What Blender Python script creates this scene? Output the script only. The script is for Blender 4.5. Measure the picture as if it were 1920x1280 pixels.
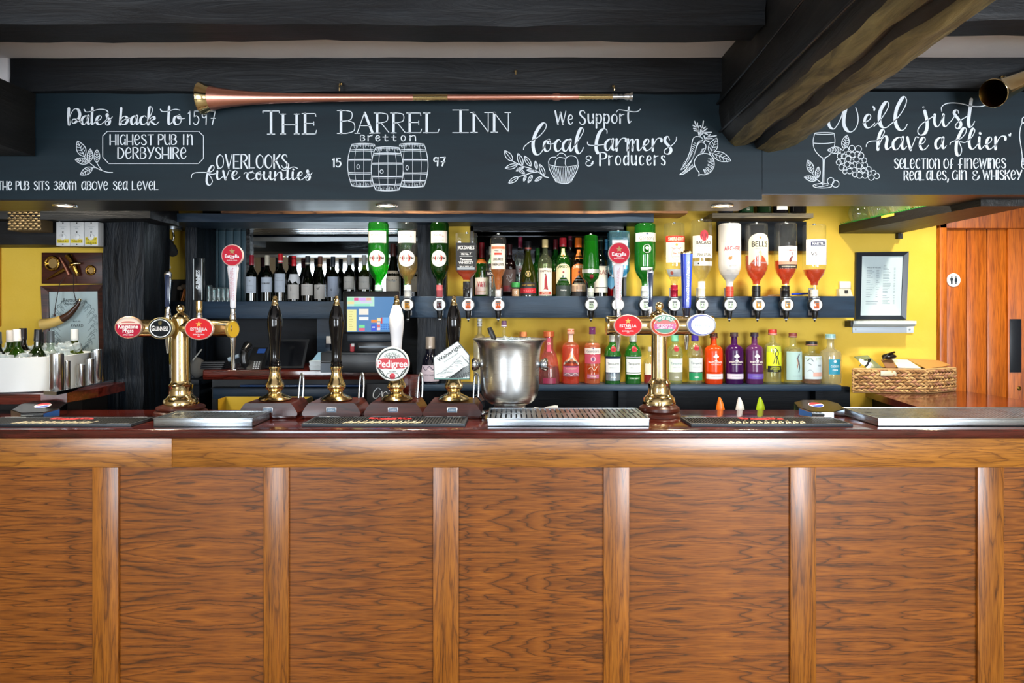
import bpy, bmesh, math, random
from mathutils import Vector, Matrix, noise as mnoise

for _o in list(bpy.data.objects):
    bpy.data.objects.remove(_o)
SC = bpy.context.scene
COL = SC.collection

# ------------------------------------------------------------------ camera
EYE = 1.59                       # eye height; the lens is 24 mm on a 36 mm frame
CAMY = -2.7                      # the bar front stands at y = 0
_cd = bpy.data.cameras.new('camera')
_cd.lens = 24.0
_cd.sensor_width = 36.0
_cd.shift_y = -60.0 / 1920.0
_cd.clip_start = 0.05
CAM = bpy.data.objects.new('camera', _cd)
CAM.location = (0, CAMY, EYE)
CAM.rotation_euler = (math.pi / 2, 0, 0)
COL.objects.link(CAM)
SC.camera = CAM

# ------------------------------------------------------------------ world, light, exposure
W = bpy.data.worlds.new('daylight')
SC.world = W
W.use_nodes = True
_bg = W.node_tree.nodes['Background']
_bg.inputs[0].default_value = (0.72, 0.85, 1.0, 1)
_bg.inputs[1].default_value = 1.6

def area(name, loc, rot, sx, sy, power, color):
    l = bpy.data.lights.new(name, 'AREA')
    l.shape = 'RECTANGLE'
    l.size, l.size_y, l.energy, l.color = sx, sy, power, color
    o = bpy.data.objects.new(name, l)
    o.location, o.rotation_euler = loc, rot
    COL.objects.link(o)
    return o

def spot(name, loc, power, color, angle=110, blend=0.7, radius=0.03, rot=(0, 0, 0)):
    l = bpy.data.lights.new(name, 'SPOT')
    l.energy, l.color, l.spot_size, l.spot_blend, l.shadow_soft_size = power, color, math.radians(angle), blend, radius
    o = bpy.data.objects.new(name, l)
    o.location, o.rotation_euler = loc, rot
    COL.objects.link(o)
    return o

FRONT_Y = -5.2
WINDOWS = [(-2.6, 1.9, 140), (0.1, 0.8, 25), (2.75, 2.0, 290)]     # centre x, width, power
for _x, _w, _p in WINDOWS:
    area('window_daylight', (_x, FRONT_Y - 0.12, 1.52), (math.radians(90), 0, 0), _w, 1.7, _p, (0.86, 0.93, 1.0))
# unseen spots added to bounce light off the floor, and ceiling lamps of the serving side (hidden by the chalkboard)
for _x in (-2.2, 0.3, 2.4):
    spot('room_fill_spot', (_x, -2.3, 2.58), 70, (1.0, 0.86, 0.7), 140, 1.0, 0.06)
for _x in (-2.35, -0.7, 0.55, 1.55, 2.45):
    spot('serving_downlight', (_x, 0.62, 2.57), 90, (1.0, 0.89, 0.72), 130, 0.9, 0.05)

SC.view_settings.view_transform = 'Standard'
SC.view_settings.look = 'None'
SC.view_settings.exposure = 0.08
SC.view_settings.gamma = 1.0
SC.view_settings.use_curve_mapping = False
SC.cycles.max_bounces = 10
SC.cycles.diffuse_bounces = 4
SC.cycles.glossy_bounces = 5
SC.cycles.transmission_bounces = 8
SC.cycles.transparent_max_bounces = 24
SC.cycles.caustics_reflective = False
SC.cycles.caustics_refractive = False
SC.cycles.sample_clamp_indirect = 6.0

# ------------------------------------------------------------------ measuring helpers (photo frame 1920 x 1280, horizon at 580)
def X(px, D): return (px - 960.0) / 1280.0 * D
def Y(D): return D + CAMY
def Z(py, D): return EYE + (580.0 - py) / 1280.0 * D
def P(px, py, D): return Vector((X(px, D), Y(D), Z(py, D)))

# ------------------------------------------------------------------ materials
MATS = {}
def lin(h):
    h = h.lstrip('#')
    o = []
    for i in (0, 2, 4):
        c = int(h[i:i + 2], 16) / 255.0
        o.append(c / 12.92 if c <= 0.04045 else ((c + 0.055) / 1.055) ** 2.4)
    return (o[0], o[1], o[2], 1.0)

def new_mat(key):
    m = bpy.data.materials.new(key)
    m.use_nodes = True
    nt = m.node_tree
    b = nt.nodes['Principled BSDF']
    MATS[key] = m
    return m, nt, b

def C(hexcol, rough=0.5, metal=0.0, spec=None):
    """plain finish: key string, made on first use"""
    key = 'finish_%s_%d_%d%s' % (hexcol.lstrip('#'), rough * 100, metal * 100, '' if spec is None else '_%d' % (spec * 100))
    if key not in MATS:
        m, nt, b = new_mat(key)
        b.inputs['Base Color'].default_value = lin(hexcol)
        b.inputs['Roughness'].default_value = rough
        b.inputs['Metallic'].default_value = metal
        if spec is not None:
            b.inputs['Specular IOR Level'].default_value = spec
    return key

def nd(nt, typ, **kw):
    n = nt.nodes.new(typ)
    for k, v in kw.items():
        if k.startswith('i_'):
            n.inputs[k[2:].replace('_', ' ')].default_value = v
        else:
            setattr(n, k, v)
    return n

def ramp(nt, src, stops):
    r = nt.nodes.new('ShaderNodeValToRGB')
    el = r.color_ramp.elements
    while len(el) < len(stops):
        el.new(0.5)
    for e, (p, c) in zip(el, stops):
        e.position = p
        e.color = c if len(c) == 4 else (*c, 1)
    nt.links.new(src, r.inputs[0])
    return r.outputs[0]

def math_n(nt, op, a, b=None, c=None):
    n = nt.nodes.new('ShaderNodeMath')
    n.operation = op
    for i, v in enumerate((a, b, c)):
        if v is None: continue
        if isinstance(v, (int, float)): n.inputs[i].default_value = v
        else: nt.links.new(v, n.inputs[i])
    return n.outputs[0]

def mixc(nt, fac, a, b, typ='MIX'):
    n = nt.nodes.new('ShaderNodeMix')
    n.data_type = 'RGBA'
    n.blend_type = typ
    for s, v in ((n.inputs[0], fac), (n.inputs[6], a), (n.inputs[7], b)):
        if isinstance(v, (int, float)): s.default_value = v
        elif isinstance(v, tuple): s.default_value = v
        else: nt.links.new(v, s)
    return n.outputs[2]

def wood(key, light, mid, dark, along='X', rough=0.34, rings=9.0, match=0.0, spec=0.5, coat=0.0, bump=0.08, stretch=1.0, across=7.5):
    """grain = contour lines of a noise field drawn out along the grain; `match` book-matches the veneer"""
    m, nt, b = new_mat(key)
    L = nt.links.new
    tc = nd(nt, 'ShaderNodeTexCoord')
    oi = nd(nt, 'ShaderNodeObjectInfo')
    sep = nd(nt, 'ShaderNodeSeparateXYZ')
    L(tc.outputs['Object'], sep.inputs[0])
    ax = {'X': (0, 2, 1), 'Z': (2, 0, 1), 'Y': (1, 0, 2)}[along]
    g, c, t = (sep.outputs[i] for i in ax)
    rnd = math_n(nt, 'MULTIPLY', oi.outputs['Random'], 37.0)
    if match:
        c = math_n(nt, 'PINGPONG', c, match)
    g2 = math_n(nt, 'MULTIPLY', g, 1.25 * stretch)
    jg = nd(nt, 'ShaderNodeTexNoise', i_Scale=1.0, i_Detail=2.0, i_Roughness=0.7)     # small wander of the growth lines
    cj = nd(nt, 'ShaderNodeCombineXYZ')
    L(math_n(nt, 'MULTIPLY', math_n(nt, 'ADD', g, rnd), 16.0), cj.inputs[0]); L(math_n(nt, 'MULTIPLY', c, 60.0), cj.inputs[1])
    L(cj.outputs[0], jg.inputs['Vector'])
    c2 = math_n(nt, 'ADD', math_n(nt, 'MULTIPLY', c, across), math_n(nt, 'MULTIPLY', jg.outputs['Fac'], 0.09 * across / 7.5))
    cv = nd(nt, 'ShaderNodeCombineXYZ')
    L(math_n(nt, 'ADD', g2, rnd), cv.inputs[0]); L(c2, cv.inputs[1]); L(math_n(nt, 'MULTIPLY', t, 3.0), cv.inputs[2])
    n1 = nd(nt, 'ShaderNodeTexNoise', i_Scale=1.0, i_Detail=3.0, i_Roughness=0.55, i_Distortion=0.35)
    L(cv.outputs[0], n1.inputs['Vector'])
    ringv = math_n(nt, 'FRACT', math_n(nt, 'MULTIPLY', n1.outputs['Fac'], rings))
    cv2 = nd(nt, 'ShaderNodeCombineXYZ')
    L(math_n(nt, 'MULTIPLY', math_n(nt, 'ADD', g, rnd), 9.0), cv2.inputs[0]); L(math_n(nt, 'MULTIPLY', c, 260.0), cv2.inputs[1]); L(math_n(nt, 'MULTIPLY', t, 90.0), cv2.inputs[2])
    n2 = nd(nt, 'ShaderNodeTexNoise', i_Scale=1.0, i_Detail=2.0, i_Roughness=0.6)
    L(cv2.outputs[0], n2.inputs['Vector'])
    cv3 = nd(nt, 'ShaderNodeCombineXYZ')
    L(math_n(nt, 'MULTIPLY', math_n(nt, 'ADD', g, rnd), 2.0), cv3.inputs[0]); L(math_n(nt, 'MULTIPLY', c, 30.0), cv3.inputs[1]); L(math_n(nt, 'MULTIPLY', t, 9.0), cv3.inputs[2])
    n3 = nd(nt, 'ShaderNodeTexNoise', i_Scale=1.0, i_Detail=3.0, i_Roughness=0.6)
    L(cv3.outputs[0], n3.inputs['Vector'])
    c_ring = ramp(nt, ringv, [(0.0, dark), (0.05, mid), (0.30, light), (0.86, mid), (1.0, dark)])
    tone = ramp(nt, n3.outputs['Fac'], [(0.28, (0.66, 0.62, 0.58)), (0.70, (1.2, 1.17, 1.10))])
    pore = ramp(nt, n2.outputs['Fac'], [(0.36, (0.45, 0.38, 0.36)), (0.52, (1.0, 1.0, 1.0))])
    c1 = mixc(nt, 0.85, c_ring, tone, 'MULTIPLY')
    c2_ = mixc(nt, 0.75, c1, pore, 'MULTIPLY')
    L(c2_, b.inputs['Base Color'])
    b.inputs['Roughness'].default_value = rough
    b.inputs['Specular IOR Level'].default_value = spec
    b.inputs['Coat Weight'].default_value = coat
    b.inputs['Coat Roughness'].default_value = 0.08
    if bump:
        bp = nd(nt, 'ShaderNodeBump', i_Strength=bump, i_Distance=0.002)
        L(n2.outputs['Fac'], bp.inputs['Height'])
        L(bp.outputs[0], b.inputs['Normal'])
    return key

def painted_timber(key, a, bcol, rough=0.4, scale=1.0, bump=0.5, along='X', spec=0.5):
    m, nt, b = new_mat(key)
    L = nt.links.new
    tc = nd(nt, 'ShaderNodeTexCoord')
    mp = nd(nt, 'ShaderNodeMapping')
    mp.inputs['Scale'].default_value = {'X': (2.2 * scale, 18 * scale, 18 * scale), 'Z': (18 * scale, 18 * scale, 2.2 * scale), 'Y': (18 * scale, 2.2 * scale, 18 * scale)}[along]
    L(tc.outputs['Object'], mp.inputs[0])
    n = nd(nt, 'ShaderNodeTexNoise', i_Scale=1.0, i_Detail=6.0, i_Roughness=0.65, i_Distortion=0.8)
    L(mp.outputs[0], n.inputs['Vector'])
    L(ramp(nt, n.outputs['Fac'], [(0.32, a), (0.7, bcol)]), b.inputs['Base Color'])
    b.inputs['Roughness'].default_value = rough
    b.inputs['Specular IOR Level'].default_value = spec
    bp = nd(nt, 'ShaderNodeBump', i_Strength=bump, i_Distance=0.012)
    L(n.outputs['Fac'], bp.inputs['Height'])
    L(bp.outputs[0], b.inputs['Normal'])
    return key

def plaster(key, a, bcol, rough=0.7, bump=0.15, scale=4.0):
    m, nt, b = new_mat(key)
    L = nt.links.new
    tc = nd(nt, 'ShaderNodeTexCoord')
    n = nd(nt, 'ShaderNodeTexNoise', i_Scale=scale, i_Detail=5.0, i_Roughness=0.6)
    L(tc.outputs['Object'], n.inputs['Vector'])
    L(ramp(nt, n.outputs['Fac'], [(0.3, a), (0.7, bcol)]), b.inputs['Base Color'])
    b.inputs['Roughness'].default_value = rough
    n2 = nd(nt, 'ShaderNodeTexNoise', i_Scale=60.0, i_Detail=3.0)
    L(tc.outputs['Object'], n2.inputs['Vector'])
    bp = nd(nt, 'ShaderNodeBump', i_Strength=bump, i_Distance=0.004)
    L(n2.outputs['Fac'], bp.inputs['Height'])
    L(bp.outputs[0], b.inputs['Normal'])
    return key

def metal(key, hexcol, rough, brushed=0.0):
    m, nt, b = new_mat(key)
    b.inputs['Base Color'].default_value = lin(hexcol)
    b.inputs['Metallic'].default_value = 1.0
    b.inputs['Roughness'].default_value = rough
    if brushed:
        tc = nd(nt, 'ShaderNodeTexCoord')
        mp = nd(nt, 'ShaderNodeMapping')
        mp.inputs['Scale'].default_value = (3, 3, 240)
        nt.links.new(tc.outputs['Object'], mp.inputs[0])
        n = nd(nt, 'ShaderNodeTexNoise', i_Scale=3.0, i_Detail=2.0)
        nt.links.new(mp.outputs[0], n.inputs['Vector'])
        nt.links.new(math_n(nt, 'MULTIPLY_ADD', n.outputs['Fac'], brushed, rough), b.inputs['Roughness'])
    return key

def glass(tint, gloss=0.10, body=0.12, rough=0.03):
    """thin clear or tinted bottle glass: see-through tint, Fresnel shine, a little body colour"""
    key = 'glass_%s_%d_%d' % (tint.lstrip('#'), gloss * 100, body * 100)
    if key in MATS: return key
    m, nt, b = new_mat(key)
    L = nt.links.new
    nt.nodes.remove(b)
    out = nt.nodes['Material Output']
    t = nd(nt, 'ShaderNodeBsdfTransparent'); t.inputs[0].default_value = lin(tint)
    d = nd(nt, 'ShaderNodeBsdfTranslucent'); d.inputs[0].default_value = lin(tint)
    d2 = nd(nt, 'ShaderNodeBsdfDiffuse'); d2.inputs[0].default_value = lin(tint)
    md = nd(nt, 'ShaderNodeMixShader', i_Fac=0.5); L(d.outputs[0], md.inputs[1]); L(d2.outputs[0], md.inputs[2])
    m1 = nd(nt, 'ShaderNodeMixShader', i_Fac=body); L(t.outputs[0], m1.inputs[1]); L(md.outputs[0], m1.inputs[2])
    g = nd(nt, 'ShaderNodeBsdfGlossy'); g.inputs['Roughness'].default_value = rough
    fr = nd(nt, 'ShaderNodeFresnel', i_IOR=1.62)
    ge = nd(nt, 'ShaderNodeNewGeometry')      # a bottle wall shines once, on its outer side
    fac = math_n(nt, 'MULTIPLY', math_n(nt, 'MINIMUM', math_n(nt, 'MULTIPLY_ADD', fr.outputs[0], 0.9, gloss * 0.4), 1.0), math_n(nt, 'SUBTRACT', 1.0, ge.outputs['Backfacing']))
    m2 = nd(nt, 'ShaderNodeMixShader'); L(fac, m2.inputs[0]); L(m1.outputs[0], m2.inputs[1]); L(g.outputs[0], m2.inputs[2])
    L(m2.outputs[0], out.inputs[0])
    return key

def emit(key, hexcol, strength):
    if key in MATS: return key
    m, nt, b = new_mat(key)
    b.inputs['Base Color'].default_value = (0, 0, 0, 1)
    b.inputs['Emission Color'].default_value = lin(hexcol)
    b.inputs['Emission Strength'].default_value = strength
    return key

def rgb(h): return lin(h)
wood('oak_panel', rgb('#96581A'), rgb('#824810'), rgb('#52300F'), 'X', 0.34, 15.0, match=0.125, stretch=0.5, spec=0.6, across=6.0)
wood('oak_stile', rgb('#A8681F'), rgb('#985A18'), rgb('#704010'), 'Z', 0.33, 9.0, stretch=0.5, spec=0.7, across=9.0)
wood('oak_rail', rgb('#B07226'), rgb('#A0651C'), rgb('#7A4814'), 'X', 0.30, 12.0, stretch=0.6, spec=0.9, across=7.0)
wood('door_pine', rgb('#C0681A'), rgb('#B45C13'), rgb('#964A0D'), 'Z', 0.35, 5.0, stretch=0.5)
wood('mahogany', rgb('#5A2018'), rgb('#461610'), rgb('#34100C'), 'X', 0.16, 5.0, coat=0.5, bump=0.02)
wood('pump_wood', rgb('#4A1C10'), rgb('#3C150C'), rgb('#280E08'), 'X', 0.28, 6.0, coat=0.12, bump=0.02)
wood('frame_wood', rgb('#4E2418'), rgb('#3C1A12'), rgb('#28100C'), 'X', 0.4, 6.0)
painted_timber('old_oak', rgb('#2A2416'), rgb('#948658'), 0.5, scale=1.5, bump=1.0, along='Y')
wood('raw_wood', rgb('#B08058'), rgb('#946844'), rgb('#5A3C28'), 'X', 0.6, 6.0, bump=0.6)
painted_timber('black_timber', rgb('#0B0B0D'), rgb('#171B20'), 0.5, bump=0.45, spec=0.4)
painted_timber('black_timber_z', rgb('#05070A'), rgb('#0F1822'), 0.36, bump=0.7, along='Z', spec=0.25, scale=1.4)
painted_timber('black_timber_y', rgb('#0B0A09'), rgb('#171512'), 0.5, bump=0.5, along='Y')
painted_timber('blue_timber', rgb('#1A2C3E'), rgb('#2A4056'), 0.42, bump=0.25)
painted_timber('dark_blue', rgb('#070C12'), rgb('#0F1821'), 0.5, bump=0.2, spec=0.25)
painted_timber('teal_board', rgb('#2E444E'), rgb('#3E545E'), 0.4, bump=0.15, along='Z')
painted_timber('chalkboard', rgb('#0C1B24'), rgb('#142831'), 0.55, scale=0.5, spec=0.3, bump=0.05)
painted_timber('gloss_black', rgb('#0A0B0C'), rgb('#141618'), 0.16, bump=0.25)
plaster('yellow_wall', rgb('#E0B936'), rgb('#E7C246'))
plaster('white_plaster', rgb('#F4EDEE'), rgb('#FAF5F6'), 0.8)
plaster('cream_wall', rgb('#8A7A62'), rgb('#9A8A70'), 0.8)
plaster('chalk_white', rgb('#E2EBF4'), rgb('#EEF4FA'), 0.8, 0.05, 40)
plaster('floor_boards', rgb('#6E6658'), rgb('#8A8272'), 0.5)
metal('brass', '#E8D098', 0.14)
metal('dark_brass', '#A07C38', 0.22)
metal('copper', '#F0A892', 0.34)
metal('steel', '#B0B8BF', 0.22, 0.12)
metal('chrome', '#D8DCE0', 0.08)
metal('satin_steel', '#C8CCD0', 0.2)
metal('pewter', '#DCDEDE', 0.24, 0.10)
metal('mirror', '#C4CCD0', 0.03)

# ------------------------------------------------------------------ mesh building
def catmull(pts, step=6):
    """smooth line through pts; a doubled point makes a corner"""
    segs, cur = [], []
    for p in pts:
        p = Vector(p)
        if cur and (p - cur[-1]).length < 1e-7:
            segs.append(cur); cur = [p]
        else:
            cur.append(p)
    segs.append(cur)
    out = []
    for s in segs:
        if len(s) < 2: continue
        if len(s) == 2:
            pp = [s[0].lerp(s[1], i / 3) for i in range(4)]
        else:
            pp = []
            e = [s[0] * 2 - s[1]] + s + [s[-1] * 2 - s[-2]]
            for i in range(1, len(e) - 2):
                a, b, c, d = e[i - 1], e[i], e[i + 1], e[i + 2]
                for k in range(step):
                    t = k / step
                    pp.append(0.5 * ((2 * b) + (c - a) * t + (2 * a - 5 * b + 4 * c - d) * t * t + (3 * b - a - 3 * c + d) * t ** 3))
            pp.append(s[-1].copy())
        if out and (out[-1] - pp[0]).length < 1e-7: pp = pp[1:]
        out += pp
    return out

class MB:
    """collects shapes, links them as ONE mesh object"""
    def __init__(s):
        s.v, s.f, s.m, s.sm = [], [], [], []
    def add(s, verts, faces, mat, smooth=False, M=None):
        b = len(s.v)
        if M is not None: verts = [M @ Vector(p) for p in verts]
        s.v += [tuple(p) for p in verts]
        for f in faces:
            s.f.append(tuple(b + i for i in f)); s.m.append(mat); s.sm.append(smooth)
        return s
    def box(s, x0, x1, y0, y1, z0, z1, mat, bev=0.0, M=None, seg=2):
        if x1 < x0: x0, x1 = x1, x0
        if bev <= 0:
            v = [(x, y, z) for z in (z0, z1) for y in (y0, y1) for x in (x0, x1)]
            return s.add(v, [(0, 2, 3, 1), (4, 5, 7, 6), (0, 1, 5, 4), (2, 6, 7, 3), (0, 4, 6, 2), (1, 3, 7, 5)], mat, False, M)
        bm = bmesh.new()
        bmesh.ops.create_cube(bm, size=1.0)
        for v in bm.verts:
            v.co = Vector(((x0 + x1) / 2 + v.co.x * (x1 - x0), (y0 + y1) / 2 + v.co.y * (y1 - y0), (z0 + z1) / 2 + v.co.z * (z1 - z0)))
        bmesh.ops.bevel(bm, geom=list(bm.edges), offset=bev, segments=seg, affect='EDGES', profile=0.5)
        s._bm(bm, mat, M, seg > 1)
        return s
    def _bm(s, bm, mat, M=None, smooth=False):
        bm.verts.index_update()
        s.add([v.co.copy() for v in bm.verts], [[v.index for v in f.verts] for f in bm.faces], mat, smooth, M)
        bm.free()
    def lathe(s, prof, mat, seg=24, c=(0, 0, 0), M=None, n=None, sy=1.0, smooth=True, flute=0.0, fn=12, caps=True):
        """prof = [(r, z)...] bottom to top; n = superellipse power for squared bottles"""
        vs, fs = [], []
        for r, z in prof:
            for k in range(seg):
                a = 2 * math.pi * (k + 0.5) / seg
                ca, sa = math.cos(a), math.sin(a)
                q = 1.0
                if n: q = 1.0 / ((abs(ca) ** n + abs(sa) ** n) ** (1.0 / n))
                if flute: q *= 1.0 - flute * (0.5 + 0.5 * math.cos(a * fn))
                vs.append((c[0] + r * q * ca, c[1] + r * q * sa * sy, c[2] + z))
        for i in range(len(prof) - 1):
            for k in range(seg):
                k2 = (k + 1) % seg
                fs.append((i * seg + k, i * seg + k2, (i + 1) * seg + k2, (i + 1) * seg + k))
        if caps and prof[0][0] > 1e-6: fs.append(tuple(reversed(range(seg))))
        if caps and prof[-1][0] > 1e-6: fs.append(tuple((len(prof) - 1) * seg + k for k in range(seg)))
        return s.add(vs, fs, mat, smooth, M)
    def tube(s, path, r, mat, seg=8, smooth=True, M=None, closed=False):
        path = [Vector(p) for p in path]
        n = len(path)
        rs = r if isinstance(r, (list, tuple)) else [r] * n
        vs, fs = [], []
        up = Vector((0.13, 0.31, 0.94)).normalized()
        for i, p in enumerate(path):
            if closed: t = path[(i + 1) % n] - path[i - 1]
            else: t = path[min(i + 1, n - 1)] - path[max(i - 1, 0)]
            t.normalize()
            a = t.cross(up)
            if a.length < 1e-3: a = t.cross(Vector((1, 0, 0)))
            a.normalize(); b = t.cross(a)
            for k in range(seg):
                q = 2 * math.pi * k / seg
                vs.append(p + (a * math.cos(q) + b * math.sin(q)) * rs[i])
        for i in range(n if closed else n - 1):
            j = (i + 1) % n
            for k in range(seg):
                k2 = (k + 1) % seg
                fs.append((i * seg + k, j * seg + k, j * seg + k2, i * seg + k2))
        if not closed:
            fs.append(tuple(range(seg))); fs.append(tuple(reversed(range((n - 1) * seg, n * seg))))
        return s.add(vs, fs, mat, smooth, M)
    def prism(s, pts, y0, y1, mat, M=None, smooth=False):
        """outline pts (x, z) extruded from y0 (front) to y1"""
        n = len(pts)
        v = [(x, y0, z) for x, z in pts] + [(x, y1, z) for x, z in pts]
        f = [tuple(range(n)), tuple(reversed(range(n, 2 * n)))]
        for i in range(n):
            j = (i + 1) % n
            f.append((i, i + n, j + n, j))
        return s.add(v, f, mat, smooth, M)
    def hull(s, lo, hi, mat, M=None):
        """quad bottom (4 pts) to quad top (4 pts)"""
        return s.add(list(lo) + list(hi), [(3, 2, 1, 0), (4, 5, 6, 7), (0, 1, 5, 4), (1, 2, 6, 5), (2, 3, 7, 6), (3, 0, 4, 7)], mat, False, M)
    def ball(s, c, r, mat, sc=(1, 1, 1), seg=14, M=None):
        prof = [(r * math.sin(math.pi * i / 8) * 1.0, -r * math.cos(math.pi * i / 8)) for i in range(9)]
        b = MB(); b.lathe([(max(p[0], 1e-5), p[1]) for p in prof], mat, seg)
        return s.add([(c[0] + x * sc[0], c[1] + y * sc[1], c[2] + z * sc[2]) for x, y, z in b.v], b.f, mat, True, M)
    def build(s, name, parent=None, world=False, loc=None):
        me = bpy.data.meshes.new(name)
        vs = s.v
        if world and parent is not None:
            o = parent
            off = Vector((0, 0, 0))
            while o is not None:
                off += o.location; o = o.parent
            vs = [(p[0] - off.x, p[1] - off.y, p[2] - off.z) for p in vs]
        if loc is not None:
            vs = [(p[0] - loc[0], p[1] - loc[1], p[2] - loc[2]) for p in vs]
        me.from_pydata(vs, [], s.f)
        keys = []
        for k in s.m:
            if k not in keys: keys.append(k)
        for k in keys: me.materials.append(MATS[k])
        ix = {k: i for i, k in enumerate(keys)}
        me.polygons.foreach_set('material_index', [ix[k] for k in s.m])
        me.polygons.foreach_set('use_smooth', s.sm)
        bm = bmesh.new(); bm.from_mesh(me)
        bmesh.ops.recalc_face_normals(bm, faces=bm.faces)
        bm.to_mesh(me); bm.free()
        if any(s.sm): me.set_sharp_from_angle(angle=math.radians(42))
        me.update()
        ob = bpy.data.objects.new(name, me)
        COL.objects.link(ob)
        if loc is not None: ob.location = loc
        if parent is not None: ob.parent = parent
        return ob

def tag(o, label, cat, group=None, kind=None):
    o['label'] = label; o['category'] = cat
    if group: o['group'] = group
    if kind: o['kind'] = kind
    return o

def thing(name, label, cat, loc=(0, 0, 0), group=None, rz=0.0):
    o = bpy.data.objects.new(name, None)
    o.empty_display_size = 0.05
    COL.objects.link(o)
    o.location = loc; o.rotation_euler = (0, 0, rz)
    return tag(o, label, cat, group)

def struct(o, label=None, cat=None):
    o['kind'] = 'structure'
    if label: o['label'] = label
    if cat: o['category'] = cat
    return o

def dup(root, loc, label, group=None):
    r = root.copy(); COL.objects.link(r); r.location = loc; r['label'] = label
    if group: r['group'] = group
    for ch in list(root.children):
        c = ch.copy(); COL.objects.link(c); c.parent = r
        for g in list(ch.children):
            d = g.copy(); COL.objects.link(d); d.parent = c
    return r

# ------------------------------------------------------------------ printed lettering (built-in font as mesh), cached
_TXT = {}
def text_geo(s, bold=0.0):
    bold = min(bold, 0.02)
    k = (s, bold)
    if k not in _TXT:
        cu = bpy.data.curves.new('t', 'FONT')
        cu.body = s; cu.size = 1.0; cu.resolution_u = 2; cu.offset = bold
        ob = bpy.data.objects.new('t', cu)
        COL.objects.link(ob)
        dg = bpy.context.evaluated_depsgraph_get(); dg.update()
        me = ob.evaluated_get(dg).to_mesh()
        v = [(p.co.x, p.co.y) for p in me.vertices]
        f = [tuple(p.vertices) for p in me.polygons]
        ob.evaluated_get(dg).to_mesh_clear()
        bpy.data.objects.remove(ob); bpy.data.curves.remove(cu)
        x0 = min(p[0] for p in v); x1 = max(p[0] for p in v)
        _TXT[k] = ([((x - x0), y / 0.72) for x, y in v], f, x1 - x0)
    return _TXT[k]

def stamp(mb, s, u, w, h, ink, mp, maxw=None, bold=0.015, flip=False, rot=0.0, width=None):
    """text centred at (u, w) with capital height h; mp maps the flat (u, w) onto the surface"""
    v, f, tw = text_geo(s, bold)
    sx = h / 0.72
    if width: sx = width / tw
    elif maxw and tw * sx > maxw: sx = maxw / tw
    ca, sa = math.cos(rot), math.sin(rot)
    out = []
    for x, y in v:
        a, b = (x - tw / 2) * sx, (y - 0.5) * h
        if flip: a, b = -a, -b
        out.append(mp(u + a * ca - b * sa, w + a * sa + b * ca))
    mb.add(out, f, ink)
# ------------------------------------------------------------------ the room
def loft(mb, secs, mats, amp=0.0, freq=(6, 6, 6), smooth=True, seed=0.0):
    m = len(secs[0])
    vs = []
    for s in secs:
        for p in s:
            p = Vector(p)
            if amp:
                q = Vector((p.x * freq[0] + seed, p.y * freq[1], p.z * freq[2]))
                d = mnoise.noise_vector(q) * amp + mnoise.noise_vector(q * 3.1) * amp * 0.45
                p = p + d
            vs.append(p)
    b = mb
    for i in range(len(secs) - 1):
        for k in range(m):
            k2 = (k + 1) % m
            mt = mats[k % len(mats)] if isinstance(mats, list) else mats
            b.add([vs[i * m + k], vs[i * m + k2], vs[(i + 1) * m + k2], vs[(i + 1) * m + k]], [(0, 1, 2, 3)], mt, smooth)
    e = mats[0] if isinstance(mats, list) else mats
    b.add(vs[:m], [tuple(range(m))], e); b.add(vs[-m:], [tuple(reversed(range(m)))], e)

def weld(o, dist=1e-5):
    bm = bmesh.new(); bm.from_mesh(o.data)
    bmesh.ops.remove_doubles(bm, verts=bm.verts, dist=dist)
    bmesh.ops.recalc_face_normals(bm, faces=bm.faces)
    bm.to_mesh(o.data); bm.free()
    o.data.set_sharp_from_angle(angle=math.radians(50))
    return o

def timber(name, x0, x1, y0, y1, z0, z1, mat, axis, n=30, amp=0.008, seed=0.0, parent=None):
    """rough-hewn timber: box with uneven faces"""
    lo, hi = Vector((x0, y0, z0)), Vector((x1, y1, z1))
    ax = 'XYZ'.index(axis)
    u, w = [i for i in range(3) if i != ax]
    ring = []
    k = 4
    for a, b in (((0, 0), (1, 0)), ((1, 0), (1, 1)), ((1, 1), (0, 1)), ((0, 1), (0, 0))):
        for i in range(k):
            t = i / k
            ring.append((a[0] + (b[0] - a[0]) * t, a[1] + (b[1] - a[1]) * t))
    secs = []
    for i in range(n + 1):
        s = []
        for (p, q) in ring:
            v = Vector((0, 0, 0))
            v[ax] = lo[ax] + (hi[ax] - lo[ax]) * i / n
            v[u] = lo[u] + (hi[u] - lo[u]) * p
            v[w] = lo[w] + (hi[w] - lo[w]) * q
            s.append(v)
        secs.append(s)
    f = [9, 9, 9]; f[ax] = 2.6
    mb = MB(); loft(mb, secs, mat, amp, f, True, seed)
    o = mb.build(name, parent, parent is not None)
    return weld(o)

def sbox(name, *a, **k):
    mb = MB(); mb.box(*a, **k); return struct(mb.build(name))

CEIL = 2.61
sbox('floor', -4.4, 4.4, -5.4, 2.0, -0.05, 0.0, 'floor_boards')
sbox('ceiling', -4.4, 4.4, -5.4, 2.0, CEIL, CEIL + 0.08, 'white_plaster')
sbox('wall_left', -4.35, -4.2, -5.4, 2.0, 0, CEIL, 'cream_wall')
sbox('wall_right', 4.2, 4.35, -5.4, 2.0, 0, CEIL, 'cream_wall')
sbox('wall_back', -4.2, 4.2, 1.74, 1.84, 0, CEIL, 'dark_blue')
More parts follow.
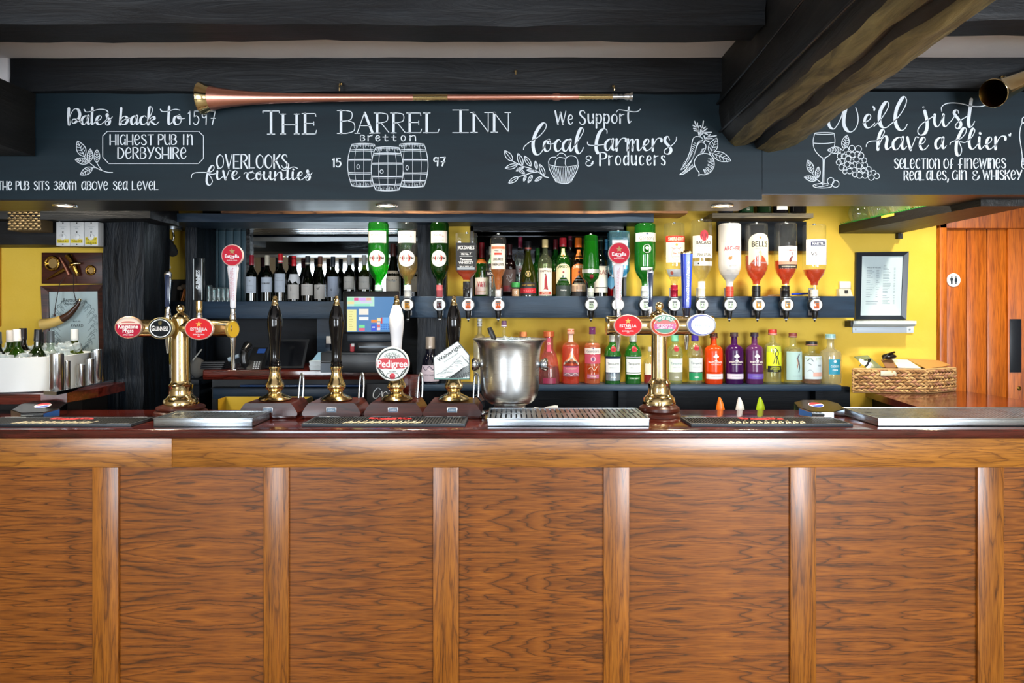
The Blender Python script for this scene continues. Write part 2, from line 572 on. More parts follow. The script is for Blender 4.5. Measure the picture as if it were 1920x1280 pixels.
# wall behind the camera with its three windows
mb = MB()
edges = [-4.2] + sum([[x - w / 2, x + w / 2] for x, w, _ in WINDOWS], []) + [4.2]
for i in range(0, len(edges), 2):
    mb.box(edges[i], edges[i + 1], FRONT_Y - 0.1, FRONT_Y, 0, CEIL, 'cream_wall')
for x, w, _ in WINDOWS:
    mb.box(x - w / 2, x + w / 2, FRONT_Y - 0.1, FRONT_Y, 0, 0.66, 'cream_wall')
    mb.box(x - w / 2, x + w / 2, FRONT_Y - 0.1, FRONT_Y, 2.38, CEIL, 'cream_wall')
struct(mb.build('wall_front'))
for i, (x, w, _) in enumerate(WINDOWS):
    mb = MB()
    for a, b, c, d in ((x - w / 2, x - w / 2 + 0.05, 0.66, 2.38), (x + w / 2 - 0.05, x + w / 2, 0.66, 2.38), (x - 0.02, x + 0.02, 0.66, 2.38), (x - w / 2, x + w / 2, 0.66, 0.72), (x - w / 2, x + w / 2, 2.32, 2.38), (x - w / 2, x + w / 2, 1.5, 1.53)):
        mb.box(a, b, FRONT_Y - 0.07, FRONT_Y - 0.02, c, d, C('#E8E6E0', 0.5))
    struct(mb.build('window_%d' % (i + 1)))

YB = Y(3.98)     # yellow back wall face
YM = Y(4.32)     # mirror face in the left recess
# yellow back wall with the bottle recess
xa, xb, ra, rb = X(790, 3.98), X(1756, 3.98), X(886, 3.98), X(1170, 3.98)
rz0, rz1 = 1.60, Z(424, 3.98)
mb = MB()
mb.box(xa, ra, YB, YB + 0.2, 0, CEIL, 'yellow_wall')
mb.box(rb, xb, YB, YB + 0.2, 0, CEIL, 'yellow_wall')
mb.box(ra, rb, YB, YB + 0.2, 0, rz0, 'yellow_wall')
mb.box(ra, rb, YB, YB + 0.2, rz1, CEIL, 'yellow_wall')
mb.box(xb, 4.2, YB, YB + 0.1, 2.32, CEIL, 'yellow_wall')
struct(mb.build('wall_back_right'))
# dark mirror at the back of the bottle recess, with a black frame strip
mb = MB(); mb.box(ra, rb, YB + 0.135, YB + 0.15, rz0, rz1, metal('dark_mirror', '#4A4C50', 0.06))
tag(mb.build('mirror'), 'dark mirror at the back of the niche behind the whisky bottles', 'mirror')
mb = MB()
mb.box(ra - 0.012, rb + 0.012, YB - 0.012, YB + 0.03, rz1 - 0.03, rz1 + 0.02, 'gloss_black')
mb.box(ra - 0.012, ra + 0.004, YB - 0.012, YB + 0.03, rz0 + 0.05, rz1 + 0.02, C('#5A5048', 0.4)); mb.box(rb - 0.004, rb + 0.012, YB - 0.012, YB + 0.03, rz0 + 0.05, rz1 + 0.02, C('#5A5048', 0.4))
struct(mb.build('trim_1'))
# left yellow wall, narrow yellow wall seen in the passage
sbox('wall_back_left', -4.2, X(212, 3.75), Y(3.75), Y(3.85), 0, CEIL, 'yellow_wall')
sbox('wall_passage', X(296, 4.30), X(372, 4.30), Y(4.30), Y(4.36), 0, CEIL, 'yellow_wall')
# blue boarding and the big mirror of the left recess
mb = MB()
bx0, bx1 = X(366, 4.30), X(466, 4.30)
n = 7
for i in range(n):
    a, b = bx0 + (bx1 - bx0) * i / n, bx0 + (bx1 - bx0) * (i + 1) / n
    mb.box(a + 0.0015, b - 0.0015, Y(4.30), Y(4.33), 1.60, 2.12, 'teal_board', 0.003)
struct(mb.build('trim_2'), 'blue-grey tongue and groove boarding left of the wine bottles', 'boarding')
mb = MB(); mb.box(bx1, X(800, 4.32), YM, YM + 0.012, 1.60, 2.12, 'mirror')
tag(mb.build('mirror'), 'wide mirror behind the row of wine bottles', 'mirror')
sbox('trim_3', bx1 - 0.012, bx1 + 0.012, YM - 0.03, YM + 0.01, 1.60, 2.12, 'gloss_black')
mb = MB()   # planked ceiling of the recess
for i in range(5):
    y0 = Y(3.9) + i * 0.09
    mb.box(X(300, 4.1), X(790, 4.1), y0 + 0.001, y0 + 0.088, 2.085, 2.10, 'gloss_black', 0.003)
struct(mb.build('trim_4'))
# dark panelling under the left recess, below shelf height
sbox('wall_back_panel', X(372, 4.3), X(800, 4.3), Y(4.3), Y(4.34), 0, 1.60, 'dark_blue')
sbox('trim_5', X(598, 4.2), X(622, 4.2), Y(4.16), Y(4.3), 1.2, 1.54, 'blue_timber')
# dark cladding under the right-hand bottle shelf
sbox('trim_6', X(836, 3.94), X(1592, 3.94), Y(3.93), YB, 0, 1.145, 'dark_blue')

# timbers
def beam(name, label, *a, **k):
    o = timber(name, *a, **k); return struct(o, label, 'beam')
beam('ceiling_beam', 'black painted ceiling beam crossing the top of the view', -3.6, 0.83, Y(2.235), Y(2.372), 2.52, 2.68, 'black_timber', 'X', 60, 0.010, 1.0)
beam('ceiling_beam', 'black ceiling beam right of the oak beam', 1.08, 3.6, Y(2.235), Y(2.372), 2.54, 2.68, 'black_timber', 'X', 40, 0.010, 4.0)
beam('wall_beam', 'black timber above the chalkboard carrying the long copper horn', X(22, 2.77), X(1362, 2.77), Y(2.765), Y(2.84), Z(172, 2.77), Z(109, 2.77), 'black_timber', 'X', 60, 0.006, 2.0)
beam('wall_beam', 'black timber above the chalkboard right of the oak beam', X(1500, 2.77), 3.4, Y(2.765), Y(2.84), Z(166, 2.77), Z(100, 2.77), 'black_timber', 'X', 40, 0.006, 3.0)
beam('beam_end', 'black beam end in front of the left end of the chalkboard', -3.2, X(65, 2.79), Y(1.5), Y(2.795), Z(292, 2.79), Z(176, 2.79), 'black_timber_y', 'Y', 20, 0.004, 5.0)
sbox('wall_plaster_left', -3.4, X(21, 2.79), Y(2.77), Y(2.86), Z(178, 2.79), CEIL, 'white_plaster')
# the great oak cross beam coming out over the bar
mb = MB()
def osec(t):
    D = 2.83 - 1.95 * t
    def mix(a, b): return a + (b - a) * t
    pts = [(0.855, 2.64, .795), (0.852, 2.50, .792), (0.850, 2.40, .790), (0.862, 2.322, .800), (0.890, 2.285, .822), (0.925, 2.262, .85), (0.960, 2.258, .876), (0.985, 2.268, .892), (1.005, 2.246, .903),
           (1.06, 2.238, .935), (1.12, 2.245, .975), (1.17, 2.262, 1.005), (1.205, 2.295, 1.03), (1.222, 2.37, 1.045), (1.225, 2.50, 1.05), (1.225, 2.64, 1.05)]
    return [(mix(a, c), Y(D), z) for a, z, c in pts]
N = 90
loft(mb, [osec(i / N) for i in range(N + 1)], ['black_timber_y'] * 3 + ['black_timber_y', 'old_oak', 'old_oak', 'black_timber_y', 'black_timber_y'] + ['old_oak'] * 5 + ['black_timber_y'] * 3, 0.013, (18, 4, 18), True, 7.0)
struct(weld(mb.build('oak_beam')), 'massive rough oak beam running out over the bar', 'beam')
for lab, q in (('thin black cable along the lower left edge of the oak beam', [(.858, 2.80, 2.318), (.835, 2.2, 2.316), (.81, 1.6, 2.318), (.79, 1.1, 2.32)]), ('thin black cable higher up the left face of the oak beam', [(.845, 2.79, 2.43), (.826, 2.3, 2.435), (.806, 1.9, 2.44), (.79, 1.4, 2.45)])):
    mb = MB(); mb.tube(catmull([(x - .006, Y(D), z) for x, D, z in q], 8), .005, C('#0A0A0A', .35), 8); o = mb.build('cable', loc=(q[0][0], Y(q[0][1]), q[0][2])); o['label'] = lab; o['category'] = 'cable'; o['group'] = 'cables on the oak beam'
# back-bar timbers
def btimber(name, label, cat, *a, **k):
    o = timber(name, *a, **k); return struct(o, label, cat)
btimber('timber_post', 'thick rough black post right of the framed certificate', 'post', X(210, 3.70), X(284, 3.70), Y(3.62), Y(3.80), 0, 2.60, 'black_timber_z', 'Z', 50, 0.012, 11.0)
btimber('timber_post', 'narrow black post beside the thick left post', 'post', X(284, 3.85), X(306, 3.85), Y(3.78), Y(3.92), 0, 2.60, 'black_timber_z', 'Z', 40, 0.006, 12.0)
btimber('timber_post', 'slim black post left of the blue boarding', 'post', X(360, 4.1), X(380, 4.1), Y(4.02), Y(4.28), 0, 2.15, 'black_timber_z', 'Z', 40, 0.004, 13.0)
btimber('timber_post', 'rough black post between the wine mirror and the yellow wall', 'post', X(784, 3.92), X(838, 3.92), Y(3.885), Y(4.10), 0, 2.60, 'black_timber_z', 'Z', 50, 0.008, 14.0)
btimber('lintel', 'dark lintel over the bottle recesses', 'lintel', X(300, 3.84), X(1222, 3.84), Y(3.78), YB + 0.1, Z(417, 3.80), Z(401, 3.80), 'blue_timber', 'X', 60, 0.003, 15.0)
btimber('lintel', 'raw rough-edged board on top of the dark lintel', 'lintel', X(420, 3.80), X(1286, 3.80), Y(3.76), YB, Z(401, 3.78), Z(380, 3.78), 'raw_wood', 'X', 60, 0.005, 16.0)
btimber('wall_beam', 'black beam over the left yellow wall carrying the white switches', 'beam', -3.6, X(214, 3.70), Y(3.62), Y(3.80), Z(461, 3.66), Z(416, 3.66), 'black_timber', 'X', 30, 0.006, 17.0)
btimber('wall_beam', 'dark beam above the white switches', 'beam', -3.6, X(300, 3.60), Y(3.5), Y(3.80), Z(416, 3.62), 2.60, 'black_timber', 'X', 30, 0.008, 18.0)

# door with vertical boards, at the right
D_D = 3.98
mb = MB()
dx = [X(p, D_D) for p in (1756, 1770, 1810, 1848, 1885, 2080)]
zt = Z(429, D_D)
mb.box(dx[0], dx[1], YB - 0.03, YB + 0.05, 0, 2.32, 'door_pine', 0.004)
mb.box(dx[0], 3.6, YB - 0.03, YB + 0.05, zt, 2.32, 'door_pine', 0.004)
for i in (1, 2, 3):
    mb.box(dx[i] + 0.003, dx[i + 1] - 0.003, YB - 0.012, YB + 0.04, 0, zt - 0.003, 'door_pine', 0.005)
mb.box(dx[1], dx[4], YB - 0.002, YB + 0.03, 0, zt, C('#5A2408', 0.5))
mb.box(dx[4], 3.6, YB - 0.024, YB + 0.05, 0, zt, 'door_pine', 0.005)
door = struct(mb.build('door_1'), 'orange pine door of vertical boards at the right', 'door')
# ------------------------------------------------------------------ hand lettering: stroke alphabets (x, y in percent of the letter height)
PRINT = {
 'A': '60|0,0 30,100;30,100 60,0;10,35 50,35', 'B': '46|0,0 0,100;0,100 28,98 42,78 28,57 0,54;0,54 34,50 46,26 30,3 0,0',
 'C': '46|46,84 34,99 14,88 2,50 14,10 34,1 46,16', 'D': '50|0,100 0,0;0,100 32,90 50,50 32,8 0,0', 'E': '44|44,100 0,100;0,100 0,0;0,0 44,0;0,50 36,50',
 'G': '48|46,88 28,100 8,80 2,40 14,4 32,8 46,42;46,55 46,0', 'H': '52|0,100 0,0;52,100 52,0;0,36 52,36', 'I': '8|4,100 4,0',
 'K': '46|0,100 0,0;46,100 2,45;14,58 46,0', 'L': '42|0,100 0,0;0,2 42,2', 'O': '54|27,100 6,82 0,50 6,16 27,0 48,16 54,50 48,82 27,100',
 'P': '44|0,100 0,0;0,100 30,98 44,76 30,52 0,48', 'R': '48|0,100 0,0;0,100 30,98 44,76 30,54 0,50;18,50 48,0',
 'S': '44|42,82 32,98 12,96 4,76 20,56 38,40 44,20 32,2 12,2 0,18', 'T': '52|0,98 52,100;26,100 26,0', 'U': '48|0,100 0,40 10,6 26,0 42,14 48,44;48,100 48,0',
 'V': '50|0,100 26,0;26,0 52,100', 'W': '76|0,100 20,0;20,0 38,90;38,90 56,0;56,0 76,100', 'Y': '52|0,100 26,44;54,100 14,0', 'N': '52|0,100 0,0;0,100 52,0;52,0 52,100',
 '0': '50|25,100 6,82 0,50 6,16 25,0 44,16 50,50 44,82 25,100', '1': '18|0,82 14,100;14,100 14,0', '3': '42|2,88 20,100 38,84 30,62 12,54;12,54 36,50 42,24 24,1 0,12',
 '5': '44|40,100 8,100;8,100 6,58;6,58 28,64 44,38 32,5 12,0 0,12', '7': '44|0,98 44,100;44,100 20,0;10,46 44,46', '8': '42|22,54 4,72 10,95 26,99 38,84 32,62 10,42 0,20 14,2 32,4 42,22 32,44 22,54',
 '9': '40|38,74 24,99 6,86 4,60 22,50 38,74;38,96 34,0', 'a': '52|46,86 30,100 8,80 2,40 14,4 30,10 46,50;50,100 46,24 56,0', 'e': '48|4,50 38,56 44,78 28,100 10,86 2,48 12,8 30,0 48,22',
 'n': '46|0,100 0,0;0,60 16,92 32,98 42,76 44,0', 'm': '78|0,100 0,0;0,60 14,94 26,96 36,70 36,0;36,60 50,94 62,96 72,70 74,0', 'r': '38|0,100 0,0;0,56 14,90 38,98',
 'o': '50|25,100 6,82 0,50 6,16 25,0 44,16 50,50 44,82 25,100', 'u': '50|0,100 2,30 14,2 30,8 46,50;48,100 48,0', 'p': '46|0,100 0,-50;0,70 20,100 42,84 46,36 28,2 0,20',
 'd': '50|46,80 26,100 4,70 4,24 20,0 36,14 46,50;48,165 48,0', 'c': '44|44,86 28,100 8,84 2,46 12,8 28,0 44,16', 's': '40|38,84 26,99 8,92 6,70 22,54 38,36 36,10 20,0 0,14',
 't': '40|20,150 18,40 24,4 40,8;0,98 40,98', 'f': '44|44,92 30,100 18,84 16,0;0,38 36,38', '&': '54|54,28 38,4 16,0 2,20 10,44 34,54;34,54 8,66 6,88 24,100 38,90 36,78;54,44 42,20',
 ',': '12|10,10 2,-22', ' ': '34|'}
SERIF = {   # '!' = hairline, '#' = stem
 'T': '#50,98 50,2;!0,100 100,100;!0,100 2,92;!100,100 98,92;!28,0 72,0', 'H': '#14,98 14,2;#86,98 86,2;!14,46 86,46;!0,100 28,100;!0,0 28,0;!72,100 100,100;!72,0 100,0',
 'E': '#24,98 24,2;!4,100 92,100;!92,100 96,86;!24,52 82,52;!82,60 82,42;!4,0 94,0;!94,0 100,18', 'B': '#22,98 22,2;!0,100 50,100;!0,0 56,0;!50,100 84,92 84,66 60,56 22,53;!60,56 98,44 98,12 56,0',
 'A': '!48,100 12,2;#50,100 88,2;!22,38 76,38;!0,0 26,0;!74,0 100,0', 'R': '#20,98 20,2;!0,100 48,100;!48,100 84,92 84,62 50,52 20,50;!46,50 96,2;!2,0 38,0', 'L': '#22,98 22,2;!0,100 44,100;!0,0 92,0;!92,0 100,18',
 'I': '#50,98 50,2;!0,100 100,100;!0,0 100,0', 'N': '#16,98 16,2;!16,100 88,2;!88,100 88,2;!0,100 20,100;!0,0 34,0;!70,100 100,100'}
SCRIPT = {
 'a': '98|72,84 46,100 12,66 10,20 28,0 50,24 72,92;72,100 66,30 78,2 98,28', 'b': '88|14,190 4,0;4,20 24,84 50,94 66,56 50,8 22,2 18,34 54,66 88,74', 'c': '74|62,82 46,100 16,76 10,30 28,0 54,10 74,34',
 'e': '72|0,34 38,58 48,86 34,100 14,74 10,30 26,0 50,8 72,36', 'h': '96|4,60 44,150 44,200 28,190 10,100 8,0;8,20 24,66 48,98 60,80 58,24 70,0 96,28', 'i': '46|6,96 4,30 16,0 46,34;10,132 13,128',
 'k': '92|4,40 38,160 28,206 12,180 4,0;4,14 20,66 48,92 54,64 18,46;18,46 48,10 66,0 92,32', 'm': '128|6,98 4,0;4,20 26,88 44,94 46,50 44,0;44,20 66,88 86,94 88,50 90,14 102,0 128,30',
 'n': '92|6,98 4,0;4,16 26,84 48,96 54,64 54,20 66,0 92,32', 'o': '82|44,98 14,80 8,30 26,0 52,20 56,74 44,98;44,98 36,72 56,62 82,68', 'r': '76|4,98 4,0;4,20 24,84 46,108 66,102 68,80',
 's': '80|0,26 44,96;44,96 36,122 24,108 34,80 54,48 48,10 26,-6 10,12 24,36 52,52 80,88', 't': '56|18,190 10,40 22,2 56,34', 'u': '98|8,98 6,36 20,0 40,20 62,92;62,98 60,30 74,0 98,30', 'v': '80|4,98 14,44 26,0;26,0 48,64 60,100 78,98'}

BD = 2.80                                # distance of the chalkboard face from the eye
def bpt(px, py, off=0.0006): return (X(px, BD), Y(BD) - off, Z(py, BD))

def ribbon(mb, pts, w0, w1, mat='chalk_white', step=6, mode='dir', mp=None):
    """brush stroke in photo pixels: w0 hairline, w1 downstroke width"""
    mp = mp or bpt
    line = catmull([(a, b, 0) for a, b in pts], step)
    if len(line) < 2: return
    n = len(line)
    ws = []
    for i in range(n):
        d = line[min(i + 1, n - 1)] - line[max(i - 1, 0)]
        L_ = max(d.length, 1e-6)
        k = max(0.0, d.y / L_) if mode == 'dir' else 1.0
        ws.append(w0 + (w1 - w0) * min(1.0, k * 1.25) ** 1.6)
    for _ in range(2):
        ws = [(ws[max(i - 1, 0)] + ws[i] * 2 + ws[min(i + 1, n - 1)]) / 4 for i in range(n)]
    vs, fs = [], []
    for i in range(n):
        d = line[min(i + 1, n - 1)] - line[max(i - 1, 0)]
        if d.length < 1e-7: d = Vector((1, 0, 0))
        d.normalize(); nx, ny = -d.y, d.x
        h = ws[i] / 2
        vs += [(line[i].x + nx * h, line[i].y + ny * h), (line[i].x - nx * h, line[i].y - ny * h)]
        if i: fs.append((2 * i - 2, 2 * i - 1, 2 * i + 1, 2 * i))
    for e, sg in ((0, -1), (n - 1, 1)):
        d = line[min(e + 1, n - 1)] - line[max(e - 1, 0)]
        if d.length < 1e-7: continue
        d.normalize(); h = ws[e] / 2
        b = len(vs)
        a0 = math.atan2(d.y, d.x) - math.pi / 2 if sg > 0 else math.atan2(d.y, d.x) + math.pi / 2
        for q in range(5):
            a = a0 + math.pi * q / 4
            vs.append((line[e].x + h * math.cos(a), line[e].y + h * math.sin(a)))
        fs.append(tuple(range(b, b + 5)))
    mb.add([mp(x, y) for x, y in vs], fs, mat)

def glyph_strokes(spec):
    w, body = spec.split('|')
    return float(w), [[tuple(float(v) for v in p.split(',')) for p in st.split()] for st in body.split(';') if st]

def print_text(mb, s, x0, x1, yb, cap, w0=1.6, w1=2.9, xh=1.0, gap=16, mp=None, mat='chalk_white'):
    """block letters fitted between x0 and x1 (photo pixels), baseline yb, capital height cap"""
    items, x = [], 0.0
    for ch in s:
        w, st = glyph_strokes(PRINT[ch])
        k = xh if ch.islower() else 1.0
        items.append((x, k, st)); x += w * (k if k < 1 else 1) + gap
    sx = (x1 - x0) / (x - gap)
    for gx, k, st in items:
        for q in st:
            kx = k if k < 1 else 1.0
            ribbon(mb, [(x0 + (gx + a * kx) * sx, yb - b * k * cap / 100.0) for a, b in q], w0, w1, mat, 5, 'dir', mp)

class Sheet:
    """strokes read off an enlarged view: origin (ox, oy) and scale"""
    def __init__(s, ox, oy, sc): s.ox, s.oy, s.sc = ox, oy, sc
    def pt(s, p): return (s.ox + p[0] / s.sc, s.oy + p[1] / s.sc)
    def st(s, mb, txt, w0=1.4, w1=4.0, mode='dir', step=6):
        for q in txt.split(';'):
            ribbon(mb, [s.pt(tuple(float(v) for v in p.split(','))) for p in q.split()], w0, w1, 'chalk_white', step, mode)
    def script(s, mb, letters, yb, xh, w0=1.4, w1=4.4):
        for (ch, x), (_, nx) in zip(letters, letters[1:]):
            if ch == ' ': continue
            w, st = glyph_strokes(SCRIPT[ch])
            k = (nx - x) / w
            for q in st:
                ribbon(mb, [s.pt((x + a * k, yb - b * xh / 100.0)) for a, b in q], w0, w1, 'chalk_white', 6)
    def text(s, mb, t, x0, x1, yb, cap, w0=1.5, w1=2.5, xh=1.0, gap=16):
        a, b = s.pt((x0, yb)); c, _ = s.pt((x1, yb))
        print_text(mb, t, a, c, b, cap / s.sc, w0, w1, xh, gap)
    def ell(s, mb, cx, cy, rx, ry, w=1.2, n=16):
        pts = [s.pt((cx + rx * math.cos(2 * math.pi * i / n), cy + ry * math.sin(2 * math.pi * i / n))) for i in range(n + 1)]
        ribbon(mb, pts, w, w, 'chalk_white', 2, 'c')
    def leaf(s, mb, x0, y0, x1, y1, wd, w=1.3, veins=True):
        """leaf from stem end (x0, y0) to tip (x1, y1)"""
        dx, dy = x1 - x0, y1 - y0
        nx, ny = -dy * wd, dx * wd
        q = lambda t, sd: (x0 + dx * t + nx * sd, y0 + dy * t + ny * sd)
        for sd in (1, -1):
            ribbon(mb, [s.pt(q(0, 0)), s.pt(q(0.25, 0.42 * sd)), s.pt(q(0.55, 0.5 * sd)), s.pt(q(0.82, 0.28 * sd)), s.pt(q(1, 0))], w, w, 'chalk_white', 4, 'c')
        ribbon(mb, [s.pt(q(0, 0)), s.pt(q(0.9, 0))], w * 0.8, w * 0.8, 'chalk_white', 2, 'c')
        if veins:
            for t in (0.2, 0.38, 0.56, 0.72):
                for sd in (1, -1):
                    ribbon(mb, [s.pt(q(t, 0)), s.pt(q(t + 0.14, 0.36 * sd * (1.1 - abs(t - 0.4))))], w * 0.75, w * 0.75, 'chalk_white', 2, 'c')

# board: thing with the lettering and drawings as parts
board = thing('chalkboard_sign', 'long dark blue chalkboard fascia with white hand lettering hanging above the bar', 'sign', (0, Y(BD), 2.04))
mb = MB()
xL, xJ, xR = X(-240, BD), X(1429, BD), X(2200, BD)
zt = Z(172, BD)
mb.box(xL, xJ - 0.001, Y(BD), Y(BD) + 0.018, Z(374, BD), zt, 'chalkboard')
mb.box(xJ + 0.001, xR, Y(BD), Y(BD) + 0.018, Z(363.5, BD), zt, 'chalkboard')
mb.build('board', board, True)
painted_timber('soffit_black', rgb('#0C0A08'), rgb('#1A1612'), 0.36, bump=0.1)
mb = MB()   # soffit strip under the fascia
yb0, yb1 = Y(BD) + 0.0, Y(3.10)
mb.box(xL, xJ, yb0 + 0.001, yb1, Z(374, BD) - 0.004, Z(374, BD) + 0.02, 'soffit_black')
mb.box(xJ, xR, yb0 + 0.001, yb1, Z(363.5, BD) - 0.004, Z(363.5, BD) + 0.02, 'soffit_black')
mb.box(xL, xR, yb1 - 0.02, yb1, Z(363.5, BD), 2.6, 'gloss_black')
mb.build('soffit', board, True)

def part(fn, name, label):
    b = MB(); fn(b); o = b.build(name, board, True); o['label'] = label

S1 = Sheet(100, 180, 6.0)
def f(b):
    S1.st(b, '175,140 172,230 178,320;180,318 190,225 232,152 276,150 300,205 282,262 236,305 212,296 222,262 262,264 312,292', 1.5, 5.2)
    S1.script(b, [('a', 312), ('t', 425), ('e', 474), ('s', 575), ('', 665)], 322, 100, 1.4, 4.6)
    S1.st(b, '348,152 368,178 420,174 520,150 590,158 617,182', 1.4, 2.2)
    S1.script(b, [('b', 745), ('a', 868), ('c', 968), ('k', 1062), ('', 1190)], 321, 97, 1.4, 4.6)
    S1.script(b, [('t', 1285), ('o', 1345), ('', 1480)], 322, 105, 1.4, 4.6)
    S1.st(b, '1205,150 1225,173 1290,172 1370,150 1425,160', 1.4, 2.2)
    S1.text(b, '1597', 1518, 1822, 320, 150, 1.5, 1.9, gap=26)
part(f, 'chalk_lettering', 'white script giving the date 1597 at the upper left of the board')
def f(b):
    S1.text(b, 'HIGHeST', 640, 1128, 548, 112); S1.text(b, 'PUB', 1185, 1385, 546, 112); S1.text(b, 'In', 1462, 1565, 547, 112, gap=34)
    S1.text(b, 'DeRBYSHIRe', 728, 1495, 704, 124)
    S1.st(b, '610,397 1635,397;1635,397 1690,450;1690,450 1690,702;1690,702 1635,758;1635,758 622,758;622,758 556,686;556,686 556,450;556,450 610,397', 1.3, 1.3, 'c')
part(f, 'chalk_lettering', 'white capitals in an eight-sided chalk outline')
def f(b):
    for a in ((352, 684, 272, 506, .5), (400, 748, 246, 714, .42), (408, 742, 418, 592, .42), (490, 752, 492, 600, .42), (445, 805, 304, 886, .45)):
        S1.leaf(b, *a)
    S1.st(b, '352,684 410,750 480,805 560,842 620,858 668,859;490,752 520,800 552,838;445,805 480,806', 1.3, 1.3, 'c')
part(f, 'chalk_drawing', 'white chalk sprig of five leaves')
S1b = Sheet(0, 340, 6.0)
def f(b):
    for t, a, c in (('THe', -24, 134), ('PUB', 182, 327), ('SITS', 385, 550), ('380m', 608, 858), ('aBOVe', 920, 1212), ('Sea', 1276, 1432), ('LeVeL', 1490, 1780)):
        S1b.text(b, t, a, c, 94, 92, 1.3, 2.2)
part(f, 'chalk_lettering', 'single line of white capitals along the lower left edge')
S2 = Sheet(340, 270, 7.385)
def f(b):
    S2.text(b, 'OVERLOOKS', 492, 1468, 334, 188, 1.3, 3.0)
    S2.st(b, '140,465 150,420 200,396 290,392 380,392 436,368 455,320 432,296 392,340 358,440 352,520 370,560 400,566 430,520 416,470 386,425 384,412 432,418 490,405', 1.4, 3.9)
    S2.script(b, [('i', 488), ('v', 575), ('e', 690), ('', 815)], 492, 122, 1.3, 3.8)
    S2.st(b, '868,415 888,395 935,402 985,392 992,366', 1.3, 2.2)
    S2.script(b, [('c', 895), ('o', 1030), ('u', 1135), ('n', 1290), ('t', 1455), ('i', 1535), ('e', 1602), ('s', 1712), ('', 1812)], 496, 112, 1.3, 3.8)
    S2.st(b, '1395,355 1430,366 1480,346 1550,317 1610,336', 1.3, 2.0)
part(f, 'chalk_lettering', 'white capitals over a line of white script, left of the barrels')
S3 = Sheet(480, 190, 3.84)
def serif_word(letters, label):
    def f(b):
        for ch, x0, x1, y0, y1 in letters:
            for q in SERIF[ch].split(';'):
                w = 4.6 if q[0] == '#' else 1.5
                pts = [tuple(float(v) for v in p.split(',')) for p in q[1:].split()]
                ribbon(b, [S3.pt((x0 + a * (x1 - x0) / 100, y1 - c * (y1 - y0) / 100)) for a, c in pts], w, w, 'chalk_white', 6, 'c')
    part(f, 'chalk_lettering', label)
serif_word((('T', 48, 170, 70, 236), ('H', 176, 312, 92, 235), ('E', 328, 436, 88, 235)), 'first word of the large white serif inn name')
serif_word((('B', 585, 708, 66, 231), ('A', 712, 856, 84, 230), ('R', 850, 962, 84, 228), ('R', 968, 1078, 84, 227), ('E', 1080, 1192, 84, 226), ('L', 1204, 1318, 84, 226)), 'middle word of the large white serif inn name')
serif_word((('I', 1416, 1530, 63, 226), ('N', 1545, 1690, 81, 224), ('N', 1692, 1834, 81, 222)), 'last word of the large white serif inn name')
S4 = Sheet(610, 245, 8.0)
def f(b):
    for ch, x0, x1 in (('B', 528, 592), ('r', 642, 704), ('e', 752, 820), ('t', 862, 940), ('t', 995, 1062), ('o', 1138, 1200), ('n', 1272, 1358)):
        S4.text(b, ch, x0, x1, 152, 84, 1.5, 1.9, xh=0.95 if ch != 't' else 0.7)
    S4.text(b, '15', 108, 232, 540, 126, 1.8, 2.8); S4.text(b, '97', 1625, 1795, 525, 126, 1.8, 2.8)
part(f, 'chalk_lettering', 'small white village name and the year either side of the barrels')
def barrel(b, x0, x1, y0, y1, inset, clip=None):
    def keep(pts):
        seg, out = [], []
        for p in pts:
            if clip and clip(p): 
                if len(seg) > 1: out.append(seg)
                seg = []
            else: seg.append(p)
        if len(seg) > 1: out.append(seg)
        return out
    def side(t, u):   # t 0..1 down, u -1..1 across
        bul = 1 - (2 * t - 1) ** 2
        hw = (x1 - x0) / 2 - inset * (1 - bul)
        return ((x0 + x1) / 2 + u * hw, y0 + (y1 - y0) * t + (1 - u * u) * 14 * (2 * t - 1))
    def draw(f_, w, n=24):
        for s_ in keep([f_(i / n) for i in range(n + 1)]):
            ribbon(b, [S4.pt(p) for p in s_], w, w, 'chalk_white', 2, 'c')
    for u in (-1, 1): draw(lambda t: side(t, u), 1.3)
    for u in (-0.55, 0.04, 0.58): draw(lambda t: side(t, u), 0.7)
    for t, w in ((0.0, 1.8), (0.035, 0.8), (0.14, 1.8), (0.175, 0.7), (0.37, 1.9), (0.40, 0.8), (0.68, 1.9), (0.715, 0.8), (0.86, 1.6), (0.89, 0.8), (1.0, 2.0)):
        draw(lambda u_, t=t: side(t, 2 * u_ - 1), w)
    for k in range(16):
        u = -0.95 + 1.9 * k / 15
        for ta, tb in ((0.0, 0.05 + 0.06 * ((k * 7) % 5) / 5), (1 - 0.05 - 0.05 * ((k * 3) % 4) / 4, 1.0)):
            draw(lambda t, ta=ta, tb=tb: side(ta + (tb - ta) * t, u), 0.7, 4)
def f(b):
    inside = lambda p: 690 + 55 * (2 * (p[1] - 250) / 640 - 1) ** 2 < p[0] < 1168 - 55 * (2 * (p[1] - 250) / 640 - 1) ** 2 and p[1] > 250
    barrel(b, 335, 800, 205, 825, 65, inside); barrel(b, 1060, 1540, 203, 832, 60, inside); barrel(b, 690, 1168, 256, 885, 62)
    for x, y in ((492, 540), (1227, 556)): S4.ell(b, x, y, 19, 32, 1.1)
    S4.ell(b, 845, 612, 24, 27, 1.2)
part(f, 'chalk_drawing', 'white chalk drawing of three upright barrels')
S5 = Sheet(930, 190, 5.333)
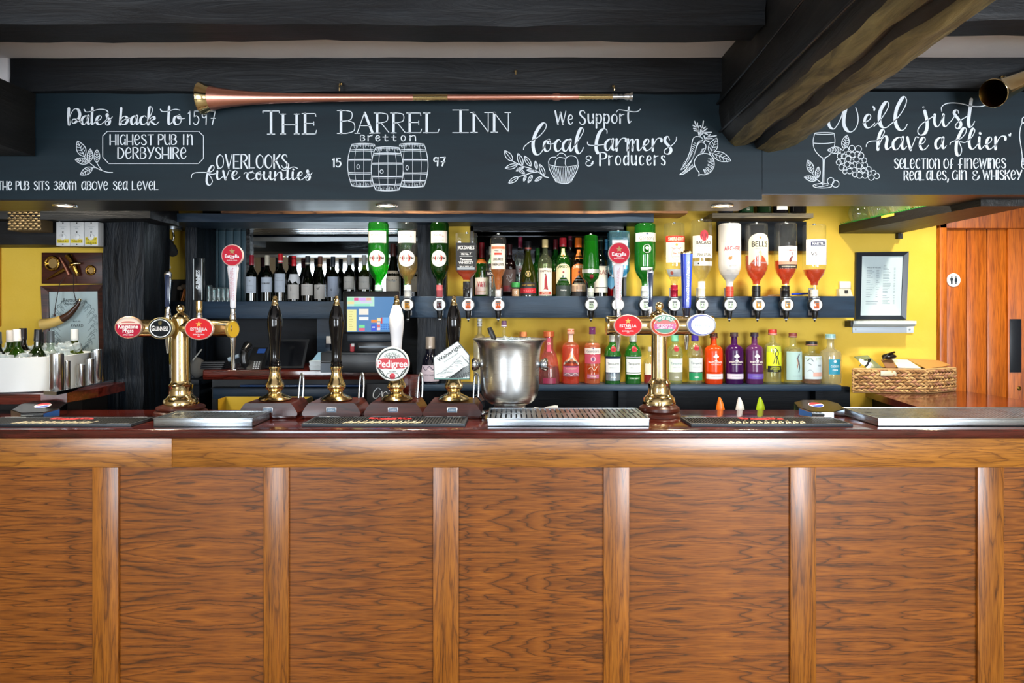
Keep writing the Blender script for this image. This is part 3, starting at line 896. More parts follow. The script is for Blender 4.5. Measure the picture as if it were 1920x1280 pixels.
def f(b):
    S5.text(b, 'We', 592, 768, 228, 130, 1.5, 3.2, 0.72); S5.text(b, 'S', 833, 892, 230, 138, 1.5, 3.2); S5.text(b, 'uppor', 922, 1280, 220, 130, 1.5, 3.0, 0.70, 20)
    S5.st(b, '1328,58 1320,150 1330,215 1350,200', 1.5, 3.2); S5.st(b, '1203,110 1225,86 1290,92 1380,105 1425,96 1443,78', 1.4, 2.0)
    S5.st(b, '275,482 285,450 340,405 430,350 490,282 502,235 475,216 430,262 388,340 370,430 385,512 420,535 460,500 492,425', 1.5, 6.0)
    S5.script(b, [('o', 470), ('c', 580), ('a', 660), ('', 775)], 500, 118, 1.5, 4.6)
    S5.st(b, '760,480 810,410 860,330 874,288 855,265 826,310 802,400 802,480 826,522 855,502 875,462', 1.5, 5.4)
    S5.st(b, '1110,320 1108,288 1075,275 1035,312 1007,390 1000,470 1015,515', 1.5, 6.0); S5.st(b, '915,408 925,435 990,440 1085,432', 1.4, 2.0)
    S5.script(b, [('a', 1082), ('r', 1200), ('m', 1312), ('e', 1465), ('r', 1562), ('', 1665)], 492, 115, 1.5, 4.4)
    S5.st(b, '1735,385 1720,352 1692,368 1692,405 1735,455 1750,492 1725,526 1690,520 1682,490 1712,468 1770,430 1800,390 1805,355', 1.5, 5.4)
    S5.text(b, '&', 895, 970, 645, 100, 1.3, 2.4); S5.text(b, 'P', 1040, 1105, 640, 128, 1.5, 3.4); S5.text(b, 'roducers', 1130, 1690, 636, 128, 1.5, 3.0, 0.72, 24)
part(f, 'chalk_lettering', 'white script about farmers and producers right of the inn name')
def f(b):
    for a in ((165, 598, 85, 492, .42), (215, 635, 92, 668, .36), (265, 645, 218, 520, .36), (352, 650, 282, 545, .34), (408, 680, 392, 594, .3), (485, 745, 434, 626, .34), (290, 725, 212, 668, .3), (225, 755, 124, 818, .36),
              (300, 735, 276, 802, .3), (362, 735, 320, 816, .34), (460, 755, 386, 798, .34), (390, 690, 305, 688, .3), (280, 655, 198, 698, .26)):
        S5.leaf(b, *a, veins=False)
    S5.st(b, '165,598 260,645 350,672 430,710 480,750 525,762;225,755 300,732 360,712 420,705', 1.3, 1.5, 'c')
part(f, 'chalk_drawing', 'white chalk branch with pointed leaves')
def f(b):
    S5.st(b, '530,640 526,600 550,562 600,556;610,545 640,518 680,525 705,562;590,640 598,590 630,560 690,568;690,620 700,570 740,545 795,555 818,600 812,640 760,650;690,620 700,650', 1.2, 1.2, 'c')
    S5.st(b, '526,632 600,650 700,655 780,645 826,632;526,632 540,690 600,805;826,632 805,700 750,805;600,805 660,820 710,820 750,805', 1.4, 1.4, 'c')
    for k in range(15):
        u = k / 14
        S5.st(b, '%f,%f %f,%f' % (545 + u * 262, 640 + 14 * math.sin(u * math.pi), 607 + u * 140, 808 + 10 * math.sin(u * math.pi)), 0.9, 0.9, 'c')
part(f, 'chalk_drawing', 'white chalk basket of round loaves')
S6 = Sheet(1250, 210, 9.14)
def f(b):
    S6.st(b, '240,990 330,850 410,640 445,480 480,428 540,420 600,440 620,480 560,500 520,560 490,660 440,800 380,880 300,960 240,990', 1.3, 1.3, 'c')
    S6.st(b, '215,1075 300,1010 400,880 460,760 520,590 560,525 620,520 670,570 660,640 620,700 570,715;215,1075 300,1055 400,985 470,930', 1.3, 1.3, 'c')
    S6.st(b, '640,708 540,740 478,830 478,910 520,990 555,1040 542,1100;542,1100 575,1072 660,1072 750,1030 808,940 812,850 780,770 720,722 640,708', 1.4, 1.4, 'c')
    for k in range(16):
        t = k / 15
        S6.st(b, '%f,%f %f,%f' % (505 - 200 * t, 540 + 390 * t + 40 * math.sin(t * 3), 475 - 185 * t - 25 * math.sin(t * 9), 530 + 390 * t), 0.9, 0.9, 'c')
    for k in range(14):
        t = k / 13
        a = -0.5 + 2.0 * t
        S6.st(b, '%f,%f %f,%f' % (650 + 165 * math.cos(a), 890 + 182 * math.sin(a), 650 + (105 + 30 * math.sin(k * 2)) * math.cos(a) - 30, 890 + 120 * math.sin(a) - 28), 0.9, 0.9, 'c')
    for k in range(8): S6.st(b, '%f,%f %f,%f' % (300 + k * 22, 1045 - k * 14, 320 + k * 17, 1000 - k * 15), 0.8, 0.8, 'c')
    for k in range(5): S6.st(b, '%f,%f %f,%f' % (655 - k * 16, 620 + k * 22, 600 - k * 8, 640 + k * 18), 0.8, 0.8, 'c')
    for a in ((555, 410, 540, 330), (540, 330, 478, 160), (530, 280, 450, 228), (535, 300, 460, 280), (540, 330, 470, 318), (525, 260, 528, 190), (530, 290, 552, 240), (575, 410, 610, 280), (610, 280, 630, 155), (605, 290, 575, 235),
              (605, 300, 665, 258), (600, 350, 690, 285), (590, 390, 640, 350), (650, 350, 765, 348), (640, 360, 700, 385), (630, 530, 680, 440), (660, 470, 640, 410), (690, 440, 745, 385), (700, 430, 848, 405), (700, 460, 780, 455), (680, 490, 725, 505), (560, 410, 585, 300)):
        S6.st(b, '%f,%f %f,%f' % a, 2.2, 2.2, 'c')
    S6.leaf(b, 740, 715, 858, 445, .5, 1.2); S6.leaf(b, 770, 700, 1100, 835, .42, 1.2); S6.st(b, '740,725 800,690', 1.2, 1.2, 'c')
part(f, 'chalk_drawing', 'white chalk carrots and beetroot')
S7 = Sheet(1490, 170, 6.735)
S8 = Sheet(1660, 170, 7.11)
def f(b):
    S7.st(b, '440,300 425,380 440,450 490,484 540,430 590,325 620,220', 1.6, 5.5); S7.st(b, '650,200 622,340 622,430 658,500 710,522 765,480 798,400 796,300 770,215', 1.6, 6.4)
    S7.script(b, [('e', 862), ('', 1010)], 470, 172, 1.6, 5.0)
    S7.st(b, '1000,452 1080,372 1165,242 1186,170 1160,138 1112,190 1072,290 1072,390 1100,455 1150,467 1205,430 1290,352 1372,240 1412,130 1385,76 1340,122 1288,230 1268,350 1288,450 1340,502 1390,480 1420,425', 1.6, 6.4)
    S7.st(b, '990,203 1006,222 1004,246', 1.8, 3.4)
    S8.st(b, '524,272 550,380 556,480 532,560 480,592 440,572 434,520 480,450 560,392 650,335', 1.6, 6.0); S8.ell(b, 508, 222, 5, 5, 2.6, 8)
    S8.script(b, [('u', 640), ('', 850)], 480, 165, 1.6, 4.8); S8.st(b, '846,430 880,400 925,335', 1.6, 2.0)
    S8.st(b, '975,300 965,264 935,262 915,298 950,350 995,410 1006,460 970,506 936,490 940,450 990,402 1100,335', 1.6, 5.2)
    S8.st(b, '1145,115 1120,300 1106,420 1126,486 1160,465 1190,410', 1.6, 6.2); S8.st(b, '752,275 748,222 800,177 900,162 1020,175 1140,205 1250,212 1320,198 1360,172', 1.5, 1.9)
    S7.st(b, '902,706 912,668 950,640 1030,632', 1.5, 2.6); S7.st(b, '1028,640 1090,598 1132,525 1114,488 1076,540 1052,640 1050,744;1055,725 1090,630 1140,572 1166,610 1152,700 1172,742 1225,700', 1.5, 5.4)
    S8.script(b, [('a', 85), ('v', 285), ('e', 445), ('', 575)], 788, 168, 1.5, 5.0); S8.script(b, [('a', 655), ('', 812)], 775, 150, 1.5, 5.0)
    S8.st(b, '860,720 872,690 930,665 1000,640 1065,572 1076,512 1046,496 1000,562 952,680 942,800 966,866 1000,850 1016,780 986,692 1000,682 1060,690 1110,660', 1.5, 5.6)
    S8.st(b, '1110,660 1165,600 1192,532 1170,502 1136,560 1116,660 1126,750 1160,780 1200,752 1245,692', 1.5, 4.8)
    S8.script(b, [('i', 1240), ('e', 1330), ('r', 1460), ('', 1615)], 778, 160, 1.5, 5.0)
    S8.st(b, '1648,585 1652,600;1668,570 1662,602', 1.6, 2.6)
part(f, 'chalk_lettering', 'two lines of large white script right of the oak beam')
def f(b):
    for t, a, c, yb in (('SeLeCTIOn', 120, 718, 1036), ('Of', 780, 905, 1034), ('fIne', 970, 1240, 1032), ('WIneS', 1255, 1602, 1030), ('ReaL', 252, 515, 1192), ('aLeS,', 550, 840, 1190), ('GIn', 892, 1080, 1186), ('&', 1160, 1250, 1190), ('WHISKeY', 1302, 1815, 1184)):
        S8.text(b, t, a, c, yb, 128 if yb < 1100 else 122, 1.3, 2.5)
part(f, 'chalk_lettering', 'two lines of white capitals listing drinks')
def f(b):
    S7.ell(b, 375, 540, 122, 12, 1.3); S7.st(b, '252,540 232,640 250,740 310,820 360,850;498,540 508,640 488,740 430,820 370,850;235,662 330,668 420,664 500,652', 1.3, 1.3, 'c')
    S7.st(b, '345,850 358,900 352,1190;392,850 374,900 366,1190;345,850 392,850', 1.3, 1.3, 'c'); S7.ell(b, 352, 1200, 122, 28, 1.3); S7.st(b, '260,1195 330,1210 420,1195', 1.0, 1.0, 'c')
    for a in ((225, 1045, 165, 875, .45), (285, 1105, 298, 960, .42), (275, 1130, 118, 1088, .38), (620, 735, 662, 560, .5), (600, 750, 412, 750, .42)): S7.leaf(b, *a)
    S7.st(b, '225,1045 280,1120 340,1165', 1.2, 1.2, 'c')
    for x, y, r in ((455, 1140, 42), (517, 1176, 42), (648, 742, 32), (722, 728, 36), (804, 736, 40), (604, 780, 26), (676, 790, 26), (730, 810, 32), (790, 800, 34), (838, 820, 36), (570, 826, 34), (618, 826, 30), (676, 862, 34), (778, 868, 34),
                    (722, 888, 24), (832, 890, 24), (878, 878, 30), (556, 904, 32), (600, 890, 30), (662, 930, 32), (722, 948, 28), (812, 950, 36), (888, 942, 32), (590, 968, 34), (636, 980, 22), (752, 1000, 30), (692, 1014, 34), (812, 1000, 20),
                    (866, 1004, 26), (934, 990, 32), (634, 1024, 26), (906, 1020, 20), (760, 1058, 30), (818, 1066, 38), (888, 1070, 34), (948, 1044, 22), (996, 1036, 30), (966, 1094, 36), (1036, 1076, 34)):
        S7.ell(b, x, y, r, r * 1.04, 1.15, 14)
part(f, 'chalk_drawing', 'white chalk wine glass and bunch of grapes')
def f(b):
    for sg in (1, -1):
        q = lambda x, y: '%f,%f' % (1935 + sg * (x - 1935), y)
        S8.st(b, ' '.join(q(*p) for p in ((1852, 350), (1826, 372), (1818, 430), (1796, 520), (1790, 620), (1808, 750), (1824, 880), (1816, 980), (1840, 1036), (1935, 1050))), 1.6, 1.6, 'c')
        S8.st(b, '%s %s' % (q(1820, 430), q(1935, 432)) + ';' + '%s %s' % (q(1852, 350), q(1935, 350)), 2.4, 2.4, 'c')
        for k in range(6): S8.st(b, '%s %s' % (q(1826, 900 + k * 16), q(1852 + (k % 3) * 8, 902 + k * 16)), 1.2, 1.2, 'c')
part(f, 'chalk_drawing', 'part of a white chalk bottle at the right edge')
# ------------------------------------------------------------------ the bar itself
ZC = Z(805.5, 2.68)                      # counter top surface
ZU = Z(822, 2.68)                        # its underside
BX0, BX1 = -2.75, 2.9
bar = thing('bar_counter', 'panelled oak bar front below the dark counter', 'bar', (0, 0.05, 0))
stiles = [(173, 222), (494, 541), (812, 860), (1132, 1180), (1482, 1530), (1833, 1882)]
sx = [(X(a, 2.705), X(b, 2.705)) for a, b in stiles]
zr = Z(876, 2.705)
edges = [BX0] + [v for p in sx for v in p] + [BX1]
for i in range(0, len(edges), 2):
    a, b = edges[i], edges[i + 1]
    mb = MB(); mb.box(a - 0.004, b + 0.004, Y(2.716), Y(2.75), 0.0, zr + 0.01, 'oak_panel')
    mb.build('panel', bar, True)
for a, b in sx:
    mb = MB(); mb.box(a, b, Y(2.704), Y(2.716) - 0.0004, 0.0, zr, 'oak_stile', 0.0015)
    mb.build('stile', bar, True)
xj = X(322, 2.70)
for a, b in ((BX0, xj - 0.0008), (xj + 0.0008, BX1)):
    mb = MB(); mb.box(a, b, Y(2.702), Y(2.75), zr + 0.0005, ZU, 'oak_rail', 0.0015)
    mb.build('top_rail', bar, True)
mb = MB(); mb.box(BX0, BX1, Y(2.75) + 0.0005, Y(2.79), 0.0, ZU, C('#20140E', 0.6)); mb.build('carcass', bar, True)

mb = MB(); mb.box(BX0, BX1, Y(2.68), Y(3.22), ZU, ZC, 'mahogany', 0.005, None, 3)
tag(mb.build('bar_countertop', loc=(0, 0.2, ZU)), 'long glossy dark red counter on the oak bar front', 'countertop')
# return counters
def slab(name, label, pts, z0, z1, mat, cab):
    t = thing(name, label, 'countertop', (pts[0][0], pts[0][1], 0))
    n = len(pts)
    v = [(x, y, z0) for x, y in pts] + [(x, y, z1) for x, y in pts]
    f = [tuple(reversed(range(n))), tuple(range(n, 2 * n))] + [(i, (i + 1) % n, n + (i + 1) % n, n + i) for i in range(n)]
    MB().add(v, f, mat).build('worktop', t, True)
    v = [(x, y, 0) for x, y in cab] + [(x, y, z0) for x, y in cab]
    n = len(cab)
    f = [tuple(reversed(range(n))), tuple(range(n, 2 * n))] + [(i, (i + 1) % n, n + (i + 1) % n, n + i) for i in range(n)]
    MB().add(v, f, C('#15110F', 0.6)).build('cabinet', t, True)
    return t
slab('return_counter', 'dark red side counter under the wicker basket', [(1.955, Y(3.225)), (2.70, Y(3.225)), (2.62, YB - 0.002), (2.06, YB - 0.002)], ZC - 0.036, ZC, 'mahogany', [(2.0, Y(3.225)), (2.66, Y(3.225)), (2.58, YB - 0.002), (2.10, YB - 0.002)])
ZL = 1.59 - 0.385
slab('return_counter', 'dark red side counter under the white wine tub', [(-3.3, Y(3.10)), (-2.14, Y(3.10)), (-2.06, Y(3.16)), (-2.03, Y(3.35)), (-2.05, Y(3.615)), (-2.18, Y(3.615)), (-2.19, Y(3.745)), (-3.3, Y(3.745))], ZL - 0.045, ZL, 'mahogany', [(-3.2, Y(3.225)), (-2.2, Y(3.225)), (-2.14, Y(3.4)), (-2.14, Y(3.61)), (-2.20, Y(3.735)), (-3.2, Y(3.735))])

# ------------------------------------------------------------------ bar mats
def bar_mat(label, x0, x1, y0, y1, skip):
    t = thing('bar_mat', label, 'bar mat', ((x0 + x1) / 2, (y0 + y1) / 2, ZC), 'rubber bar mats along the counter')
    hx, hy = (x1 - x0) / 2, (y1 - y0) / 2
    mb = MB()
    mb.box(-hx, hx, -hy, hy, 0.0003, 0.007, C('#262B30', 0.45), 0.002)
    mb.box(-hx, hx, -hy, -hy + 0.010, 0.007, 0.012, C('#39434C', 0.4), 0.002); mb.box(-hx, hx, hy - 0.010, hy, 0.007, 0.012, C('#2A3036', 0.4), 0.002)
    mb.box(-hx, -hx + 0.010, -hy + 0.01, hy - 0.01, 0.007, 0.012, C('#2A3036', 0.4), 0.002); mb.box(hx - 0.010, hx, -hy + 0.01, hy - 0.01, 0.007, 0.012, C('#2A3036', 0.4), 0.002)
    n = int(2 * hx / 0.0125)
    for i in range(n):
        x = -hx + 0.014 + i * (2 * hx - 0.028) / n
        mb.box(x, x + 0.0055, -hy + 0.012, hy - 0.012, 0.0068, 0.0112, C('#15181B', 0.5))
    mb.build('mat', t)
    for a, b, yy in ((-hx + 0.005, -hx + 0.09, -hy + 0.004), (hx - 0.10, hx - 0.012, -hy + 0.004), (-hx + 0.02, -hx + 0.11, hy - 0.008), (hx - 0.09, hx - 0.03, hy - 0.008)):
        mb2 = MB(); mb2.box(a, b, yy, yy + 0.004, 0.0118, 0.0124, C('#C8D0D4', 0.5)); mb2.build('trim_mark', t)
    m = lambda u, w: (u, w, 0.0118)
    mb = MB()
    # red emblem over cream lettering, worn and half lost in the ribs
    for k in range(9):
        a = -0.085 + k * 0.019
        mb.add([m(a, 0.035 + 0.012 * math.sin(k * 2.1)), m(a + 0.03, 0.03), m(a + 0.024, 0.06 + 0.02 * math.cos(k)), m(a - 0.004, 0.07)], [(0, 1, 2, 3)], C('#C02A2E', 0.5))
    mb.box(-0.03, 0.03, 0.02, 0.04, 0.0113, 0.0119, C('#C02A2E', 0.5))
    mb.build('emblem', t)
    mb = MB()
    for k in range(11):
        a = -0.16 + k * 0.029
        mb.add([m(a - 0.012, -0.075), m(a - 0.002, -0.075), m(a + 0.024, -0.018), m(a + 0.014, -0.018)], [(0, 1, 2, 3)], C('#CFC6A8', 0.5))
        mb.add([m(a + 0.004, -0.07), m(a + 0.016, -0.065), m(a + 0.022, -0.045 + 0.02 * (k % 3)), m(a + 0.004, -0.03)], [(0, 1, 2, 3)], C('#CFC6A8', 0.5))
    mb.build('lettering', t)
    return t
bar_mat('black ribbed bar mat with red and cream print in front of the hand pumps', X(565, 2.745), X(872, 2.745), Y(2.745), Y(2.935), 0)
bar_mat('black ribbed bar mat at the left end of the counter', X(-60, 2.745), X(246, 2.745), Y(2.745), Y(2.925), 0)
bar_mat('black ribbed bar mat in front of the right soda gun holder', X(1296, 2.745), X(1600, 2.745), Y(2.745), Y(2.925), 0)

# ------------------------------------------------------------------ drip trays
def drip_tray(label, x0, x1, y0, y1, h, kind, skew=0.0):
    t = thing('drip_tray', label, 'drip tray', ((x0 + x1) / 2, (y0 + y1) / 2, ZC), 'steel drip trays on the counter')
    hx, hy = (x1 - x0) / 2, (y1 - y0) / 2
    mb = MB()
    w = 0.003
    mb.box(-hx, hx, -hy, hy, 0.0003, 0.004, C('#34383A', .4, .6))
    mb.box(-hx, hx, -hy, -hy + w, 0.0003, h, 'steel', 0.001); mb.box(-hx, hx, hy - w, hy, 0.0003, h, 'steel', 0.001)
    mb.box(-hx, -hx + w, -hy, hy, 0.0003, h, 'steel', 0.001); mb.box(hx - w, hx, -hy, hy, 0.0003, h, 'steel', 0.001)
    for a in ((-hx - 0.002, hx + 0.002, -hy - 0.002, -hy + 0.006), (-hx - 0.002, hx + 0.002, hy - 0.006, hy + 0.002)): mb.box(a[0], a[1], a[2], a[3], h - 0.003, h + 0.0015, 'steel', 0.001)
    for a in (-hx - 0.002, hx - 0.006): mb.box(a, a + 0.008, -hy, hy, h - 0.003, h + 0.0015, 'steel', 0.001)
    mb.build('pan', t)
    g = MB()
    if kind == 'slots':
        n = 30
        for i in range(n + 1):
            x = -hx + 0.008 + i * (2 * hx - 0.016) / n
            wd = (2 * hx - 0.016) / n
            if i < n: g.box(x + wd * 0.24, x + wd, -hy + 0.012, hy - 0.012, h - 0.0035, h - 0.0005, 'steel', 0.0008, None, 1)
        g.box(-hx + 0.006, hx - 0.006, -hy + 0.005, -hy + 0.014, h - 0.003, h, 'steel'); g.box(-hx + 0.006, hx - 0.006, hy - 0.014, hy - 0.005, h - 0.003, h, 'steel')
        g.box(-hx + 0.006, hx - 0.006, -0.012, 0.012, h - 0.0042, h - 0.0012, 'steel')
    else:
        ix, iy = hx - 0.007, hy - 0.007          # diagonal mesh
        for sg in (1, -1):
            k = -ix - iy
            while k < ix + iy:
                a, b = max(-ix, k - iy), min(ix, k + iy)
                if b - a > 0.006:
                    p, q = Vector((a, sg * (a - k), 0)), Vector((b, sg * (b - k), 0))
                    n_ = Vector((-sg, 1, 0)).normalized() * 0.0019
                    zz_ = h - 0.0012 - (0.0004 if sg > 0 else 0)
                    g.hull([(p.x - n_.x, p.y - n_.y, zz_ - .0009), (q.x - n_.x, q.y - n_.y, zz_ - .0009), (q.x + n_.x, q.y + n_.y, zz_ - .0009), (p.x + n_.x, p.y + n_.y, zz_ - .0009)],
                           [(p.x - n_.x, p.y - n_.y, zz_), (q.x - n_.x, q.y - n_.y, zz_), (q.x + n_.x, q.y + n_.y, zz_), (p.x + n_.x, p.y + n_.y, zz_)], 'steel')
                k += 0.0155
    g.build('grille', t)
    for sx_ in (-1, 1):
        k = MB(); k.lathe([(0.013, 0), (0.013, 0.0004), (0.009, 0.0006), (0.001, 0.0006)], C('#1A1A1A', 0.4), 16, (sx_ * (hx - 0.045), 0.01, h - 0.0002)); k.build('finger_hole', t)
    return t
drip_tray('small steel drip tray with mesh top before the left beer font', X(290, 2.745), X(475, 2.745), Y(2.735), Y(2.93), 0.036, 'mesh')
drip_tray('long steel drip tray with slotted top before the ice bucket', X(914, 2.74), X(1218, 2.74), Y(2.745), Y(3.035), 0.034, 'slots')
drip_tray('long steel drip tray with mesh top at the right end of the counter', X(1647, 2.75), X(2060, 2.75), Y(2.752), Y(3.06), 0.033, 'mesh')

# ------------------------------------------------------------------ badges and beer fonts
def flat(y): return lambda u, w: (u, y, w)
def arc_text(mb, s, R, cz, h, ink, y, span=None):
    n = len(s); span = span or 1.2
    for i, ch in enumerate(s):
        if ch == ' ': continue
        a = span * ((i + 0.5) / n - 0.5)
        ca, sa = math.cos(-a), math.sin(-a)
        u0, w0 = R * math.sin(a), cz + R * math.cos(a)
        stamp(mb, ch, 0, 0, h, ink, lambda u, w: (u0 + u * ca - w * sa, y, w0 + u * sa + w * ca), maxw=span * R / n * 0.98)
def star(mb, cx, cz, r, ink, y):
    p = [(cx + (r if k % 2 == 0 else r * 0.4) * math.sin(math.pi * k / 5), y, cz + (r if k % 2 == 0 else r * 0.4) * math.cos(math.pi * k / 5)) for k in range(10)]
    mb.add(p, [tuple(range(10))], ink)
def ellipse(mb, rx, rz, y, mat, a0=0, a1=2 * math.pi, cz=0, n=36):
    p = [(rx * math.cos(a0 + (a1 - a0) * i / n), y, cz + rz * math.sin(a0 + (a1 - a0) * i / n)) for i in range(n + (0 if abs(a1 - a0) > 6.2 else 1))]
    mb.add(p, [tuple(range(len(p)))], mat)
AX = Matrix.Rotation(math.pi / 2, 4, 'X')        # lathe axis +z -> -y
def badge_body(mb, rx, rz, rim, face, th=0.016):
    prof = [(0.80, -0.0), (0.98, 0.0), (1.0, th * 0.3), (1.0, th * 0.8), (0.97, th), (0.93, th + 0.001), (0.91, th - 0.0008), (0.0001, th - 0.0008)]
    b = MB(); b.lathe(prof, rim, 40)
    M = AX @ Matrix.Diagonal((rx, rz, 1, 1))
    mb.add([M @ Vector(p) for p in b.v], b.f, rim, True)
    ellipse(mb, rx * 0.915, rz * 0.915, -(th - 0.0002), face)
    return -(th + 0.0003)
def badge_art(mb, kind, rx, rz, y):
    w_ = C('#F6F4F2', 0.5)
    if kind == 'cider':
        ellipse(mb, rx * 0.91, rz * 0.91, y + 0.0003, C('#E3CFBE', 0.4), 0.32, math.pi - 0.32, 0)
        ellipse(mb, rx * 0.5, rz * 0.14, y + 0.00015, C('#C06058', 0.4), 0, math.pi, rz * 0.42)
        m = flat(y - 0.0002)
        stamp(mb, 'Kingstone', 0, rz * 0.10, rz * 0.36, w_, m, width=rx * 1.45, bold=0.04); stamp(mb, 'Press', 0, -rz * 0.27, rz * 0.36, w_, m, width=rx * 0.78, bold=0.04)
        stamp(mb, 'ESTD', 0, -rz * 0.52, rz * 0.09, w_, m); stamp(mb, 'APPLE CIDER', 0, -rz * 0.66, rz * 0.12, w_, m, maxw=rx * 0.8)
    elif kind == 'stout':
        m = flat(y)
        b = MB(); b.lathe([(0.84, 0), (0.80, 0.0006), (0.78, 0.0006), (0.75, 0)], C('#E8ECEE', 0.3), 40, caps=False)
        M = Matrix.Translation((0, y + 0.0004, 0)) @ AX @ Matrix.Diagonal((rx, rz, 1, 1)); mb.add([M @ Vector(p) for p in b.v], b.f, C('#E8ECEE', 0.3), True)
        stamp(mb, 'G', -rx * 0.56, 0.0 , rz * 0.50, w_, m, width=rx * 0.24, bold=0.03); stamp(mb, 'UINNESS', rx * 0.12, -rz * 0.03, rz * 0.42, w_, m, width=rx * 1.04, bold=0.025)
        for q in ([(-.1, .60), (-.08, .36), (.04, .30), (.1, .62), (-.1, .60)], [(-.05, .58), (-.03, .38)], [(0, .58), (0.01, .36)], [(.05, .6), (.04, .36)]):
            ribbon(mb, [(a * rx * 1.2, b_ * rz) for a, b_ in q], 0.0007, 0.0007, C('#CBB870', 0.4), 3, 'c', lambda u, w: (u, y, w))
    elif kind == 'lager':
        m = flat(y)
        star(mb, 0, rz * 0.42, rz * 0.30, C('#F2B23C', 0.4), y)
        stamp(mb, 'ESTRELLA', 0, -rz * 0.02, rz * 0.26, w_, m, width=rx * 1.16, bold=0.05); stamp(mb, 'DAMM', 0, -rz * 0.26, rz * 0.13, w_, m, width=rx * 0.4, bold=0.04)
        stamp(mb, 'BARCELONA', 0, -rz * 0.50, rz * 0.11, w_, m, width=rx * 0.8); stamp(mb, '1876', 0, -rz * 0.65, rz * 0.09, w_, m, maxw=rx * 0.3)
    elif kind == 'bitter':
        m = flat(y - 0.0004)
        ellipse(mb, rx * 0.76, rz * 0.74, y + 0.0002, C('#EFE2C8', 0.4)); ellipse(mb, rx * 0.72, rz * 0.70, y + 0.0001, C('#C85A54', 0.4)); ellipse(mb, rx * 0.70, rz * 0.66, y, C('#2E8A6A', 0.4), math.pi + 0.5, 2 * math.pi - 0.5)
        mb.add([(-rx * .72, y - .0001, -rz * .30), (rx * .72, y - .0001, -rz * .30), (rx * .74, y - .0001, rz * .16), (-rx * .74, y - .0001, rz * .16)], [(0, 1, 2, 3)], C('#C23A8A', 0.4))
        for i in range(12):
            a0, a1 = 2.45 - i * 0.148, 2.45 - (i + 1) * 0.148
            q = lambda a, r: (rx * r * math.cos(a), y - 0.0002, rz * r * math.sin(a))
            mb.add([q(a0, .92), q(a1, .92), q(a1, .50), q(a0, .50)], [(0, 1, 2, 3)], C('#3A8F6E', 0.4))
        n = 9
        for i, ch in enumerate('MANSFIELD'):
            a = 2.36 - (i + 0.5) / n * 1.58
            u0, w0 = rx * 0.71 * math.cos(a), rz * 0.70 * math.sin(a)
            r_ = (a - math.pi / 2) * 0.62
            stamp(mb, ch, u0, w0, rz * 0.27, w_, m, maxw=rx * 0.15, bold=0.04, rot=r_)
        stamp(mb, 'SMOOTH', 0, rz * 0.02, rz * 0.22, w_, m, width=rx * 1.1, bold=0.05); stamp(mb, 'CREAMY ALE', 0, -rz * 0.2, rz * 0.14, w_, m, width=rx * 1.0, bold=0.03)
    elif kind == 'pils':
        m = flat(y - 0.0002)
        ellipse(mb, rx * 0.91, rz * 0.91, y + 0.0003, C('#2A3AA0', 0.4)); 
        p = [(rx * (0.10 + 0.80 * math.cos(a)), y, rz * 0.82 * math.sin(a)) for a in [2 * math.pi * i / 36 for i in range(36)]]
        mb.add(p, [tuple(range(36))], C('#F4F5F8', 0.35))
        g = C('#A2ACC0', 0.5)
        stamp(mb, 'PERONI', rx * .1, -rz * 0.06, rz * 0.28, g, m, width=rx * 1.1, bold=0.0); stamp(mb, 'NASTRO AZZURRO', rx * .1, -rz * 0.42, rz * 0.10, g, m, width=rx * 0.9)
        b = MB(); b.lathe([(0.0046, 0), (0.0042, 0.0003), (0.0034, 0.0003)], g, 16, caps=False); M = Matrix.Translation((rx * .1, y, rz * .5)) @ AX; mb.add([M @ Vector(p_) for p_ in b.v], b.f, g)
    elif kind == 'blank':
        pass
FACE = {'cider': '#B01838', 'stout': '#10181E', 'lager': '#E0161E', 'bitter': '#C8401E', 'pils': '#EEF0F4', 'blank': '#C8A02C'}  # blank: yellow is a reflection painted into the side badge's face
RIM = {'cider': '#C8A48A', 'stout': '#A89868', 'lager': '#EED2C4', 'bitter': '#EAD9C6', 'pils': '#C8CED4', 'blank': '#B89A50'}

def beer_font(label, cx, D, barpx, bar_y, bar_r, wood_px, brass_px, finial_px, base_py):
    """turned brass column with a crossbar; all measured in photo pixels at distance D"""
    s = D / 1280.0
    x0 = X(cx, D)
    t = thing('beer_font', label, 'beer font', (x0, Y(D), ZC))
    z = lambda py: Z(py, D) - ZC
    zb = z(base_py)
    fix = lambda pr: [(r * s, max(z(py), 0.0003)) for r, py in pr]
    mb = MB(); mb.lathe(fix(wood_px), 'pump_wood', 40); mb.build('plinth', t)
    mb = MB(); mb.lathe(fix(brass_px), 'brass', 40); mb.build('column', t)
    mb = MB(); zc = z(bar_y)
    a, b = (barpx[0] - cx) * s, (barpx[1] - cx) * s
    r = bar_r * s
    prof = [(r * 0.9, a), (r * 1.04, a + 0.002), (r * 1.04, a + 0.012), (r, a + 0.014), (r, b - 0.014), (r * 1.04, b - 0.012), (r * 1.04, b - 0.002), (r * 0.9, b)]
    MX = Matrix.Translation((0, 0, zc)) @ Matrix.Rotation(math.pi / 2, 4, 'Y')
    q = MB(); q.lathe(prof, 'brass', 32); mb.add([MX @ Vector(p) for p in q.v], q.f, 'brass', True); mb.build('crossbar', t)
    mb = MB(); mb.lathe(fix(finial_px), 'brass', 24); mb.build('finial', t)
    t['_s'] = s
    return t, s, z, r

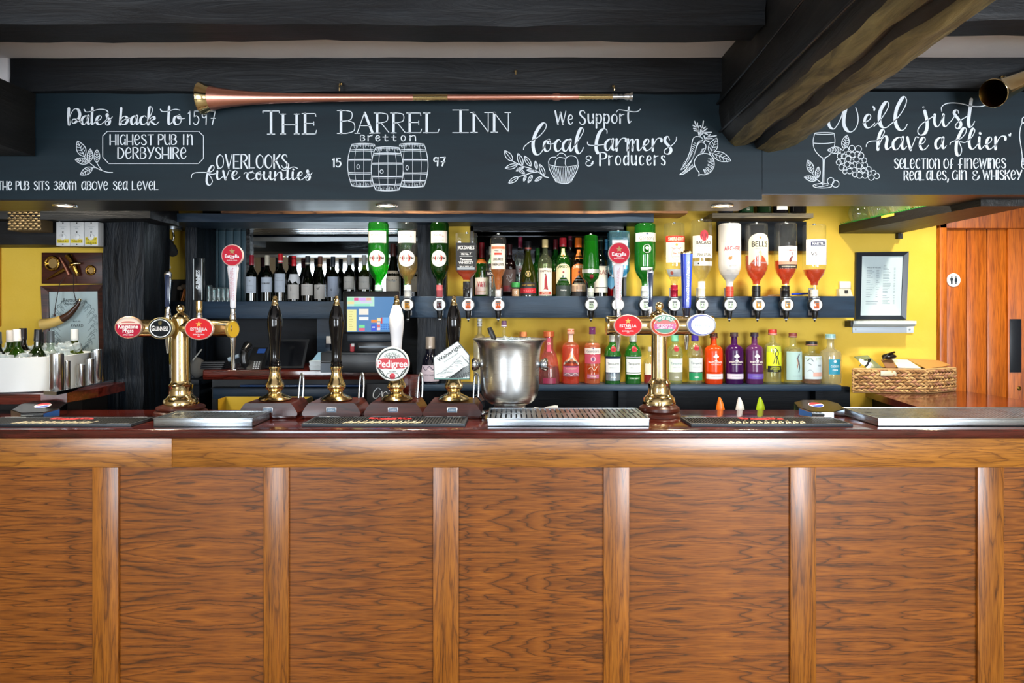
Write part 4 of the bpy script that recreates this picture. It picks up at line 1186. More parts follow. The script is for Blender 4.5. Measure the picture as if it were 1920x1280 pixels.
def add_badge(t, s, z, cx, px, py, rx, rz, kind, y, yaw=0.0):
    rx, rz = rx * s, rz * s
    mb = MB()
    yy = badge_body(mb, rx, rz, C(RIM[kind], 0.3, 0.4), C(FACE[kind], 0.45, 0, .2))
    badge_art(mb, kind, rx, rz, yy)
    o = mb.build('badge', t)
    o.location = ((px - cx) * s, y, z(py)); o.rotation_euler = (0, 0, yaw)
    mb = MB(); mb.tube([(0, 0.002, 0), (0, 0.035, 0)], 0.010, 'brass', 12); k = mb.build('stem', o)
    return o

def tap(t, s, z, cx, px, top_py, ybar, kind, spout=None, y=-0.0):
    """tap body on top of the crossbar with its own handle and spout below"""
    x = (px - cx) * s
    mb = MB()
    mb.lathe([(0.013, z(600)), (0.015, z(594)), (0.013, z(590)), (0.011, z(584)), (0.012, z(579))], 'chrome', 20, (x, y, 0)); mb.build('tap_body', t)
    if spout:
        mb = MB(); mb.lathe([(0.0058, z(spout)), (0.0065, z(spout - 2)), (0.012, z(636)), (0.013, z(628))], 'chrome', 18, (x, y, 0)); mb.build('spout', t)
    if kind == 'paddle':
        mb = MB()
        pr = [(0.0085, z(584)), (0.0075, z(578)), (0.010, z(560)), (0.0125, z(530)), (0.015, z(top_py + 4)), (0.011, z(top_py)), (0.002, z(top_py - 1))]
        mb.lathe(pr, 'chrome', 16, (x, y, 0), None, 6, 0.45)
        mb.box(x - 0.0095, x + 0.0095, y - 0.0085, y - 0.0062, z(575), z(top_py + 6), C('#2A3550', 0.15), 0.002)
        o = mb.build('tap_handle', t)
    elif kind == 'stout':
        mb = MB(); zt = z(top_py)
        mb.lathe([(0.010, z(592)), (0.012, z(585)), (0.014, z(580)), (0.014, z(564))], 'brass', 20, (x, y, 0))
        mb.box(x - 0.020, x + 0.020, y - 0.016, y + 0.016, z(564), zt, C('#0E1418', 0.15), 0.004)
        mb.box(x - 0.0195, x - 0.017, y - 0.0168, y - 0.0150, z(562), zt - 0.004, C('#C0C8CC', 0.2)); mb.box(x + 0.017, x + 0.0195, y - 0.0168, y - 0.0150, z(562), zt - 0.004, C('#C0C8CC', 0.2))
        h = zt - z(564)
        stamp(mb, 'GUINNESS', 0, 0, 0.017, C('#E8F0F4', 0.4), lambda u, w: (x - w, y - 0.0166, z(524) + u), width=h * 0.44, bold=0.02)
        mb.build('tap_handle', t)
    elif kind == 'lager':
        mb = MB()
        mb.lathe([(0.010, z(578)), (0.0125, z(574)), (0.013, z(555)), (0.017, z(528)), (0.0225, z(510)), (0.0245, z(502)), (0.021, z(497)), (0.008, z(494))], C('#E8E6EA', 0.3), 20, (x, y, 0), None, 3, 0.6)
        for k, (dx_, tx) in enumerate(((0.009, 'BARCELONA 1876'), (0.0, 'CERVEZA MEDITERRANEA'), (-0.009, 'MALTA LUPULO ARROZ'))):
            stamp(mb, tx, 0, 0, 0.0046, C('#C8506A', 0.5), lambda u, w, d=dx_: (x + d * (0.55 + 0.45 * (u + 0.08) / 0.16) + w, y - 0.0165 + 0.0 , z(533) - u), width=0.145 - k * 0.012, bold=-0.008)
        h = mb.build('tap_handle', t)
        r = 20.5 * s
        mb = MB(); yy = badge_body(mb, r, r, C('#E8C8C0', 0.3), C('#C8102E', 0.45, 0, .2), 0.014)
        star(mb, 0, r * 0.36, r * 0.30, C('#B08A4A', 0.4), yy)
        stamp(mb, 'Estrella', 0, -r * 0.06, r * 0.30, C('#FFFFFF', 0.5), flat(yy), width=r * 1.30, bold=0.035); stamp(mb, 'DAMM', 0, -r * 0.30, r * 0.10, C('#FFFFFF', 0.5), flat(yy), maxw=r * 0.4); stamp(mb, 'BARCELONA', 0, -r * 0.46, r * 0.11, C('#F0D0D0', 0.5), flat(yy), width=r * 0.95)
        o = mb.build('medallion', h); o.location = (x + 0.002, y - 0.002, z(top_py + 20))
    elif kind == 'pils':
        mb = MB()
        mb.lathe([(0.017, z(577)), (0.019, z(570)), (0.020, z(540)), (0.0235, z(500)), (0.025, z(480)), (0.025, z(476))], C('#2038A8', 0.2), 24, (x, y, 0), None, 4, 0.8)
        mb.lathe([(0.025, z(476)), (0.026, z(474)), (0.022, z(471.5)), (0.008, z(469))], 'brass', 24, (x, y, 0), None, 4, 0.8)
        mb.lathe([(0.014, z(592)), (0.016, z(584)), (0.018, z(578))], C('#141A30', 0.2), 20, (x, y, 0))
        stamp(mb, 'Peroni Nastro Azzurro', 0, 0, 0.0125, C('#E8EEFA', 0.4), lambda u, w: (x - w, y - 0.0205 - 0.0035 * max(0, min(1, (u + 0.06) / 0.15)), z(528) + u), width=z(492) - z(566), bold=0.0)
        mb.build('tap_handle', t)

tL, sL, zL_, rL = beer_font('brass beer font with oval badges at the left, before the thick black post', 339, 3.05, (247, 441), 615, 16.3,
    [(45, 779), (47, 775), (46, 770), (41, 767), (43, 764), (42, 761), (34, 758), (32, 757)],
    [(31, 757.5), (31.5, 755), (30, 748), (25, 744), (22, 741), (21, 738), (21, 724), (22, 721), (18.5, 718), (17.5, 715), (16.6, 712), (16.6, 600), (16.6, 598)],
    [(16, 600), (16, 597), (14, 593), (10, 589), (6, 586.5), (5.2, 585), (7.2, 581.5), (7.6, 578), (6.6, 574), (4, 571.6), (0.3, 570.6)], 779)
add_badge(tL, sL, zL_, 339, 256, 613, 25.5, 20.5, 'cider', -rL - 0.012)
add_badge(tL, sL, zL_, 339, 318, 614.5, 26, 20, 'stout', -rL - 0.022, math.radians(-10))
add_badge(tL, sL, zL_, 339, 386, 615.5, 26.5, 20.5, 'lager', -rL - 0.014)
add_badge(tL, sL, zL_, 339, 436.5, 617, 14, 16, 'blank', -0.02, math.radians(62))
tap(tL, sL, zL_, 339, 315, 509, 615, 'paddle', 662)
tap(tL, sL, zL_, 339, 370, 483, 615, 'stout', None, 0.02)
tap(tL, sL, zL_, 339, 437, 459, 615, 'lager', 692)
tR, sR, zR_, rR = beer_font('brass beer font with oval badges at the right, before the row of gin bottles', 1236, 3.03, (1136, 1337), 610, 17.6,
    [(40, 783), (41, 779), (39, 774), (36, 771), (38, 768), (37, 763), (31, 759), (30, 757)],
    [(30, 757.5), (30.5, 754), (29, 746), (25, 742), (22, 739), (20.5, 736), (20.2, 722), (21, 718), (18, 714), (16, 711), (14.8, 707), (14.8, 600), (14.8, 596)],
    [(15, 594), (17, 591), (16, 588), (12, 585), (7, 582), (5.4, 580), (7.2, 576.5), (7.6, 573), (6.8, 569), (4, 566.5), (0.3, 565.6)], 783)
add_badge(tR, sR, zR_, 1236, 1172.5, 609.5, 26.5, 20, 'lager', -rR - 0.013)
add_badge(tR, sR, zR_, 1236, 1240, 609.5, 27, 20.5, 'bitter', -rR - 0.014)
add_badge(tR, sR, zR_, 1236, 1307, 608.5, 27, 20.5, 'pils', -rR - 0.013)
tap(tR, sR, zR_, 1236, 1159, 455, 610, 'lager', 658)
tap(tR, sR, zR_, 1236, 1221, 505, 610, 'paddle', None, 0.02)
tap(tR, sR, zR_, 1236, 1287, 470, 610, 'pils', 655, 0.0)

# ------------------------------------------------------------------ hand pumps
def hand_pump(label, cx, handle, clip=None, side=1):
    D = 3.03; s = D / 1280.0
    t = thing('hand_pump', label, 'hand pump', (X(cx, D), Y(D), ZC), 'wooden hand pumps in the middle of the counter')
    z = lambda py: Z(py, D) - ZC
    bw = 0.135
    # base: overhanging moulded block on a plinth
    mb = MB()
    out = [(-0.118, 0.0128), (-0.125, 0.016), (-0.1265, 0.026), (-0.121, 0.036), (-0.112, 0.052), (-0.102, 0.064), (-0.096, 0.069), (0.096, 0.069), (0.102, 0.064), (0.112, 0.052), (0.121, 0.036), (0.1265, 0.026), (0.125, 0.016), (0.118, 0.0128)]
    mb.prism(out, -0.088, 0.105, 'pump_wood')
    mb.build('base', t)
    mb = MB(); mb.box(-0.118, 0.118, -0.084, 0.098, 0.0003, 0.0125, 'mahogany', 0.002); mb.build('plinth', t)
    mb = MB(); mb.box(-0.022, 0.022, -0.0905, -0.0875, 0.028, 0.050, C('#C8CCD0', 0.3, 0.8), 0.001); mb.box(-0.019, 0.019, -0.0915, -0.0902, 0.031, 0.047, C('#5A7084', 0.35))
    stamp(mb, 'ANGRAM', 0, 0.039, 0.006, C('#DDE4E8', 0.4), flat(-0.0918), width=0.028); mb.build('name_plate', t)
    br = [(29, 748.5), (30, 747), (27, 744), (19, 740), (13, 737), (11.5, 734), (13, 731), (15, 729), (17.5, 725), (17, 720), (13.5, 714), (11, 707), (9.6, 699), (10, 693), (12, 689), (12, 687), (10, 686)]
    mb = MB(); mb.lathe([(r * s, z(py)) for r, py in br], 'brass', 32); mb.build('pedestal', t)
    hm = C('#0A0A0C', 0.08) if handle == 'black' else C('#E4E4E8', 0.15)
    hp = [(10, 687), (11, 684), (9.5, 681), (10.5, 678), (8.8, 675), (9, 665), (9.5, 650), (11, 632), (13.2, 615), (14, 603), (13, 592), (10, 581), (7.5, 575), (6.5, 572)]
    mb = MB(); mb.lathe([(r * s, z(py)) for r, py in hp], hm, 28); h = mb.build('handle', t)
    tp = [(6.6, 572.5), (6.6, 570), (4.8, 567), (4.4, 565), (5.2, 563), (4, 561), (3.4, 559.5), (4.2, 557.5), (3.2, 555), (0.3, 554)]
    mb = MB(); mb.lathe([(r * s, z(py)) for r, py in tp], 'brass', 20); mb.build('tip', h)
    # swan neck spout behind
    mb = MB()
    x = 0.135 if side else 0.135
    pth = catmull([(0.128, 0.02, 0.07), (0.130, 0.03, 0.13), (0.133, 0.035, 0.165), (0.141, 0.03, 0.182), (0.150, 0.02, 0.165), (0.152, 0.015, 0.12), (0.150, 0.01, 0.075)], 5)
    pth = [(p.x - 0.045, p.y + 0.05, p.z) for p in pth]
    mb.tube(pth, 0.0048, 'steel', 10); mb.build('swan_neck', t)
    if clip: clip(t, s, z)
    return t
hand_pump('hand pump with black handle and no badge, nearest the left beer font', 515.5, 'black')
hand_pump('hand pump with black handle and no badge, beside the pump with a white handle', 631, 'black')
def clip_round(t, s, z):
    r = 31.5 * s
    mb = MB(); yy = badge_body(mb, r, r, C('#D8DCD8', 0.3), C('#E6EEE8', 0.3), 0.012)
    k = C('#23302C', 0.4)
    b = MB(); b.lathe([(0.90, 0), (0.88, 0.0004), (0.84, 0.0004), (0.82, 0)], k, 40, caps=False); M = Matrix.Translation((0, yy + 0.0006, 0)) @ AX @ Matrix.Diagonal((r, r, 1, 1)); mb.add([M @ Vector(p) for p in b.v], b.f, k)
    ribbon(mb, [(-r * .78, r * .07), (-r * .5, r * .13), (0, r * .12), (r * .5, r * .12), (r * .78, r * .14)], r * .3, r * .3, C('#FFFFFF', .4), 6, 'c', lambda u, w: (u, yy - .0001, w))
    ribbon(mb, [(-r * .66, 0), (-r * .4, r * .03), (0, 0), (r * .4, r * .03), (r * .66, r * .04)], r * .60, r * .60, C('#C62A36', .4), 6, 'c', lambda u, w: (u, yy - .0003, w))
    stamp(mb, 'Pedigree', 0, r * 0.02, r * 0.42, C('#FFFFFF', .4), flat(yy - .0008), width=r * 1.74, bold=0.05)
    arc_text(mb, 'BURTON PALE ALE', r * .62, 0, r * .13, C('#7A8A84', .4), yy - .0004, 1.7)
    for u, w in ((-.2, .42), (0, .5), (.2, .42), (-.1, .36), (.1, .36)):
        b = MB(); b.lathe([(r * .10, 0), (r * .085, 0.0003), (r * .075, 0)], k, 14, caps=False); M = Matrix.Translation((u * r, yy - .0002, w * r)) @ AX; mb.add([M @ Vector(p) for p in b.v], b.f, k)
    for sg in (-1, 1): ribbon(mb, [(sg * r * .9, -r * .22), (sg * r * .6, -r * .46), (sg * r * .42, -r * .78)], r * .05, r * .05, k, 5, 'c', lambda u, w: (u, yy - .0004, w))
    ribbon(mb, [(-r * .4, -r * .8), (-r * .3, -r * .58), (0, -r * .52), (r * .3, -r * .58), (r * .4, -r * .8)], r * .03, r * .03, k, 5, 'c', lambda u, w: (u, yy - .0004, w))
    b = MB(); b.lathe([(r * .17, 0), (r * .16, .0006), (r * .001, .0006)], C('#B83040', .4), 20); M = Matrix.Translation((0, yy - .0001, -r * .72)) @ AX; mb.add([M @ Vector(p) for p in b.v], b.f, C('#B83040', .4))
    stamp(mb, 'EST 1834', 0, -r * .44, r * .07, k, flat(yy - .0005))
    o = mb.build('pump_clip', t); o.location = (-0.008, -0.045, z(680)); o.rotation_euler = (0, 0, math.radians(0))
    MB().box(-0.008, 0.008, 0.001, 0.024, -0.03, 0.03, C('#303030', .4)).build('bracket', o)
hand_pump('hand pump with white handle and round red and white badge', 743.5, 'white', clip_round)
def clip_house(t, s, z):
    mb = MB(); q = lambda px, py: ((px - 850.5) * s, -(py - 678) * s)
    pts = [q(817, 709), q(816, 668), q(861, 637.5), q(883, 664), q(883.5, 709)]
    mb.prism(list(reversed(pts)), -0.008, 0.0, C('#3C4444', .3))
    ctr = (sum(p[0] for p in pts) / 5, sum(p[1] for p in pts) / 5)
    inn = [(ctr[0] + (a - ctr[0]) * .955, ctr[1] + (b - ctr[1]) * .955) for a, b in pts]
    yy = -0.0085
    mb.add([(a, yy, b) for a, b in inn], [tuple(range(5))], C('#E8F0EE', .3))
    mb.box(inn[0][0], inn[4][0], yy - 0.0012, yy, inn[0][1] - 0.0015, inn[0][1] + 0.003, C('#6A9A90', .4))
    k = C('#1C2426', .4); g = C('#76868A', .4)
    m = flat(yy - .0006)
    a = math.radians(33)
    stamp(mb, 'Wainwright', *q(845, 660), 0.0165, k, m, width=0.118, bold=0.02, rot=a); stamp(mb, 'THE GOLDEN BEER', *q(849, 668.5), 0.0045, g, m, width=0.075, rot=a)
    rnd = random.Random(4)
    P_ = lambda pts_, w, mt: ribbon(mb, [q(*p) for p in pts_], w * s, w * s, mt, 4, 'c', lambda u, v: (u, yy - .0005, v))
    P_([(822, 700), (838, 692), (852, 680), (862, 670), (868, 665), (874, 672), (882, 680)], .8, g)
    for i in range(34):
        t_ = rnd.random(); x = 826 + 56 * t_; top = 699 - 34 * math.sin(min(1, t_ * 1.05) * 1.5)
        y_ = top + rnd.random() * 12; L_ = 4 + rnd.random() * 7
        P_([(x, y_), (min(x + L_, 882), y_ + L_ * (.55 if x > 866 else -.3) + 2)], .45, g if i % 3 else k)
    for i in range(16):
        y_ = 690 + i * 1.15
        P_([(860 + 5 - i * 1.7, y_ + 2), (872, y_ - 3), (882.0, y_ - 7 + i * .2)], .8, k)
    for i in range(14): P_([(838 + i * 3.2, 707 - (i % 3)), (842 + i * 3.0, 703 - i * .6)], .9, k)
    o = mb.build('pump_clip', t); o.location = ((850.5 - 852) * s, -0.045, z(678))
    MB().box(-0.008, 0.008, 0.0005, 0.034, -0.04, 0.02, C('#303030', .4)).build('bracket', o)
hand_pump('hand pump with black handle and five-sided white mountain badge', 851, 'black', clip_house)

# ------------------------------------------------------------------ ice bucket and its scoop
D = 3.15; s = D / 1280
t = thing('ice_bucket', 'large steel ice bucket with round side knobs behind the long drip tray', 'ice bucket', (X(956, D), Y(D), ZC))
z = lambda py: Z(py, D) - ZC
zb = 0.0004
out = [(34, 772), (38, 771), (38, 768), (30, 764), (29, 761), (30, 758), (40, 754), (47, 748), (52, 738), (54.5, 725), (55.5, 700), (56, 670), (57.5, 655), (60.5, 645), (66, 638), (69.5, 635.5), (69.5, 634.6), (65, 636.5), (59, 644), (55, 656), (53.5, 675), (53, 700), (51, 730), (44, 745), (30, 752), (0.5, 754)]
ky = (ZC - 0) and 0
prof = [(r * s, max(z(py), zb)) for r, py in out]
prof[0] = (prof[0][0], zb); prof[1] = (prof[1][0], zb + 0.002)
mb = MB(); mb.lathe(prof, 'pewter', 56); mb.build('bucket', t)
for sg in (-1, 1):
    q = MB(); q.lathe([(0.010, 0), (0.014, 0.004), (0.020, 0.006), (0.026, 0.010), (0.022, 0.015), (0.026, 0.020), (0.030, 0.030), (0.030, 0.040), (0.024, 0.048), (0.001, 0.050)], 'chrome', 24)
    M = Matrix.Translation((sg * 55.5 * s, 0, z(683))) @ Matrix.Rotation(sg * math.pi / 2, 4, 'Y')
    mb = MB(); mb.add([M @ Vector((p[0], p[1], p[2] * .8)) for p in q.v], q.f, 'chrome', True); mb.build('side_knob', t)
rnd = random.Random(2)
iceg = glass('#EAF2F6', 0.2, 0.35, 0.08)
mb = MB()
for i in range(70):
    a, r = rnd.random() * 6.28, math.sqrt(rnd.random()) * 44 * s
    R_ = Matrix.Translation((r * math.cos(a), r * math.sin(a), z(650) + rnd.random() * 0.026 + (0.012 if r < 20 * s else 0))) @ Matrix.Rotation(rnd.random() * 3, 4, 'X') @ Matrix.Rotation(rnd.random() * 3, 4, 'Z')
    mb.box(-0.014, 0.014, -0.014, 0.014, -0.012, 0.012, iceg, 0.004, R_)
o = mb.build('ice', loc=(X(956, D), Y(D), ZC + z(652))) if False else mb.build('ice', t)
o['kind'] = 'stuff'
sc = thing('ice_scoop', 'ice scoop with black handle sticking up out of the steel bucket', 'scoop', (X(925, D), Y(D) + 0.01, ZC + z(655)))
mb = MB()
pth = [P(931, 650, D), P(926, 636, D), P(920, 622, D), P(917, 614, D)]
pth = [(p.x, p.y + 0.02, p.z) for p in pth]
mb.tube(pth, [0.010, 0.0125, 0.0135, 0.010], C('#141414', .35), 14); mb.build('handle', sc, True)
mb = MB(); p0 = P(932, 652, D)
q = MB(); q.lathe([(0.03, 0), (0.032, -0.04), (0.026, -0.075), (0.004, -0.085)][::-1], 'steel', 16, (p0.x + 0.01, p0.y + 0.02, p0.z)); mb.add(q.v, q.f, 'steel', True); mb.build('bowl', sc, True)

# bent steel guard, small steel joint and folded cloth beside the bucket
mb = MB()
D = 3.168
pts = [P(886, 743, D), P(891, 740.5, D), P(896, 740, D), P(899, 746, D), P(903, 752, D), P(904, 764, D)]
lo = []
front = [(p.x, p.y) for p in pts]
for dy in (0.0, 0.045):
    lo += [(p.x + (0.012 if dy else 0), p.y + dy, p.z) for p in pts]
n = len(pts)
th = 0.003
v = lo + [(a, b, c - th) for a, b, c in lo]
f = []
for i in range(n - 1):
    f += [(i, i + 1, n + i + 1, n + i), (2 * n + i, 3 * n + i, 3 * n + i + 1, 2 * n + i + 1), (i, 2 * n + i, 2 * n + i + 1, i + 1), (n + i, n + i + 1, 3 * n + i + 1, 3 * n + i)]
f += [(0, n, 3 * n, 2 * n), (n - 1, 3 * n - 1, 4 * n - 1, 2 * n - 1)]
mb.add(v, f, C('#5E6E78', .35, .6))
e = P(904, 764, D)
mb.box(e.x - 0.03, e.x + 0.002, e.y, e.y + 0.045, ZC + 0.0003, ZC + 0.004, C('#5E6E78', .35, .6)); mb.box(e.x - 0.002, e.x + 0.001, e.y, e.y + 0.045, ZC + 0.002, e.z, C('#5E6E78', .35, .6))
tag(mb.build('steel_guard', loc=(e.x, e.y, ZC)), 'bent grey steel guard left of the ice bucket', 'guard')
mb = MB(); c = P(905, 775, 3.0); q = MB(); q.ball((c.x, c.y, ZC + 0.014), 0.0136, 'chrome'); mb.add(q.v, q.f, 'chrome', True)
mb.tube([(c.x, c.y, ZC + 0.014), (c.x + 0.02, c.y + 0.01, ZC + 0.018)], 0.005, 'chrome', 10)
tag(mb.build('steel_stopper', loc=(c.x, c.y, ZC)), 'small round steel stopper at the left end of the long drip tray', 'stopper')
mb = MB()
c = P(1024, 762, 3.17)
rows = []
for i in range(13):
    for j in range(6):
        u, w = i / 12, j / 5
        rows.append((c.x - 0.055 + 0.11 * u, c.y - 0.02 + 0.07 * w, ZC + 0.004 + 0.012 * (0.5 + 0.5 * math.sin(u * 7 + w * 3)) + 0.012 * u * (1 - abs(2 * w - 1))))
f = [(i * 6 + j, (i + 1) * 6 + j, (i + 1) * 6 + j + 1, i * 6 + j + 1) for i in range(12) for j in range(5)]
nn = len(rows)
mb.add(rows + [(a, b, ZC + 0.0004) for a, b, _ in rows], f + [tuple(nn + k for k in q) for q in f], C('#DDE0E0', .8), True)
tag(mb.build('paper_napkin', loc=(c.x, c.y, ZC)), 'crumpled white napkin between the ice bucket and the right beer font', 'napkin')

# ------------------------------------------------------------------ soda gun holders
def soda(label, cx, D, yaw, mirror=1):
    t = thing('soda_gun_holder', label, 'soda dispenser', (X(cx, D), Y(D), ZC), None, yaw)
    mb = MB()
    W_, H = 0.095, 0.058
    plan = [(-W_, -0.03), (-0.035, -0.07), (0.055, -0.07), (W_, -0.02), (W_, 0.05), (0.05, 0.08), (-0.06, 0.08), (-W_, 0.04)]
    plan = [(a * mirror, b) for a, b in plan]
    n = len(plan)
    hz = lambda y_: H * (0.42 + 0.58 * (y_ + 0.07) / 0.15)
    v = [(a, b, 0.0004) for a, b in plan] + [(a, b, hz(b)) for a, b in plan]
    mb.add(v, [tuple(range(n))] + [(i, (i + 1) % n, n + (i + 1) % n, n + i) for i in range(n)], 'chrome')
    mb.build('housing', t)
    mb = MB(); mb.add([(a, b, hz(b) - 0.0004) for a, b in plan] + [(a * 0.95, b * 0.95, hz(b * 0.95) + 0.002) for a, b in plan], [tuple(range(n, 2 * n))] + [(i, (i + 1) % n, n + (i + 1) % n, n + i) for i in range(n)], C('#0C0C0E', .15)); mb.build('top_plate', t)
    sl = 0.58 * H / 0.15
    mp = lambda u, w: (u + 0.012 * mirror, w + 0.012, hz(w + 0.012) + 0.0032)
    mb = MB()
    n = 36; R = 0.030
    q = lambda a, r=R: (r * math.cos(a), r * 0.9 * math.sin(a))
    mb.add([mp(*q(2 * math.pi * i / n, R * 1.08)) for i in range(n)], [tuple(range(n))], C('#F2F2F4', .4))
    up = lambda u, w: mp(u, w)[:2] + (mp(u, w)[2] + 0.0008,)
    wave = lambda u: 0.006 * math.sin(u / R * 2.2)
    us = [-R + 2 * R * i / 16 for i in range(17)]
    lim = lambda u: 0.9 * math.sqrt(max(R * R - u * u, 0))
    top = [(u, lim(u)) for u in us] + [(u, min(max(wave(u) + 0.005, -lim(u)), lim(u))) for u in reversed(us)]
    bot = [(u, -lim(u)) for u in us] + [(u, min(max(wave(u) - 0.006, -lim(u)), lim(u))) for u in reversed(us)]
    for i in range(16):
        for P4, mt in ((top, C('#D02434', .4)), (bot, C('#2846A8', .4))):
            mb.add([up(*P4[i]), up(*P4[i + 1]), up(*P4[32 - i]), up(*P4[33 - i])], [(0, 1, 2, 3)], mt)
    mb.build('emblem', t)
    mb = MB()
    e = [(plan[1][0], plan[1][1]), (plan[2][0], plan[2][1])]
    mb.add([(plan[2][0] + 0.001 * mirror, plan[2][1] - 0.001, 0.004), (plan[3][0] + 0.001 * mirror, plan[3][1] - 0.001, 0.004), (plan[3][0] + 0.001 * mirror, plan[3][1] - 0.001, hz(plan[3][1]) - 0.003), (plan[2][0] + 0.001 * mirror, plan[2][1] - 0.001, hz(plan[2][1]) - 0.003)], [(0, 1, 2, 3)], C('#3E6EB4', .25, .5))
    mb.build('side_panel', t)
    return t
soda('soda gun holder with round red, white and blue emblem, left of the small drip tray', 72, 3.015, math.radians(8), 1)
soda('soda gun holder with round red, white and blue emblem, left of the right-hand drip tray', 1537, 3.04, math.radians(-6), -1)
# ------------------------------------------------------------------ bottles
SHAPES = {   # (radius, height) fractions of body radius and of the height to the mouth
 'bordeaux': [(.88, 0), (1, .015), (1, .58), (.96, .63), (.70, .69), (.46, .735), (.38, .78), (.36, .97), (.40, .975), (.40, 1)],
 'burgundy': [(.88, 0), (1, .015), (1, .40), (.94, .48), (.72, .60), (.50, .70), (.38, .78), (.35, .97), (.39, .975), (.39, 1)],
 'spirit': [(.92, 0), (1, .015), (1, .60), (.96, .65), (.78, .71), (.50, .75), (.38, .79), (.35, .98), (.40, .985), (.40, 1)],
 'gin': [(.94, 0), (1, .015), (1, .66), (.95, .71), (.72, .755), (.42, .775), (.34, .80), (.32, .98), (.40, .985), (.40, 1)],
 'shaker': [(.86, 0), (.90, .015), (.93, .56), (1.0, .585), (1.0, .615), (.94, .64), (.92, .68), (.80, .76), (.50, .82), (.40, .85), (.38, .98), (.40, 1)],
 'cognac': [(.92, 0), (1, .015), (.98, .20), (.90, .36), (.74, .50), (.54, .62), (.38, .72), (.29, .80), (.27, .98), (.32, 1)],
 'short': [(.92, 0), (1, .02), (1, .60), (.93, .66), (.60, .70), (.38, .73), (.34, .78), (.34, .98), (.40, 1)],
 'bell': [(.98, 0), (1, .015), (.96, .20), (.84, .42), (.70, .56), (.52, .64), (.42, .68), (.40, .98), (.42, 1)],
 'round': [(.90, 0), (1, .02), (1, .66), (.97, .72), (.80, .765), (.50, .785), (.30, .80), (.28, .97), (.36, .98), (.36, 1)],
 'optic': [(.90, 0), (.98, .012), (1, .03), (1, .58), (.97, .64), (.82, .71), (.52, .775), (.36, .81), (.32, .86), (.31, 1)],
 'square': [(.93, 0), (1, .012), (1, .60), (.96, .64), (.70, .70), (.42, .74), (.33, .78), (.31, 1)],
 'fluted': [(.60, 0), (.80, .02), (.84, .10), (.93, .40), (1, .55), (1, .66), (.90, .72), (.60, .77), (.38, .80), (.32, .86), (.31, 1)],
 'comfort': [(.40, 0), (.70, .02), (.96, .06), (1, .09), (1, .52), (.96, .58), (.75, .65), (.52, .70), (.48, .78), (.38, .86), (.30, .90), (.29, 1)],
 'dumpy': [(.92, 0), (1, .02), (1, .62), (.97, .68), (.86, .725), (.46, .745), (.36, .76), (.36, .98), (.40, 1)],
}
def interp(pr, z):
    for (r0, z0), (r1, z1) in zip(pr, pr[1:]):
        if z0 <= z <= z1: return r0 + (r1 - r0) * ((z - z0) / (z1 - z0) if z1 > z0 else 0)
    return pr[-1][0]

